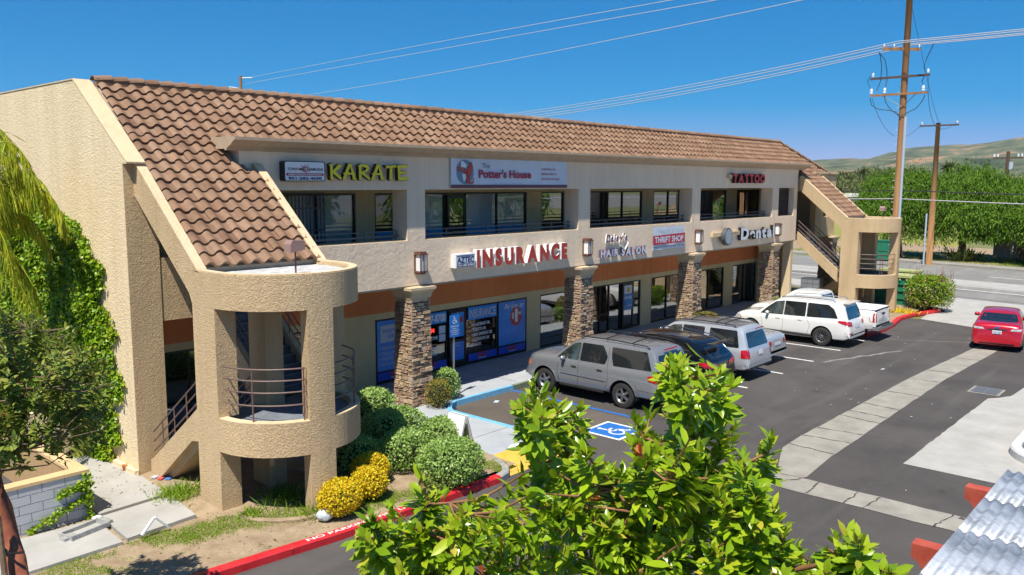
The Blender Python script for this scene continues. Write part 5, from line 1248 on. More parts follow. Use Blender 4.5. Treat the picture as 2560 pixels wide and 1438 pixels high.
car('pickup_truck', 'white pickup truck with a flat white bed cover at the end of the row', 'pickup', 36.5, 11.25, 0, 5.75, 1.98,
    [(0, .70), (.02, 1.25), (.06, 1.32), (2.3, 1.32), (2.36, 1.40), (2.48, 1.80), (2.62, 1.85), (3.5, 1.86), (3.75, 1.80), (4.15, 1.48), (4.45, 1.20), (5.2, 1.12), (5.6, 1.0), (5.7, .85), (5.75, .6)],
    [(0, .66), (.03, 1.20), (2.3, 1.20), (4.2, 1.14), (4.6, 1.10), (5.3, 1.02), (5.75, .55)], [(0, .55), (.3, .50), (5.4, .42), (5.75, .45)], (1.2, 4.75), .39, 'paint_white_car',
    side_w=[[(3.0, 1.24), (4.15, 1.20), (3.95, 1.42), (3.62, 1.68), (3.0, 1.71)], [(2.62, 1.28), (2.92, 1.26), (2.92, 1.70), (2.68, 1.68)]],
    ws=[(-.72, 4.36), (.72, 4.36), (.62, 3.78), (-.62, 3.78)], rw=[(-.66, 1.46), (.66, 1.46), (.60, 1.74), (-.60, 1.74)],
    tails=[('rear', 'tail_red', [(-.97, .84), (-.80, .84), (-.80, 1.22), (-.97, 1.22)]), ('rear', 'tail_red', [(.97, .84), (.80, .84), (.80, 1.22), (.97, 1.22)]), ('side-', 'tail_red', [(.01, .84), (.12, .84), (.12, 1.22), (.01, 1.22)])],
    plate=None, mirrors=(3.95, 1.25), handles=((3.05, 1.08),), extra=ex_pick, spokes=6)
def ex_red(root, proj, rnd, bo, sp_):
    for s in (1, -1):
        proj([(s*.88, .86), (s*.44, .86), (s*.50, .93), (s*.84, .95)], 'rear', 'reverse_light', 'lens', .02)
    proj([(-.62, .34), (.62, .34), (.66, .24), (-.66, .24)], 'rear', 'diffuser', 'trim', .012)
    proj([(-.34, .84), (.34, .84), (.32, .90), (-.32, .90)], 'rear', 'plate_recess', 'trim', .006)
    proj([(.07*math.cos(R(k*30)), .955+.045*math.sin(R(k*30))) for k in range(12)], 'rear', 'badge', 'chrome', .025)
    a = MB(); txt(a, '7XKT284', -.135, .135, .735, .81, -.035, 0, .01); a.build('lettering', 'navy', root, local=True)
car('saloon_car', 'bright red saloon driving out across the concrete gutter', 'car', 36.95, 7.05, R(-82), 4.8, 1.82,
    [(0, .52), (.03, .82), (.09, 1.00), (.22, 1.07), (.62, 1.11), (1.05, 1.28), (1.5, 1.42), (2.3, 1.46), (2.9, 1.40), (3.35, 1.18), (3.7, 1.0), (4.3, .90), (4.65, .76), (4.8, .5)],
    [(0, .50), (.12, .94), (.7, .97), (3.4, .92), (3.8, .88), (4.5, .72), (4.8, .45)], [(0, .26), (.3, .22), (4.5, .20), (4.8, .25)], (1.02, 3.80), .325, 'paint_red_car',
    side_w=[[(2.3, 1.0), (3.3, .97), (2.95, 1.22), (2.6, 1.34), (2.3, 1.37)], [(1.3, 1.02), (2.22, 1.0), (2.22, 1.38), (1.7, 1.36), (1.42, 1.22)]],
    ws=[(-.66, 3.5), (.66, 3.5), (.56, 2.85), (-.56, 2.85)], rw=[(-.70, 1.13), (.70, 1.13), (.58, 1.385), (-.58, 1.385)],
    tails=[('rear', 'tail_red', [(-.90, .74), (-.44, .78), (-.44, .94), (-.88, .97)]), ('rear', 'tail_red', [(.90, .74), (.44, .78), (.44, .94), (.88, .97)])],
    plate=(-.16, .16, .71, .84), mirrors=(3.1, 1.02), handles=((1.6, .88), (2.5, .86)), extra=ex_red, spokes=5, tumble=.36)
# ------------------------------------------------------------------ plants
def npn(v): return v/(np.linalg.norm(v, axis=-1, keepdims=True)+1e-9)
def leaf_quads(pos, d, nrm, L, W):
    """rhombus leaves; pos,d,nrm (n,3), L,W (n,)"""
    d = npn(d); s = npn(np.cross(d, nrm)); n = len(pos); L = L[:, None]; W = W[:, None]
    V = np.stack([pos, pos+d*L*.5+s*W*.5, pos+d*L, pos+d*L*.5-s*W*.5], 1).reshape(-1, 3)
    F = np.arange(4*n).reshape(n, 4); return V, F
def big_leaves(pos, d, nrm, L, W):
    """folded, drooping leaf of 6 faces"""
    d = npn(d); s = npn(np.cross(d, nrm)); u = npn(np.cross(s, d)); n = len(pos); L = L[:, None]; W = W[:, None]
    dr = np.random.uniform(.02, .16, (n, 1))*L
    P = [pos, pos+d*L*.36+s*W*.44+u*W*.12, pos+d*L*.36-s*W*.44+u*W*.12, pos+d*L*.70+s*W*.40-u*dr*.3+u*W*.1, pos+d*L*.70-s*W*.40-u*dr*.3+u*W*.1, pos+d*L-u*dr, pos+d*L*.36, pos+d*L*.70-u*dr*.35]
    V = np.stack(P, 1).reshape(-1, 3)
    f = np.array([[0, 6, 2, 2], [0, 1, 6, 6], [6, 7, 4, 2], [6, 1, 3, 7], [7, 5, 4, 4], [7, 3, 5, 5]])
    F = (np.arange(n)[:, None, None]*8+f[None]).reshape(-1, 4); return V, F
def mesh_np(name, V, F, mt, parent=None, smooth=False, local=False):
    me = bpy.data.meshes.new(name); V = np.array(V, float); loc = None
    if parent is not None and not local: q = wloc(parent); V = V-np.array(q)
    elif parent is None and not local: loc = ((V[:, 0].min()+V[:, 0].max())/2, (V[:, 1].min()+V[:, 1].max())/2, V[:, 2].min()); V = V-np.array(loc)
    tri = F[:, 2] == F[:, 3]
    nl = np.where(tri, 3, 4); st = np.concatenate([[0], np.cumsum(nl)[:-1]])
    idx = np.concatenate([F[i, :nl[i]] for i in range(len(F))]) if tri.any() else F.reshape(-1)
    me.vertices.add(len(V)); me.vertices.foreach_set('co', V.reshape(-1)); me.loops.add(int(nl.sum())); me.loops.foreach_set('vertex_index', idx.astype(np.int32))
    me.polygons.add(len(F)); me.polygons.foreach_set('loop_start', st.astype(np.int32)); me.polygons.foreach_set('loop_total', nl.astype(np.int32))
    me.update(calc_edges=True); me.validate()
    ms = mt if isinstance(mt, (list, tuple)) else [mt]
    me.materials.append(M[mt] if isinstance(mt, str) else mt)
    if smooth: me.shade_smooth()
    o = bpy.data.objects.new(name, me); COL.objects.link(o)
    if parent: o.parent = parent
    if loc: o.location = loc
    return o
def rdir(n, up=0., rng=np.random):
    v = rng.normal(size=(n, 3)); v = npn(v); v[:, 2] += up; return npn(v)
M['leaf_hedge'] = island('leaf_hedge', [(.15, .27, .04), (.27, .43, .08), (.42, .58, .16), (.22, .36, .06), (.52, .64, .26)], .5, .4, transl=.25)
M['leaf_yellow'] = island('leaf_yellow', [(.72, .48, .01), (.84, .62, .02), (.60, .46, .015), (.88, .68, .03), (.42, .42, .02)], .55, .3, transl=.25)
M['leaf_rusty'] = island('leaf_rusty', [(.20, .14, .03), (.30, .20, .03), (.16, .20, .03), (.38, .30, .04), (.12, .13, .03)], .6, .3, transl=.2)
M['leaf_ivy'] = island('leaf_ivy', [(.09, .20, .008), (.16, .32, .010), (.26, .42, .014), (.38, .46, .016), (.07, .15, .010)], .4, .4, transl=.3)
M['leaf_dark'] = island('leaf_dark', [(.07, .12, .02), (.13, .20, .035), (.20, .24, .045), (.28, .27, .06), (.09, .15, .025), (.24, .29, .06)], .45, .4, transl=.2)
M['leaf_olive'] = island('leaf_olive', [(.11, .18, .025), (.20, .28, .04), (.30, .35, .05), (.36, .36, .07), (.15, .22, .03), (.26, .34, .05)], .45, .4, transl=.3)
M['leaf_fore'] = island('leaf_fore', [(.13, .24, .012), (.26, .42, .014), (.40, .54, .02), (.18, .32, .012), (.33, .47, .016), (.50, .57, .03), (.24, .40, .014), (.36, .50, .018), (.16, .30, .012), (.55, .48, .05)], .28, .6, transl=.38, nz=.2)
M['leaf_red'] = island('leaf_red', [(.42, .05, .02), (.50, .12, .03), (.40, .20, .04)], .35, .5, transl=.3)
M['leaf_palm'] = island('leaf_palm', [(.16, .28, .012), (.34, .42, .02), (.55, .52, .03), (.12, .22, .012), (.66, .56, .04)], .5, .3, transl=.3)
M['leaf_pepper'] = island('leaf_pepper', [(.05, .12, .010), (.09, .20, .012), (.16, .29, .018), (.07, .15, .010), (.22, .35, .025)], .6, .25, transl=.3)
M['leaf_far'] = island('leaf_far', [(.07, .10, .03), (.11, .15, .04), (.15, .18, .06), (.20, .18, .08)], .7, .2, transl=.2)
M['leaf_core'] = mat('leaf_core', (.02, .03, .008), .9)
M['bark_red'] = mat('bark_red', (.24, .065, .035), .5, (.38, .13, .06), 3, contrast=(.35, .6), bump=.4, bscale=8)
M['bark'] = mat('bark', (.14, .09, .055), .9, (.22, .15, .09), 4, bump=.6, bscale=12)
M['twig'] = mat('twig', (.20, .09, .04), .7, (.30, .15, .06), 8)
def core(mb, c, r, n=10):
    c = np.array(c); r = np.array(r) if hasattr(r, '__len__') else np.array([r]*3)
    V = []; F = []
    for i in range(n+1):
        th = math.pi*i/n
        for k in range(n+4): ph = 2*math.pi*k/(n+4); V.append(c+r*np.array([math.sin(th)*math.cos(ph), math.sin(th)*math.sin(ph), math.cos(th)]))
    K = n+4
    for i in range(n):
        for k in range(K): F.append((i*K+k, (i+1)*K+k, (i+1)*K+(k+1) % K, i*K+(k+1) % K))
    mb.add(V, F)
def bush(name, c, r, leaf, n, label, cat='shrub', group=None, ls=.06, seed=1, boxy=2.6, stem=True, rag=.06, clumps=14):
    """clipped shrub: superellipsoid shell of leaves in clumps over a solid near-black core"""
    rg = np.random.RandomState(seed); c = np.array(c, float); r = np.array(r, float)
    t = empty(name, (c[0], c[1], c[2]-r[2]), label, cat, group)
    u = npn(rg.normal(size=(n, 3))); u[:, 2] = np.where(u[:, 2] < -.75, -u[:, 2], u[:, 2])
    k = (np.abs(u)**boxy).sum(1)**(-1/boxy)
    cd_ = npn(rg.normal(size=(clumps, 3))); amp = rg.uniform(-.10, .12, clumps)
    wgt = np.exp(((u@cd_.T)-1)*14); lump = (wgt*amp).sum(1)
    rad = k*(1+lump+rg.normal(size=n)*.03)*(1-np.abs(rg.normal(size=n))*rag*1.6)
    p = c+u*rad[:, None]*r
    nr = npn(u+rg.normal(size=(n, 3))*.55); d = npn(np.cross(nr, rg.normal(size=(n, 3)))+u*.5+np.array([0, 0, .3]))
    L = ls*rg.uniform(.7, 1.35, n); V, F = leaf_quads(p, d, nr, L, L*.62)
    mesh_np('foliage', V, F, leaf, t)
    a = MB(); core(a, c, r*.78); a.build('dark_core', 'leaf_core', t)  # solid dark ellipsoid filling the inside of the leaf shell
    return t
HG = 'clipped hedge shrubs between the near stair tower and the walkway'
def gb(px, py, z): q = gnd(px, py, z); return (q[0], q[1], z)
bush('hedge_shrub', gb(935, 1020, .72), (.55, .5, .5), 'leaf_hedge', 3200, 'clipped pale green shrub against the walkway right beside the near stair tower', group=HG, seed=1)
bush('hedge_shrub', gb(985, 1072, .68), (.80, .66, .48), 'leaf_hedge', 6000, 'broad clipped pale green shrub in the middle of the hedge group', group=HG, seed=2)
bush('hedge_shrub', gb(1003, 1125, .60), (.56, .50, .45), 'leaf_hedge', 3800, 'clipped green shrub half in the shadow of the near stair tower', group=HG, seed=3)
bush('hedge_shrub', gb(1108, 1088, .52), (.62, .56, .40), 'leaf_hedge', 4200, 'low pale shrub behind the folding sign board', group=HG, seed=4)
bush('hedge_shrub', gb(1127, 1155, .60), (.72, .64, .50), 'leaf_hedge', 6400, 'front round pale green shrub nearest the red kerb', group=HG, seed=5, boxy=2.3)
bush('hedge_shrub', gb(890, 1145, .55), (.5, .6, .48), 'leaf_hedge', 2600, 'dark shaded shrub tucked behind the right pier of the near tower', group=HG, seed=6)
YG = 'yellow leaved shrubs by the near stair tower'
bush('golden_shrub', (9.3, 12.72, .50), (.44, .38, .33), 'leaf_yellow', 5000, 'round golden yellow shrub beside the white plastic bag', group=YG, ls=.05, seed=7, boxy=2.1, rag=.08)
bush('golden_shrub', (10.2, 12.95, .50), (.38, .36, .31), 'leaf_yellow', 5600, 'middle golden yellow shrub of the three', group=YG, ls=.05, seed=8, boxy=2.1, rag=.12)
bush('golden_shrub', (10.75, 13.6, .52), (.40, .37, .31), 'leaf_yellow', 5600, 'golden yellow shrub nearest the green hedges', group=YG, ls=.05, seed=9, boxy=2.1, rag=.12)
bush('rusty_shrub', (15.95, 17.0, .55), (.36, .34, .42), 'leaf_rusty', 1900, 'small rusty brown shrub at the foot of the nearest stone column', ls=.04, seed=10)
bush('pale_shrub', (16.75, 17.5, .60), (.38, .38, .46), 'leaf_hedge', 1700, 'pale green shrub behind the rusty one by the parking sign', ls=.06, seed=11)
bush('column_shrub', (31.2, 16.75, .62), (.72, .62, .52), 'leaf_rusty', 2600, 'yellowish green shrub at the foot of the third stone column', ls=.07, seed=12)
bush('column_shrub', (30.2, 16.9, .42), (.45, .40, .32), 'leaf_hedge', 1200, 'low pale shrub left of the yellowish one at the third column', ls=.06, seed=13)
bush('column_shrub', (38.9, 16.8, .55), (.62, .6, .45), 'leaf_ivy', 1800, 'bright green shrub at the foot of the fourth stone column', ls=.07, seed=14)
bush('column_shrub', (37.6, 17.2, .42), (.8, .5, .34), 'leaf_pepper', 1500, 'dark low shrub left of the fourth stone column', ls=.07, seed=15)
tb = bush('flowering_shrub', (46.5, 12.1, .98), (1.1, 1.15, .92), 'leaf_ivy', 6500, 'big rounded shrub with pinkish blossoms at the driveway corner', ls=.09, seed=16, boxy=2.5, rag=.14)
rg = np.random.RandomState(5); u = npn(rg.normal(size=(420, 3))); u = u[(u[:, 0] < .3) & (u[:, 2] < .45)]; p = np.array((46.5, 12.1, .98))+u*np.array((1.12, 1.17, .92))*rg.uniform(.95, 1.06, (len(u), 1))*((np.abs(u)**2.5).sum(1)**(-1/2.5))[:, None]
V, F = leaf_quads(p, rdir(len(u), .3, rg), npn(u+rg.normal(size=u.shape)*.4), np.full(len(u), .08), np.full(len(u), .08)); mesh_np('blossom', V, F, mat('blossom', (.50, .30, .26), .6), tb)
a = MB()
for i in range(46):
    th = rg.uniform(0, 6.28); r_ = rg.uniform(.3, 1.2); b0 = np.array((46.5+r_*math.cos(th), 12.1+r_*math.sin(th), 1.6)); e = b0+np.array((rg.normal()*.2, rg.normal()*.2, rg.uniform(.25, .75))); a.tube([b0, (b0+e)/2+rg.normal(size=3)*.03, e], [.01, .008, .004], 4)
a.build('sprigs', 'twig', tb)
bush('corner_shrub', (44.6, 16.6, .7), (.7, .7, .6), 'leaf_ivy', 1500, 'leafy green shrub behind the far stair tower', ls=.1, seed=18)
# weeds and grass
def tuft(name, c, rad, h, n, label, seed, kind=None, mt='grass_mat', w_=.012, cat='weed'):
    rg = np.random.RandomState(seed); q = rg.normal(size=(n, 2))*rad/2; p = np.stack([c[0]+q[:, 0], c[1]+q[:, 1], np.full(n, c[2])], 1)
    d = rdir(n, 1.2, rg); V, F = leaf_quads(p, d, rdir(n, 0, rg), rg.uniform(.5, 1.2, n)*h, np.full(n, w_)); return tag(mesh_np(name, V, F, mt), label, cat, kind=kind)
tuft('weed', (7.62, 15.85, .2), .42, .30, 420, 'feathery green weed at the edge of the cracked path slab', 21, w_=.02)
tuft('weed', (9.0, 14.1, .2), .5, .28, 380, 'green weed patch in the shade under the near tower', 22, w_=.02, mt='leaf_pepper')
tuft('weed', (8.1, 13.9, .2), .25, .2, 160, 'small weed beside the foot of the left tower pier', 23, w_=.018)
tuft('weed', (9.05, 13.0, .18), .3, .34, 240, 'weed growing against the front tower pier', 24, w_=.018)
def lawn(name, c0, c1, n, h, seed, fn, label=None):
    rg = np.random.RandomState(seed); x = rg.uniform(c0[0], c1[0], n); y = rg.uniform(c0[1], c1[1], n)
    keep = np.array([fn(a, b, rg) for a, b in zip(x, y)]); x, y = x[keep], y[keep]; z = np.array([bedz(a, b) for a, b in zip(x, y)])-.005
    m_ = len(x); V, F = leaf_quads(np.stack([x, y, z], 1), rdir(m_, 1.3, rg), rdir(m_, 0, rg), rg.uniform(.4, 1.2, m_)*h, np.full(m_, .010))
    return tag(mesh_np(name, V, F, 'grass_mat'), kind='stuff')
lawn('grass', (6.2, 12.4), (11.5, 15.2), 60000, .06, 31, lambda a, b, rg: (abs((b-(14.45-(a-6.2)*.42))) < .34+.25*fb(a, b, 1.5)+rg.normal()*.08) and not (a < 7.4 and b > 14.6))
lawn('grass', (11.9, 12.05), (13.8, 13.2), 9000, .05, 32, lambda a, b, rg: fb(a, b, 2.2)+rg.normal()*.1 > .05)
lawn('grass', (2.5, 12.9), (7.0, 14.5), 24000, .05, 33, lambda a, b, rg: fb(a+3, b, 1.2)+rg.normal()*.12 > .22)
def leaf_litter():
    rg = np.random.RandomState(40); n = 900; x = np.concatenate([rg.uniform(2.5, 13.5, n), rg.uniform(5.9, 7.6, 120)]); y = np.concatenate([rg.uniform(12.15, 17.2, n), rg.uniform(16.1, 19.5, 120)]); z = np.array([bedz(a, b) for a, b in zip(x, y)])+.012
    z[-120:] = .25; m_ = len(x); V, F = leaf_quads(np.stack([x, y, z], 1), rdir(m_, 0, rg)*np.array([1, 1, .15]), np.tile([0, 0, 1.], (m_, 1))+rg.normal(size=(m_, 3))*.2, rg.uniform(.03, .08, m_), rg.uniform(.015, .035, m_))
    tag(mesh_np('leaf_litter', V, F, 'leaf_rusty'), kind='stuff')
leaf_litter()
# ivy on the gable wall
def ivy():
    rg = np.random.RandomState(50); t = empty('ivy', (7.6, 22, .1), 'dense bright green ivy climbing the sunlit gable wall', 'climbing plant')
    # outline on the wall plane in (y,z)
    n = 85000; y = rg.uniform(18.0, 27.5, n); z = rg.uniform(.1, 6.6, n)
    def edge(z): return np.interp(z, [0, .5, 1.2, 2.0, 2.7, 3.9, 4.95, 5.46, 5.86, 6.2], [18.85, 18.75, 18.55, 18.3, 18.4, 18.8, 19.15, 19.7, 21.0, 25])
    e = edge(z)+.22*np.sin(z*5.1)+.12*np.sin(z*13)+rg.normal(size=n)*.10; k = y > e; y, z = y[k], z[k]; n = len(y)
    nz = np.array([mnoise.fractal(Vector((a*1.1, b*1.1, 3.)), 1., 2., 4) for a, b in zip(y, z)])
    dep = np.clip(.26+.22*nz, .06, .5)*np.clip((y-edge(z))/.7, .2, 1)
    x = 7.58-dep*rg.uniform(.7, 1., n)
    nr = npn(np.array([-1, 0, .5])+rg.normal(size=(n, 3))*.55); d = npn(np.array([-.2, 0, -.9])+rg.normal(size=(n, 3))*.6); L = rg.uniform(.065, .115, n)
    V, F = leaf_quads(np.stack([x, y, z], 1), d, nr, L, L*.85); mesh_np('foliage', V, F, 'leaf_ivy', t)
    a = MB()
    for i in range(26):
        y0 = rg.uniform(18.9, 20.5); z0 = rg.uniform(.3, 3.5); P = [(7.57, y0, z0)]
        for k in range(6): P.append((7.585-rg.uniform(0, .05), P[-1][1]+rg.normal()*.08-.02, P[-1][2]+rg.uniform(-.28, .1)))
        a.tube(P, .008, 4)
    a.build('vines', 'twig', t)
    # solid dark mass filling the gaps behind the leaves
    a = MB(); P = [(19.2, .15), (18.8, 1.8), (18.9, 2.9), (19.3, 3.9), (19.6, 4.8), (20.4, 5.35), (22, 5.7), (27.5, 5.8), (27.5, .15)]; a.prism(P, 'x', 7.50, 7.6); recalc(a.build('stems_and_filler', 'leaf_core', t))
ivy()
# queen palm at the left edge
def palm():
    rg = np.random.RandomState(60); cx = at(-75, 560, 21.6); t = empty('palm_tree', (cx[0], cx[1], .1), 'yellow green feather palm drooping in front of the gable wall', 'palm')
    a = MB(); a.tube([(cx[0], cx[1], .0), (cx[0]+.05, cx[1], 2.5), (cx[0], cx[1], cx[2]-.1)], [.2, .16, .15], 12); a.build('trunk', 'bark', t)
    tips = [(40, 410, 20.6, 1.4), (105, 455, 20.8, 1.3), (128, 500, 21.0, 1.2), (55, 380, 20.2, 1.6), (75, 700, 20.6, .6), (20, 345, 21.2, 1.8), (118, 480, 20.2, 1.0), (60, 730, 20.0, .5), (90, 560, 21.3, .7), (10, 600, 19.6, .8), (-10, 450, 19.8, 1.4), (-60, 330, 21.5, 1.9), (-150, 420, 20, 1.5), (0, 780, 19.7, .3)]
    for px_, py_, dd, arch in tips:
        e = at(px_, py_, dd); mid = (cx+e)/2+np.array([0, 0, arch]); P = []; 
        for i in range(21): s_ = i/20; P.append((1-s_)**2*cx+2*s_*(1-s_)*mid+s_*s_*e)
        # continue drooping
        dr = P[-1]-P[-2]
        for i in range(5): dr = dr*.9+np.array([0, 0, -.03]); P.append(P[-1]+dr)
        f = MB(); f.tube(P, [.02*(1-i/len(P))+.004 for i in range(len(P))], 5)
        n = 230; pos = []; dd_ = []; nn = []; L = []
        for i in range(n):
            s_ = rg.uniform(.12, 1)*(len(P)-2); k = int(s_); p = P[k]+(P[k+1]-P[k])*(s_-k); ax = P[k+1]-P[k]; ax /= np.linalg.norm(ax); sd = np.cross(ax, [0, 0, 1]); sd /= np.linalg.norm(sd); q = 1 if i % 2 else -1
            pos.append(p); dd_.append(ax*.55+sd*q*.30+np.array([0, 0, -.75])+rg.normal(size=3)*.10); nn.append(sd+rg.normal(size=3)*.3); L.append(rg.uniform(.55, .95)*(1.1-.5*s_/len(P)))
        pos, dd_, nn, L = map(np.array, (pos, dd_, nn, L)); dd_ = npn(dd_)
        V1, F1 = leaf_quads(pos, dd_, nn, L*.55, np.full(n, .028)); p2 = pos+dd_*(L*.5)[:, None]; V2, F2 = leaf_quads(p2, npn(dd_+np.array([0, 0, -.6])), nn, L*.55, np.full(n, .022))
        o = mesh_np('frond', np.vstack([V1, V2]), np.vstack([F1, F2+len(V1)]), 'leaf_palm', t); f.build('rachis', 'leaf_palm', o)
palm()
# strawberry-tree style street tree at the lower left (red bark)
def rosette_tree(name, label, base, trunk_pts, tips, leaf, lsize, per, bark, seed, tr=.1, twig=.3, nodes_=None, wr=.36, red=0, droop=0., hl=None):
    rg = np.random.RandomState(seed); t = empty(name, tuple(base), label, 'tree')
    a = MB()
    for P, r0, r1 in trunk_pts: a.tube(P, list(np.linspace(r0, r1, len(P))), 10)
    a.build('trunk', bark, t, smooth=True)
    nod = [np.array(p) for P, _, _ in trunk_pts for p in P]
    b = MB(); pos = []; dd = []; nn = []; L = []
    rpos = []; rdd = []; rnn = []; rL = []
    for tip in tips:
        tip = np.array(tip); nd = min(nod, key=lambda q: np.linalg.norm(q-tip)+max(0, q[2]-tip[2])*2)
        dn = np.linalg.norm(tip-nd)
        mid = (nd+tip)/2+rg.normal(size=3)*.06*dn-np.array([0, 0, .08*dn]); b.tube([nd, mid, tip], [.006+.008*dn, .007, .005], 5)
        if rg.uniform() < .4 and dn < 1.5: nod.append(mid)
        ax = tip-mid; ax = ax/np.linalg.norm(ax)+np.array([0, 0, .8]); ax /= np.linalg.norm(ax)
        k = int(per*rg.uniform(.7, 1.3))
        is_red = rg.uniform() < red
        for i in range(k):
            s_ = rg.uniform(0, 1)**.8; p = tip-(ax*twig*s_)+rg.normal(size=3)*.008
            el = 1.15-1.25*s_+rg.normal()*.2; az = i*2.4+rg.normal()*.3
            s1 = np.cross(ax, [1, .2, 0]); s1 /= np.linalg.norm(s1); s2 = np.cross(ax, s1)
            rad = s1*math.cos(az)+s2*math.sin(az); d = ax*math.sin(el)+rad*math.cos(el)+np.array([0, 0, -droop*s_])
            l_ = lsize*rg.uniform(.65, 1.25)*(.75+.35*s_)
            tgt = (rpos, rdd, rnn, rL) if (is_red and s_ < .25) else (pos, dd, nn, L)
            tgt[0].append(p); tgt[1].append(d); tgt[2].append(ax*math.cos(el)-rad*math.sin(el)+rg.normal(size=3)*.2); tgt[3].append(l_)
    b.build('twigs', 'twig' if bark != 'bark_red' else 'bark', t, smooth=True)
    L = np.array(L); V, F = big_leaves(np.array(pos), np.array(dd), np.array(nn), L, L*wr); mesh_np('foliage', V, F, leaf, t, smooth=False)
    if rpos: rL = np.array(rL); V, F = big_leaves(np.array(rpos), np.array(rdd), np.array(rnn), rL*.8, rL*.3); mesh_np('new_leaves', V, F, 'leaf_red', t)
    return t
def poly_in(poly, x, y):
    c = False; n = len(poly)
    for i in range(n):
        a, b = poly[i], poly[(i+1) % n]
        if (a[1] > y) != (b[1] > y) and x < (b[0]-a[0])*(y-a[1])/(b[1]-a[1])+a[0]: c = not c
    return c
# left tree
rg = random.Random(4)
LP = [(-80, 760), (60, 770), (160, 790), (235, 870), (285, 930), (290, 1010), (250, 1090), (190, 1110), (150, 1095), (110, 1110), (60, 1095), (10, 1160), (-80, 1160)]
tips = []
while len(tips) < 300:
    x, y = rg.uniform(-80, 300), rg.uniform(750, 1170)
    if poly_in(LP, x, y): tips.append(at(x, y, rg.uniform(10.7, 13.4)))
lb0 = at(70, 1480, 11.20); lb0[2] = .1
T1 = [lb0, at(35, 1400, 11.59), at(5, 1270, 11.88), at(-20, 1180, 11.98), at(-10, 1080, 11.98), at(40, 1000, 12.08), at(45, 900, 12.17), at(70, 820, 12.27)]
T2 = [at(-20, 1130, 11.98), at(-60, 1080, 11.78), at(30, 1040, 11.78), at(100, 1010, 11.88), at(180, 960, 11.98)]
T3 = [at(40, 1000, 12.08), at(120, 960, 12.37), at(200, 1000, 12.55), at(240, 960, 12.55)]
lt = rosette_tree('street_tree', 'dark leaved tree with smooth red bark at the lower left corner', (lb0[0], lb0[1], .1), [(T1, .15, .04), (T2, .05, .02), (T3, .03, .012)], tips, 'leaf_olive', .105, 36, 'bark_red', 70, twig=.38, wr=.45)
a = MB(); s0 = at(28, 1480, 11.01); a.tube([(s0[0], s0[1], .1), at(-5, 1290, 11.49)], .035, 8); a.build('support_stake', 'bark', lt)
a = MB(); a.tube([at(-10, 1355, 11.49), at(25, 1385, 11.40), at(62, 1380, 11.40)], .015, 6); a.build('tie_strap', 'black', lt)
# foreground tree
OUT = [(1290, 960), (1340, 935), (1385, 960), (1430, 985), (1475, 1000), (1490, 1040), (1440, 1075), (1480, 1110), (1540, 1110), (1575, 1035), (1625, 1015), (1650, 1060), (1665, 985), (1640, 900), (1690, 868), (1740, 892), (1800, 905), (1850, 935), (1850, 985), (1855, 1020), (1830, 1060),
       (1850, 1110), (1905, 1075), (1950, 1090), (1940, 1150), (1925, 1185), (1900, 1215), (1935, 1240), (1925, 1270), (1900, 1290), (1960, 1310), (2010, 1350), (2030, 1375), (2070, 1325), (2120, 1308), (2185, 1330), (2195, 1370), (2215, 1400), (2250, 1405), (2270, 1445), (2270, 1640), (860, 1640), (890, 1440), (875, 1370), (880, 1300), (905, 1250), (960, 1270), (1010, 1200), (1045, 1165), (1100, 1205), (1160, 1240), (1190, 1215), (1255, 1225), (1260, 1300), (1300, 1295), (1290, 1200), (1300, 1130), (1335, 1080), (1320, 1020), (1290, 990)]
edge_t = [(1330, 965, 4.6), (1380, 985, 4.7), (1445, 1025, 4.5), (1345, 1060, 4.6), (1590, 1050, 4.6), (1625, 1040, 4.7), (1665, 895, 4.7), (1700, 912, 4.6), (1740, 925, 4.8), (1790, 940, 4.6), (1830, 965, 4.7), (1925, 1105, 4.6), (1900, 1125, 4.7), (1050, 1195, 4.3), (1090, 1230, 4.3), (1200, 1250, 4.2), (1230, 1270, 4.3), (925, 1290, 4.2), (915, 1350, 4.1), (970, 1320, 4.2), (2120, 1345, 4.2), (2165, 1365, 4.2), (2060, 1370, 4.2), (1930, 1265, 4.4), (1960, 1345, 4.3), (2235, 1435, 4.1)]
tips = [at(*e) for e in edge_t]
rg = random.Random(9)
while len(tips) < 600:
    x, y = rg.uniform(860, 2270), rg.uniform(880, 1640)
    if poly_in(OUT, x, y) and poly_in(OUT, x, y-14) and not (1395 < x < 1470 and 1300 < y < 1355) and not (1740 < x < 1790 and 1260 < y < 1310): tips.append(at(x, y+12, rg.uniform(4.0, 5.4)))
fb0 = np.array([3.35, 2.75, 0.])
def seg_(*p): return [np.array(at(*q)) for q in p]
trk = [([fb0, fb0+np.array([.1, .05, 1.6]), at(1560, 1700, 4.5)], .085, .06)]
main = seg_((1560, 1700, 4.5), (1560, 1560, 4.6), (1545, 1400, 4.6), (1500, 1330, 4.6), (1450, 1230, 4.7), (1425, 1120, 4.7), (1400, 1040, 4.7))
m2 = seg_((1560, 1560, 4.6), (1640, 1400, 4.7), (1730, 1230, 4.8), (1745, 1100, 4.8), (1755, 1000, 4.8), (1750, 950, 4.8))
m3 = seg_((1560, 1620, 4.5), (1400, 1560, 4.4), (1200, 1450, 4.3), (1060, 1330, 4.3), (980, 1330, 4.3)); m4 = seg_((1560, 1620, 4.5), (1760, 1520, 4.5), (1950, 1430, 4.4), (2120, 1400, 4.3)); m5 = seg_((1730, 1230, 4.8), (1820, 1190, 4.7), (1900, 1140, 4.7)); m6 = seg_((1545, 1400, 4.6), (1600, 1250, 4.5), (1620, 1120, 4.6)); m7 = seg_((1060, 1330, 4.3), (1070, 1260, 4.3), (1060, 1220, 4.3))
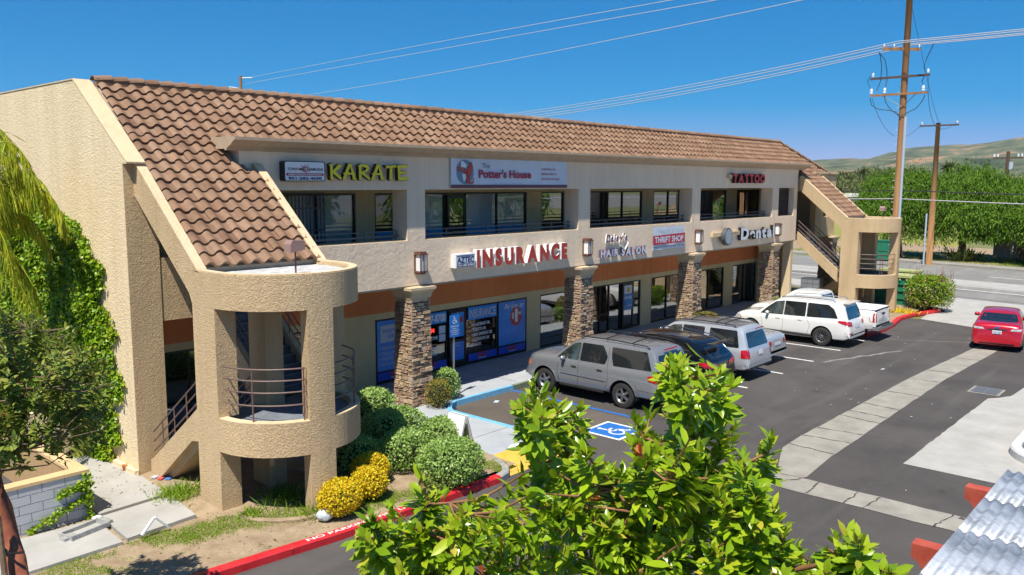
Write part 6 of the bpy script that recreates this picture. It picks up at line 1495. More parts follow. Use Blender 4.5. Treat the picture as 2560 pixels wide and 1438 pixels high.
ft = rosette_tree('foreground_tree', 'bright green broad leaved tree rising in front of the camera', (fb0[0], fb0[1], 0), trk+[(main, .032, .011), (m2, .035, .011), (m3, .032, .010), (m4, .032, .010), (m5, .014, .008), (m6, .014, .008), (m7, .011, .007)], tips, 'leaf_fore', .112, 36, 'twig', 80, twig=.26, wr=.40, red=.02, droop=.12)
# pepper trees across the street
def pepper(name, x, y, h, rx, label, seed, leafn=9000, low=1.3, lm='leaf_pepper', group=None, ls=.42, tr=.35):
    rg = np.random.RandomState(seed); t = empty(name, (x, y, 0), label, 'tree', group)
    a = MB(); a.tube([(x, y, 0), (x+rg.normal()*.2, y+.1, h*.22), (x+rg.normal()*.4, y+.2, h*.42)], [tr, tr*.75, tr*.5], 10)
    for k in range(7):
        an = k*.9+rg.normal()*.3; a.tube([(x, y, h*.2), (x+rx*.3*math.cos(an), y+rx*.3*math.sin(an), h*.5), (x+rx*.65*math.cos(an), y+rx*.65*math.sin(an), h*.75)], [tr*.45, tr*.25, .05], 6)
    a.build('trunk', 'bark', t, smooth=True)
    # clumps on a dome, each clump hangs down in strands
    nc = 170; u = npn(rg.normal(size=(nc, 3))); u[:, 2] = np.abs(u[:, 2])*1.1-.25; rr = rg.uniform(.55, 1., nc)**.5
    C = np.stack([x+u[:, 0]*rx*rr, y+u[:, 1]*rx*rr, h*.56+u[:, 2]*h*.44*rr], 1); k = rg.randint(0, nc, leafn); sz = rg.uniform(.5, 1.2, nc)
    off = rg.normal(size=(leafn, 3))*np.array([.45, .45, .30])*sz[k][:, None]*rx/4.5; hang = rg.uniform(0, 1, leafn)**1.3*rg.uniform(.8, 3.4, nc)[k]*h/9
    p = C[k]+off; p[:, 2] -= hang*1.25; p[:, 2] = np.maximum(p[:, 2], low+rg.uniform(0, .6, leafn))
    d = npn(np.stack([u[k][:, 0]*.5, u[k][:, 1]*.5, np.full(leafn, -.9)], 1)+rg.normal(size=(leafn, 3))*.35); L = rg.uniform(.6, 1.3, leafn)*ls
    V, F = leaf_quads(p, d, rdir(leafn, .2, rg), L, L*.30); mesh_np('crown', V, F, lm, t)
    return t
PG = 'weeping trees in a row across the street'
PT = [(80.0, 23.6, 9.0, 4.2, 'tree seen right behind the far stair tower'), (81.5, 18.8, 9.3, 4.8, 'tree standing right of the wooden pole with cross arm'), (82, 14.3, 8.2, 4.4, 'tree with the thick bare trunk'), (80, 9.5, 8.8, 4.8, 'tree behind the block wall'), (82, 3.5, 9.8, 5.2, 'tallest tree at the right edge of the row')]
for i, (x, y, h, rx, l) in enumerate(PT): pepper('weeping_tree', x, y, h, rx, 'weeping green '+l, 100+i, 42000, low=(1.7 if i != 0 else .4), group=PG, ls=.27)
# ------------------------------------------------------------------ block wall, litter, sign board
M['block'] = island('block', [(.46, .47, .50), (.52, .53, .55), (.49, .50, .52)], .85, .2, .3, 50)
M['block_joint'] = mat('block_joint', (.40, .41, .43), .9)
M['wall_cap'] = mat('wall_cap', (.62, .42, .20), .85, (.70, .49, .25), 3); M['wall_tan'] = mat('wall_tan', (.42, .27, .13), .9, (.48, .31, .15), 6, bump=.3)
t = empty('block_wall', (4, 16.3, 0), 'low white block wall with a peach cap round the rear parking lot', 'wall')
a = MB(); a.box(-6, 6.0, 16.21, 16.40, .0, 1.06); a.box(5.81, 6.0, 16.401, 20.6, .0, 1.06); a.build('wall_core', ['block_joint'], t)
a = MB()
for r_ in range(6):
    z = .02+r_*.175; x = 6.0-(.0 if r_ % 2 else .2)-.4*0
    if r_ % 2 == 0: a.box(5.81, 6.0, 16.195, 16.209, z+.006, z+.169)
    xx = 6.0 if r_ % 2 else 5.80
    while xx > 1.2: a.box(xx-.393, xx-.006, 16.190, 16.2095, z+.006, z+.169); xx -= .4
a.build('blocks', 'block', t)
a = MB(); a.box(-6, 5.8, 16.4, 16.42, 0, 1.05); a.box(5.79, 5.81, 16.42, 20.6, 0, 1.05); a.build('inner_face', 'wall_tan', t)
a = MB(); a.box(-6, 6.04, 16.17, 16.44, 1.061, 1.12); a.box(5.77, 6.04, 16.44, 20.64, 1.061, 1.12); a.build('wall_cap', 'wall_cap', t)
t = empty('garden_wall', (6.9, 20.6, 0), 'short beige wall joining the gable wall behind the path', 'wall')
a = MB(); a.box(6.05, 7.56, 20.4, 20.6, .1, 1.3); a.build('wall_body', 'stucco_gable', t)
a = MB(); a.prism([(4.1, 18.1), (5.72, 18.35), (5.72, 18.45), (4.1, 18.2)], 'z', .016, .02); tag(recalc(a.build('stall_line', 'paint_white')), 'white stall line inside the block walled rear lot', 'stall line')
def creeper():
    rg = np.random.RandomState(90); t = empty('creeper', (5.9, 16.15, .2), 'small creeper hanging down the corner of the white block wall', 'climbing plant'); n = 900
    s_ = rg.uniform(0, 1, n); br = rg.randint(0, 3, n)
    x = np.where(br == 0, 5.98+rg.normal(size=n)*.04, np.where(br == 1, 5.98-s_*.55, 5.98-s_*1.1)); z = np.where(br == 0, 1.05-s_*.85, np.where(br == 1, .85-s_*.1, .62-s_*.42-s_*s_*.0))+rg.normal(size=n)*.035
    p = np.stack([x, 16.17-rg.uniform(0, .08, n), z], 1); L = rg.uniform(.04, .08, n); V, F = leaf_quads(p, rdir(n, -.2, rg), npn(np.array([0, -1, .5])+rg.normal(size=(n, 3))*.5), L, L*.8); mesh_np('foliage', V, F, 'leaf_ivy', t)
    a = MB(); a.tube([(5.98, 16.17, .2), (5.99, 16.16, .6), (5.97, 16.17, 1.05)], .008, 4); a.tube([(5.98, 16.17, .65), (5.5, 16.16, .45), (4.95, 16.16, .25)], .006, 4); a.build('stems_and_filler', 'twig', t)
creeper()
M['plastic_clear'] = mat('plastic_clear', (.30, .30, .29), .15, (.42, .42, .40), 8, contrast=(.4, .6))
t = empty('plastic_tray', (5.62, 15.45, .21), 'crushed clear plastic tray lying on the path by the block wall', 'litter', rz=.25)
a = MB()
for x0, x1, y0, y1, z0, z1 in ((-.38, .38, -.2, -.17, 0, .09), (-.38, .38, .17, .2, 0, .07), (-.38, -.35, -.17, .17, 0, .08), (.35, .38, -.17, .17, 0, .1), (-.35, -.14, -.17, .17, 0, .012)): a.box(x0, x1, y0, y1, z0, z1)
a.build('tray', 'plastic_clear', t, local=True); a = MB(); a.box(-.46, -.38, -.1, .05, 0, .05); a.box(.38, .5, -.12, .14, 0, .07); a.build('crumpled_film', 'plastic_clear', t, local=True)
a = MB(); a.lathe([(0, 0), (.04, 0), (.055, .13), (.058, .135), (.05, .135), (.045, .1), (0, .09)], (7.5, 18.1, .235), 'z', 14); tag(recalc(a.build('paper_cup', mat('cup', (.62, .22, .08), .5), smooth=True)), 'orange drink cup standing at the foot of the gable wall', 'cup')
def bag(name, c, r, mt, label, seed, sq=.7):
    rg = np.random.RandomState(seed); a = MB(); core(a, c, (r, r*.9, r*sq), 14); V = np.array(a.v); 
    for i in range(len(V)):
        d = V[i]-np.array(c); V[i] = np.array(c)+d*(1+.22*mnoise.noise(Vector(V[i]*9)))+np.array([0, 0, 0])
    a.v = [tuple(v) for v in V]; return tag(recalc(a.build(name, mt, smooth=False)), label, 'litter')
M['bag'] = mat('bag', (.42, .52, .56), .35, (.60, .66, .68), 9, contrast=(.4, .6))
bag('plastic_bag', (8.95, 12.72, .27), .17, 'bag', 'pale blue plastic bag dumped beside the golden shrubs', 3)
bag('paper_scrap', (6.0, 15.85, .25), .09, 'white', 'white paper scrap at the corner of the block wall', 4, .3)
bag('rubbish_bundle', (8.5, 16.3, .28), .16, mat('dusty_cloth', (.16, .15, .14), .9), 'dusty grey bundle under the stair stringer', 5, .5)
bag('flat_rock', (7.75, 16.35, .26), .3, mat('rock', (.30, .23, .16), .9, (.36, .28, .2), 5), 'flat brown stone slab in the dirt by the stair foot', 6, .16)
a = MB(); a.obox((6.35, 14.47, .36), (.12, 0, .13), (0, .03, 0), (-.012, 0, .012)); a.obox((6.60, 14.47, .36), (.12, 0, -.13), (0, .03, 0), (.012, 0, .012)); tag(recalc(a.build('fence_bracket', 'white')), 'small white angled bracket standing in the grass at the path edge', 'litter')
rg = random.Random(77)
for i, (x, y) in enumerate([(7.75, 17.2), (7.8, 17.0), (7.9, 16.85)]):
    a = MB(); z = bedz(x, y)+.01; a.obox((x, y, z+.015), (.06, .03, 0), (-.03, .05, 0), (0, 0, .012)); tag(a.build('wrapper', ['white', mat('wrap%d' % i, [(.5, .5, .6), (.6, .1, .1), (.08, .25, .6)][i], .5)][1]), ['pale wrapper on the dirt at the stair foot', 'red wrapper on the dirt at the stair foot', 'blue wrapper on the dirt at the stair foot'][i], 'litter')
a = MB()
for i in range(90):
    x, y = rg.uniform(12, 40), rg.uniform(-2, 12) if i < 60 else rg.uniform(12, 17)
    if 16.2 < x < 43 : s_ = rg.uniform(.012, .035); a.obox((x, y, .018), (s_, rg.uniform(-.01, .01), 0), (rg.uniform(-.01, .01), s_*.6, 0), (0, 0, .004))
tag(a.build('asphalt_litter', mat('speck', (.45, .42, .36), .8)), kind='stuff')
a = MB(); a.obox((30.5, 9.3, .02), (.10, -.02, 0), (.01, .025, 0), (0, 0, .006)); tag(a.build('paper_scrap', 'white'), 'white scrap of paper on the open asphalt', 'litter')
a = MB(); a.obox((17.9, 16.5, .02), (.10, .05, 0), (-.03, .06, 0), (0, 0, .006)); tag(a.build('paper_scrap', 'ltgrey'), 'pale blue paper scrap near the light blue kerb', 'litter')
t = empty('sign_board', (13.55, 13.75, .15), 'white folding A-frame sign board behind the front hedge shrub', 'sign board')
a = MB()
for s_ in (-1, 1):
    for y0 in (-.28, .26): a.add([(13.55+s_*.02, 13.75+y0, 1.05), (13.55+s_*.02+.03, 13.75+y0, 1.05), (13.55+s_*.30+.03, 13.75+y0, .15), (13.55+s_*.30, 13.75+y0, .15), (13.55+s_*.02, 13.77+y0, 1.05), (13.55+s_*.02+.03, 13.77+y0, 1.05), (13.55+s_*.30+.03, 13.77+y0, .15), (13.55+s_*.30, 13.77+y0, .15)], [(0, 1, 2, 3), (7, 6, 5, 4), (0, 4, 5, 1), (1, 5, 6, 2), (2, 6, 7, 3), (3, 7, 4, 0)])
a.build('board_frame', 'white', t)
for s_ in (-1, 1):
    a = MB(); a.add([(13.55+s_*.03, 13.47, 1.08), (13.55+s_*.03, 14.03, 1.08), (13.55+s_*.24, 14.03, .38), (13.55+s_*.24, 13.47, .38)], [(0, 1, 2, 3)]); p = a.build('board_panel', 'white', t)
    md = p.modifiers.new('s', 'SOLIDIFY'); md.thickness = .02
# ------------------------------------------------------------------ carport roof, planter island
t = empty('carport', (6, 0, 0), 'corrugated grey metal carport roof with red beam ends at the lower right', 'carport')
def corr(name, x0, x1, y0, y1, z, seed):
    pitch = .135; n = int((y1-y0)/pitch*6); V = []; F = []
    for i in range(n+1):
        y = y0+(y1-y0)*i/n; dz = .022*math.cos(2*math.pi*(y-y1)/pitch)
        V += [(x0, y, z+dz), ((x0+x1)/2, y, z+dz+.002), (x1, y, z+dz)]
    for i in range(n):
        for j in range(2): a0 = i*3+j; F.append((a0, a0+1, a0+4, a0+3))
    mb = MB(); mb.add(V, F); o = mb.build(name, M['metal_roof'], t, smooth=True); md = o.modifiers.new('s', 'SOLIDIFY'); md.thickness = .004; return o
def metalroof():
    m, tt, b, N, L = nodes('metal_roof'); b.inputs['Roughness'].default_value = .45; b.inputs['Metallic'].default_value = .35
    tc = N.new('ShaderNodeTexCoord'); mp = N.new('ShaderNodeMapping'); mp.inputs['Scale'].default_value = (1.8, .6, 1); L.new(tc.outputs['Object'], mp.inputs[0])
    n = N.new('ShaderNodeTexNoise'); n.inputs['Scale'].default_value = 2.2; n.inputs['Detail'].default_value = 9; n.inputs['Roughness'].default_value = .7; L.new(mp.outputs[0], n.inputs['Vector'])
    r = N.new('ShaderNodeValToRGB'); r.color_ramp.elements[0].position = .36; r.color_ramp.elements[1].position = .56; r.color_ramp.elements[0].color = (.22, .24, .27, 1); r.color_ramp.elements[1].color = (.52, .55, .60, 1)
    L.new(n.outputs['Fac'], r.inputs[0]); L.new(r.outputs[0], b.inputs['Base Color']); return m
M['metal_roof'] = metalroof(); M['beam_red'] = mat('beam_red', (.36, .055, .03), .6, (.46, .09, .05), 5)
xs = [2.0, 4.4, 6.6, 8.5, 9.9, 11.1, 12.28]
for i in range(len(xs)-1): corr('roof_sheet', xs[i]-.12, xs[i+1], -3.2, 2.09, 2.80+.006*i, i)
for x in (4.6, 6.9, 9.28, 11.52):
    a = MB(); a.prism([(2.40, 2.77), (2.40, 2.62), (2.33, 2.58), (2.26, 2.48), (2.20, 2.40), (-3.1, 2.40), (-3.1, 2.77)], 'x', x-.09, x+.09); recalc(a.build('beam', 'beam_red', t))
a = MB()
for x in (4.6, 9.28): a.box(x-.07, x+.07, -2.9, -2.76, 0, 2.4); a.box(x-.07, x+.07, 1.4, 1.54, 0, 2.4)
for x in (4.6, 9.28):
    for y in (-2.9, 1.4): 
        a = MB(); a.box(x-.07, x+.07, y, y+.14, 0, 2.398); a.build('post', 'beam_red', t)
M['planter_white'] = mat('planter_white', (.50, .50, .49), .7, (.60, .60, .58), 4)
pts = arc((23.3, 2.6), 1.35, 200, 90, 10)+[(28, 3.95)]
o = kerb('planter_kerb', [(21.95, -2), (21.95, 1.4)]+arc((23.3, 2.6), 1.35, 180, 90, 12)+[(28, 3.95)], -.25, .22, 'planter_white', 'white rounded concrete planter kerb at the right edge of the pale pad')
sheet('planter_soil', [(22.15, -2), (22.15, 2.3), (22.4, 3.1), (23.0, 3.65), (28, 3.7), (28, -2)], .12, 'dirt')
# ------------------------------------------------------------------ right side: cabinets, mail boxes, wall
M['cab_green'] = mat('cab_green', (.01, .14, .075), .45, (.02, .19, .10), 4, contrast=(.3, .6)); M['cab_lime'] = mat('cab_lime', (.34, .38, .14), .6, (.42, .46, .2), 5)
cx_, cy_ = 47.5, 14.2
t = empty('utility_cabinet', (cx_, cy_, .12), 'large dark green ribbed utility cabinet beside the far stair tower', 'utility box')
a = MB(); a.box(cx_-.6, cx_+.6, cy_-1.0, cy_+1.0, .12, 1.6)
a.build('cabinet', 'cab_green', t)
for z in (.45, .85, 1.22):
    a = MB(); a.box(cx_-.67, cx_+.62, cy_-1.05, cy_+1.05, z, z+.05); a.build('rib', 'cab_green', t)
a = MB(); a.prism([(cy_-1.08, 1.601), (cy_+1.08, 1.601), (cy_+.95, 1.72), (cy_-.95, 1.72)], 'x', cx_-.68, cx_+.66); recalc(a.build('lid', 'cab_lime', t))
a = MB()
for k in range(11): y = cy_+.85-k*.17; a.obox((cx_-.672, y, 1.5+random.uniform(-.03, .03)), (.002, 0, 0), (0, .05, .01), (0, .0, .045)) if k % 3 else None
a.build('scratched_paint', 'cab_lime', t)
t = empty('utility_cabinet', (49, 14.3, .12), 'olive green utility cabinet standing behind the dark green one', 'utility box')
a = MB(); a.box(48.5, 49.5, 13.3, 15.3, .12, 1.75); a.build('cabinet', 'cab_lime', t); a = MB(); a.box(48.45, 49.55, 13.25, 15.35, 1.751, 1.84); a.build('lid', 'cab_lime', t)
t = empty('utility_cabinet', (74.6, 23.2, 0), 'plain green utility cabinet across the street', 'utility box')
a = MB(); a.box(74.1, 75.2, 22.6, 23.9, .1, 1.7); a.build('cabinet', 'cab_green', t); a = MB(); a.box(74.05, 75.25, 22.55, 23.95, 1.701, 1.78); a.build('lid', 'cab_green', t)
t = empty('mail_boxes', (43.1, 16.75, .15), 'grey cluster mail box unit below the far stairs', 'mail box')
a = MB(); a.box(42.75, 43.3, 16.45, 17.45, .45, 1.65); a.build('cabinet', 'rail_grey', t); a = MB(); a.box(42.95, 43.1, 16.85, 17.05, .15, .449); a.build('pedestal', 'rail_grey', t)
for r_ in range(5):
    for c_ in range(3):
        a = MB(); a.box(42.74, 42.7495, 16.49+c_*.32, 16.78+c_*.32, .50+r_*.22, .69+r_*.22); a.build('mail_door', mat('mail_grey', (.20, .21, .22), .5) if 'mail_grey' not in M else M['mail_grey'], t)
t = empty('boundary_wall', (85, 12, 0), 'pale block boundary wall behind the weeping trees', 'wall')
a = MB(); a.box(84.8, 85.0, -6, 17, 0, 2.1); a.build('wall_body', mat('far_block', (.42, .38, .32), .9, (.5, .45, .38), 1.5), t)
tuft('agave', (79.5, 18.0, 0), 1.0, 1.3, 160, 'dark spiky agave beside the wooden pole across the street', 66, w_=.16, mt='leaf_dark', cat='plant')
tag(mesh_np('far_verge_grass', *(lambda rg, n: leaf_quads(np.stack([rg.uniform(74.5, 88, n), rg.uniform(-8, 34, n), np.zeros(n)], 1), rdir(n, 1.2, rg), rdir(n, 0, rg), rg.uniform(.05, .16, n), np.full(n, .05)))(np.random.RandomState(3), 16000), 'grass_mat'), kind='stuff')
# corner bed weeds
tuft('weed', (44.2, 12.75, .14), .8, .22, 300, 'low yellow green weed beside the far red kerb', 67, w_=.04, mt='leaf_yellow')
# ------------------------------------------------------------------ poles and wires
M['pole'] = mat('pole', (.26, .125, .045), .85, (.36, .19, .075), 2, streak=(3, 3, .25), bump=.4, bscale=20); M['insul'] = mat('insul', (.72, .74, .78), .3); M['conduit'] = mat('conduit', (.42, .47, .55), .5); M['wire'] = mat('wire', (.45, .44, .46), .5); M['wire_dark'] = mat('wire_dark', (.03, .03, .035), .6); M['arm_dark'] = mat('arm_dark', (.10, .055, .04), .8)
px0, py0 = 51.5, 15.5
t = empty('utility_pole', (px0, py0, 0), 'tall wooden utility pole with three cross arms behind the far stair tower', 'utility pole')
a = MB(); a.tube([(px0, py0, 0), (px0, py0, 10), (px0, py0, 19.4)], [.20, .185, .17], 14); a.build('pole', 'pole', t, smooth=True)
def arm(y0, y1, z, mt, x=px0, dx=0., par=t, h=.06):
    a = MB(); a.add([(x-dx-.26, y1, z-h), (x-dx-.16, y1, z-h), (x-dx-.16, y1, z+h), (x-dx-.26, y1, z+h), (x+dx-.26, y0, z-h), (x+dx-.16, y0, z-h), (x+dx-.16, y0, z+h), (x+dx-.26, y0, z+h)], [(0, 1, 2, 3), (7, 6, 5, 4), (0, 4, 5, 1), (1, 5, 6, 2), (2, 6, 7, 3), (3, 7, 4, 0)]); return recalc(a.build('cross_arm', mt, par))
def insulator(p, par, h=.22, r=.05):
    a = MB(); a.lathe([(.0, 0), (.012, 0), (.012, .05), (r, .07), (r*.7, h*.5), (r, h*.55), (r*.6, h), (0, h)], p, 'z', 10); return recalc(a.build('insulator', 'insul', par))
A1 = arm(14.9, 16.5, 14.28, 'pole', dx=.8, h=.08); A2 = arm(14.1, 17.35, 12.72, 'arm_dark'); A3 = arm(14.15, 17.3, 11.75, 'pole')
for k, f_ in enumerate((.04, .3, .7, .96)):
    y = 16.5-1.6*f_; insulator((px0-.21-.8+1.6*f_, y, 14.36), t, .2, .045)
for y in (14.2, 17.2): insulator((px0-.21, y, 12.78), t, .28, .07)
for y in (14.4, 16.5, 17.25): insulator((px0-.21, y, 11.80), t, .36, .09)
a = MB(); a.tube([(px0-.21, 16.55, 11.7), (px0-.21, 15.5, 11.0), (px0-.21, 14.8, 11.7)], .025, 6); a.build('brace', 'rail_grey', t)
for P in ([(17.3, 11.6), (17.2, 11.2), (16.8, 10.95), (16.2, 10.85), (15.8, 10.75), (15.5, 10.4)], [(16.5, 11.7), (16.4, 11.3), (16.1, 10.9), (15.5, 10.4)], [(14.3, 11.6), (14.4, 11.3), (14.7, 10.9), (15.1, 10.7), (15.5, 10.5)], [(17.35, 12.9), (17.5, 12.6), (17.3, 12.1)], [(16.95, 14.2), (16.6, 13.8), (16.45, 13.2), (16.4, 12.6), (16.5, 12.1)], [(16.9, 14.2), (16.75, 13.4), (16.75, 12.6), (16.95, 12.0)], [(14.0, 14.4), (14.3, 13.7), (14.45, 13.2), (14.3, 12.8), (14.5, 12.4), (14.4, 12.1)]):
    a = MB(); a.tube([(px0-.22, y, z) for y, z in P], .022, 6); a.build('cable', 'wire_dark', t, smooth=True)
a = MB(); a.tube([(px0-.12, py0-.22, 0), (px0-.12, py0-.22, 10.45)], .08, 10); a.build('conduit', 'conduit', t)
a = MB()
for k in range(24): a.tube([(px0, py0+.18, 2.6+k*.42), (px0-.04, py0+.31, 2.6+k*.42)], .012, 5)
a.build('climbing_steps', 'insul', t)
p2x, p2y = 73.5, 19.33
t2 = empty('utility_pole', (p2x, p2y, 0), 'shorter reddish wooden pole with one cross arm across the street', 'utility pole')
a = MB(); a.tube([(p2x, p2y, 0), (p2x, p2y, 11.5)], [.26, .17], 12); a.build('pole', 'pole', t2, smooth=True)
arm(17.75, 20.65, 11.28, 'arm_dark', x=p2x, par=t2)
for y in (17.9, 20.5): insulator((p2x-.2, y, 11.34), t2, .25, .07)
a = MB(); a.tube([(p2x-.25, p2y+.35, 0), (p2x-.25, p2y+.35, 4.2)], .07, 8); a.build('conduit', 'conduit', t2)
for z in (1.1, 1.55, 2.0, 2.6, 10.6):
    a = MB(); a.lathe([(.245-.0078*z, z), (.25-.0078*z, z+.0), (.25-.0078*z, z+.1), (.245-.0078*z, z+.1)], (p2x, p2y, 0), 'z', 14); a.build('yellow_marker', 'paint_yellow' if 'sign_yellow' not in M else 'sign_yellow', t2)
p3 = at(2520, 395, 120)
t3 = empty('utility_pole', (p3[0], p3[1], 0), 'distant pole top with transformer above the weeping trees', 'utility pole')
a = MB(); a.tube([(p3[0], p3[1], 0), (p3[0], p3[1], p3[2]+.8)], .2, 8); a.build('pole', 'arm_dark', t3); 
a = MB(); a.box(p3[0]-.1, p3[0]+.1, p3[1]-1.6, p3[1]+1.6, p3[2]-.08, p3[2]+.1); a.build('cross_arm', 'arm_dark', t3)
a = MB(); a.lathe([(0, 0), (.25, 0), (.25, .9), (0, .9)], (p3[0]-.1, p3[1]-.4, p3[2]-1.4), 'z', 12); a.build('transformer', 'conduit', t3)
for y in (-1.5, -1.1, 1.1, 1.5): insulator((p3[0], p3[1]+y, p3[2]+.1), t3, .4, .12)
def stp(t_, n=-1.5): q = np.array([51.5, 15.5])+SD*t_+SN*n*0; return q
p4 = stp(103)
t4 = empty('utility_pole', (p4[0], p4[1], 0), 'distant wooden pole with pale side arms rising over the tiled roof ridge', 'utility pole')
zt4 = at(568, 188, math.hypot(*p4))[2]
a = MB(); a.tube([(p4[0], p4[1], 0), (p4[0], p4[1], zt4)], .22, 8); a.build('pole', 'pole', t4)
za = at(580, 193, math.hypot(*p4))[2]; zb_ = at(555, 218, math.hypot(*p4))[2]
dv = np.array([math.sin(R(59)), -math.cos(R(59))])
for sg, z in ((1, za), (-1, zb_)):
    e = p4+dv*sg*1.75; a = MB(); a.tube([(p4[0], p4[1], z-.1), (e[0], e[1], z+.05)], .09, 6); a.build('side_arm', 'insul', t4)
def wire(pts, r, label, mt='wire', n=24):
    """smooth curve through (x,y,z) points"""
    P = [np.array(p, float) for p in pts]; 
    if len(P) == 3:
        Q = []
        for i in range(n+1): s_ = i/n; Q.append(P[0]*(2*(s_-.5)*(s_-1))+P[1]*(4*s_*(1-s_))+P[2]*(2*s_*(s_-.5)))
    else: Q = P
    a = MB(); a.tube(Q, r, 5, cap=False); return tag(a.build('overhead_wire', mt, smooth=True), label, 'wire', 'overhead wires along the street')
def wp(t_, z, o=0.): q = stp(t_); return (q[0]+SN[0]*o, q[1]+SN[1]*o, z)
wire([wp(103, za+.1, 1.5), wp(50, 21.0, .8), wp(0, 19.3, 0)], .028, 'upper of the two highest pale wires running from the distant pole')
wire([wp(103, zb_+.6, .5), wp(50, 20.2, .6), wp(-1, 18.9, .1)], .028, 'second highest pale wire from the distant pole')
wire([wp(103, 18.2, -1.2), wp(50, 17.5, -.6), wp(-4, 18.4, 0)], .028, 'single pale wire between the high pair and the group of four')
for i, (o, z, l) in enumerate(((-.95, 14.62, 'highest'), (-.45, 14.6, 'second highest'), (.35, 14.6, 'third'), (.85, 14.6, 'lowest'))):
    wire([wp(103, 13.6, o), wp(45, 12.55-.12*i, o), wp(0, z, o)], .026, l+' of the four pale wires left of the tall pole')
    wire([wp(0, z, o), wp(-22, 14.2, o), wp(-45, 14.6, o)], .026, l+' of the four pale wires right of the tall pole')
for z, l, m_ in ((at(2240, 476, 53.8)[2], 'upper dark cable crossing in front of the weeping trees', 'wire_dark'), (at(2240, 497, 53.8)[2], 'lower pale cable crossing in front of the weeping trees', 'wire')):
    wire([wp(103, z+.6), wp(50, z-.5), wp(0, z)], .03, l+', left of the tall pole', m_); wire([wp(0, z), wp(-22, z-.3), wp(-45, z)], .03, l+', right of the tall pole', m_)
wire([(51.3, 14.2, 12.9), (62, 16.5, 10.6), (p2x-.2, 17.9, 11.5)], .014, 'thin dark wire from the tall pole to the right end of the short pole arm', 'wire_dark'); wire([(51.3, 17.2, 11.6), (62, 19.0, 9.9), (p2x-.2, 20.5, 11.5)], .014, 'thin dark wire from the tall pole to the left end of the short pole arm', 'wire_dark')
wire([(51.3, 15.4, 17), (62, 17, 13), (p2x, 19.3, 11.5)], .012, 'very thin wire from high on the tall pole to the short pole top', 'wire_dark')
# ------------------------------------------------------------------ background: field, homes, trees, palms, hills
M['field'] = mat('field', (.28, .25, .05), .95, (.20, .22, .04), .06, 8)
sheet('field', [(88, 20), (240, 52), (270, 110), (160, 120), (92, 70)], -.01, 'field')
sheet('dry_field', [(76, 15), (96, 16), (100, 60), (80, 60)], .0, 'sandy')
M['home_roof'] = mat('home_roof', (.62, .60, .56), .6); M['home_wall'] = mat('home_wall', (.32, .26, .24), .8)
def home(px_, dist, w_, l_, label, rz=0.):
    q = at(px_, 500, dist); x, y = q[0], q[1]; t = empty('mobile_home', (x, y, 0), label, 'house', rz=rz)
    a = MB(); a.box(-w_/2, w_/2, -l_/2, l_/2, 0, 2.9); a.build('wall', 'home_wall', t, local=True)
    a = MB(); a.prism([(-l_/2-.4, 2.9), (l_/2+.4, 2.9), (0, 3.9)], 'x', -w_/2-.5, w_/2+.5); recalc(a.build('roof', 'home_roof', t, local=True))
    for k in range(3): 
        a = MB(); yy = -l_/3+k*l_/3; a.box(-w_/2-.05, -w_/2+.02, yy-.8, yy+.8, 1.2, 2.3); a.build('window', 'car_glass', t, local=True)
home(2128, 255, 9, 12, 'low mobile home with dark windows beyond the pasture'); home(2160, 262, 9, 9, 'pale roofed mobile home right of the dark windowed one'); home(2098, 300, 9, 12, 'far mobile home half hidden by the end wall'); home(2180, 330, 9, 12, 'distant mobile home partly behind the weeping trees')
t = empty('park_fence', (230, 78, 0), 'brown fence in front of the mobile homes', 'fence'); q0 = at(2070, 500, 238); q1 = at(2200, 500, 238); a = MB(); a.add([(q0[0], q0[1], 0), (q1[0], q1[1], 0), (q1[0], q1[1], 1.7), (q0[0], q0[1], 1.7), (q0[0]+.2, q0[1], 0), (q1[0]+.2, q1[1], 0), (q1[0]+.2, q1[1], 1.7), (q0[0]+.2, q0[1], 1.7)], [(0, 1, 2, 3), (7, 6, 5, 4), (3, 2, 6, 7)]); a.build('fence_panel', 'arm_dark', t)
rg = random.Random(12)
FT = [(2085, 300, 11, 8), (2105, 330, 13, 9), (2128, 300, 9, 7), (2142, 380, 14, 10), (2170, 350, 15, 11), (2192, 310, 12, 9), (2212, 360, 15, 10), (2075, 380, 12, 9), (2150, 290, 8, 7), (2185, 420, 16, 12), (2230, 330, 14, 10), (2118, 420, 14, 11), (2260, 380, 15, 11), (2095, 450, 13, 12), (2160, 480, 14, 12), (2205, 470, 16, 12)]
for i, (px_, d_, h_, r_) in enumerate(FT):
    q = at(px_, 470, d_); pepper('far_tree', q[0], q[1], h_, r_*.7, 'grey green tree in the far grove beyond the mobile homes', 300+i, 1500, low=.5, lm='leaf_far', group='far grove beyond the mobile homes', ls=1.6, tr=.5)
def tall_palm(px_, py_, dist, label, seed):
    rg = np.random.RandomState(seed); q = at(px_, py_, dist); t = empty('fan_palm', (q[0], q[1], 0), label, 'palm', 'tall palms in the distance')
    a = MB(); a.tube([(q[0], q[1], 0), (q[0]+.2, q[1], q[2])], [.4, .25], 8); a.build('trunk', 'bark', t)
    n = 150; u = rdir(n, .25, rg); V, F = leaf_quads(np.tile(q, (n, 1)), u+np.array([0, 0, -.2]), rdir(n, 0, rg), rg.uniform(1., 2.0, n), np.full(n, .5)); mesh_np('crown', V, F, 'leaf_far', t)
tall_palm(2158, 431, 300, 'left of the two tall palms before the hills', 1); tall_palm(2171, 438, 310, 'right of the two tall palms before the hills', 2); tall_palm(2373, 420, 200, 'palm top above the weeping trees right of the short pole', 3); tall_palm(2124, 448, 340, 'short bushy palm left of the pair', 4)
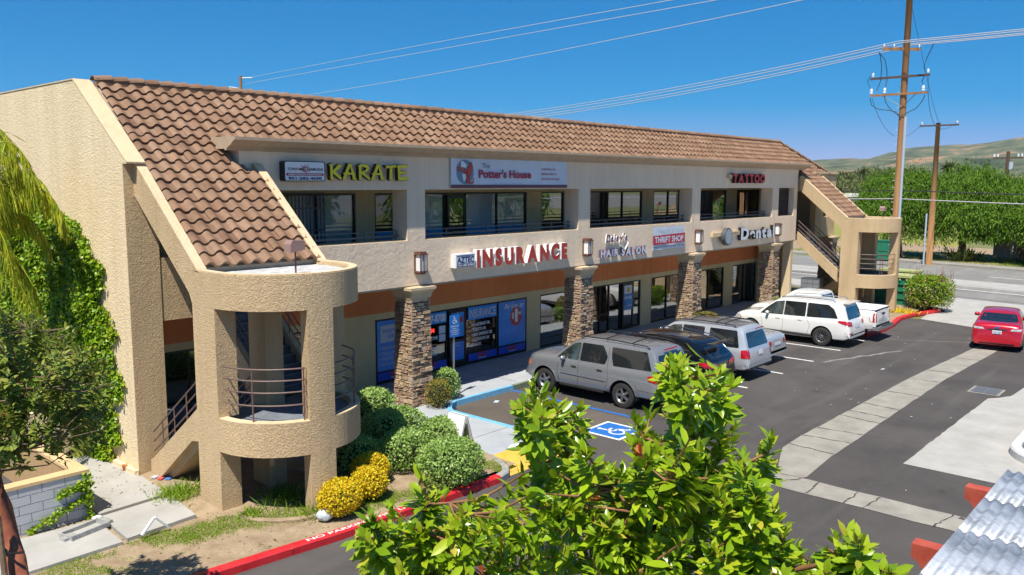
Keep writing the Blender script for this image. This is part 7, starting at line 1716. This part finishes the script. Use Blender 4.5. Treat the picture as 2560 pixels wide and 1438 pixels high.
def hills():
    ridge = [(-1500, 452), (0, 452), (1000, 448), (1700, 440), (1900, 418), (1990, 408), (2040, 401), (2100, 396), (2158, 398), (2200, 385), (2250, 373), (2300, 367), (2345, 363), (2400, 361), (2450, 356), (2500, 347), (2560, 339), (2640, 334), (2760, 352), (2900, 345), (3100, 380), (3500, 430), (4200, 450)]
    nx, ny = 520, 90; V = np.zeros(((nx+1)*(ny+1), 3)); k = 0
    for j in range(ny+1):
        v = j/ny; dist = 900+3000*v
        for i in range(nx+1):
            px_ = -1500+5700*i/nx
            # px -> azimuth
            az = YAW-math.atan((px_-1280)/FPX) if px_ < 2900 else YAW-math.atan((px_-1280)/FPX)
            y_ = np.interp(px_, [r[0] for r in ridge], [r[1] for r in ridge])
            ht = max(0, (at(px_, y_, 3700)[2]))
            x = dist*math.cos(az); y = dist*math.sin(az)
            s_ = max(0, min(1, (v-.05)/.88)); prof = s_**1.5 if v < .93 else 1-(v-.93)*1.5
            nz = mnoise.ridged_multi_fractal(Vector((x*.0016, y*.0016, .5)), 1., 2.1, 6, 1., 2.)
            nn = mnoise.fractal(Vector((x*.006, y*.006, 2)), 1, 2, 5)
            z = ht*prof*(1-.35*(1-s_)*0)+(nz-1.1)*48*min(1, ht/80)*s_*(1-s_)*3.2*min(1, s_*2)+nn*6*s_*min(1, ht/60)
            V[k] = (x, y, z-6*(1-s_)); k += 1
    F = np.array([(j*(nx+1)+i, (j+1)*(nx+1)+i, (j+1)*(nx+1)+i+1, j*(nx+1)+i+1) for j in range(ny) for i in range(nx)])[:, ::1]
    m, tt, b, N, L = nodes('hill_grass'); b.inputs['Roughness'].default_value = 1.; b.inputs['Specular IOR Level'].default_value = 0
    tc = N.new('ShaderNodeTexCoord'); n = N.new('ShaderNodeTexNoise'); n.inputs['Scale'].default_value = .007; n.inputs['Detail'].default_value = 13; n.inputs['Roughness'].default_value = .68; L.new(tc.outputs['Object'], n.inputs['Vector'])
    r = N.new('ShaderNodeValToRGB'); cr = r.color_ramp; cr.elements[0].position = .38; cr.elements[0].color = (.045, .06, .035, 1); cr.elements[1].position = .62; cr.elements[1].color = (.34, .20, .115, 1)
    for p_, c_ in ((.46, (.085, .105, .06)), (.53, (.12, .135, .075)), (.58, (.20, .165, .10))): e = cr.elements.new(p_); e.color = (*c_, 1)
    L.new(n.outputs['Fac'], r.inputs[0]); L.new(r.outputs[0], b.inputs['Base Color'])
    o = mesh_np('hills', V, F, m, smooth=True); return tag(o, kind='structure')
hills()
# unseen trees added beyond the lot to be mirrored in the shop windows
for i, (x, y, h, rx) in enumerate([(8, -34, 7, 4.5), (22, -40, 8, 5), (38, -36, 7, 4.5), (55, -42, 8, 5), (72, -38, 9, 6), (-10, -40, 8, 5), (95, -45, 9, 7)]):
    pepper('added_mirror_tree', x, y, h, rx, 'green tree standing behind the viewpoint on the far side of the lot', 500+i, 2500, low=1.8, ls=.8, group='trees on the far side of the lot')

# ------------------------------------------------------------------ air
def haze():
    a = MB(); a.box(-500, 4600, -2600, 4600, -7.5, 420); o = recalc(a.build('haze', [bpy.data.materials.new('haze')], None)); m = o.data.materials[0]; m.use_nodes = True; N, L = m.node_tree.nodes, m.node_tree.links
    N.remove(N['Principled BSDF']); v = N.new('ShaderNodeVolumePrincipled'); v.inputs['Density'].default_value = .00006; v.inputs['Color'].default_value = (.72, .82, .95, 1); v.inputs['Anisotropy'].default_value = .1
    L.new(v.outputs[0], N['Material Output'].inputs['Volume']); tag(o, kind='stuff')
haze()
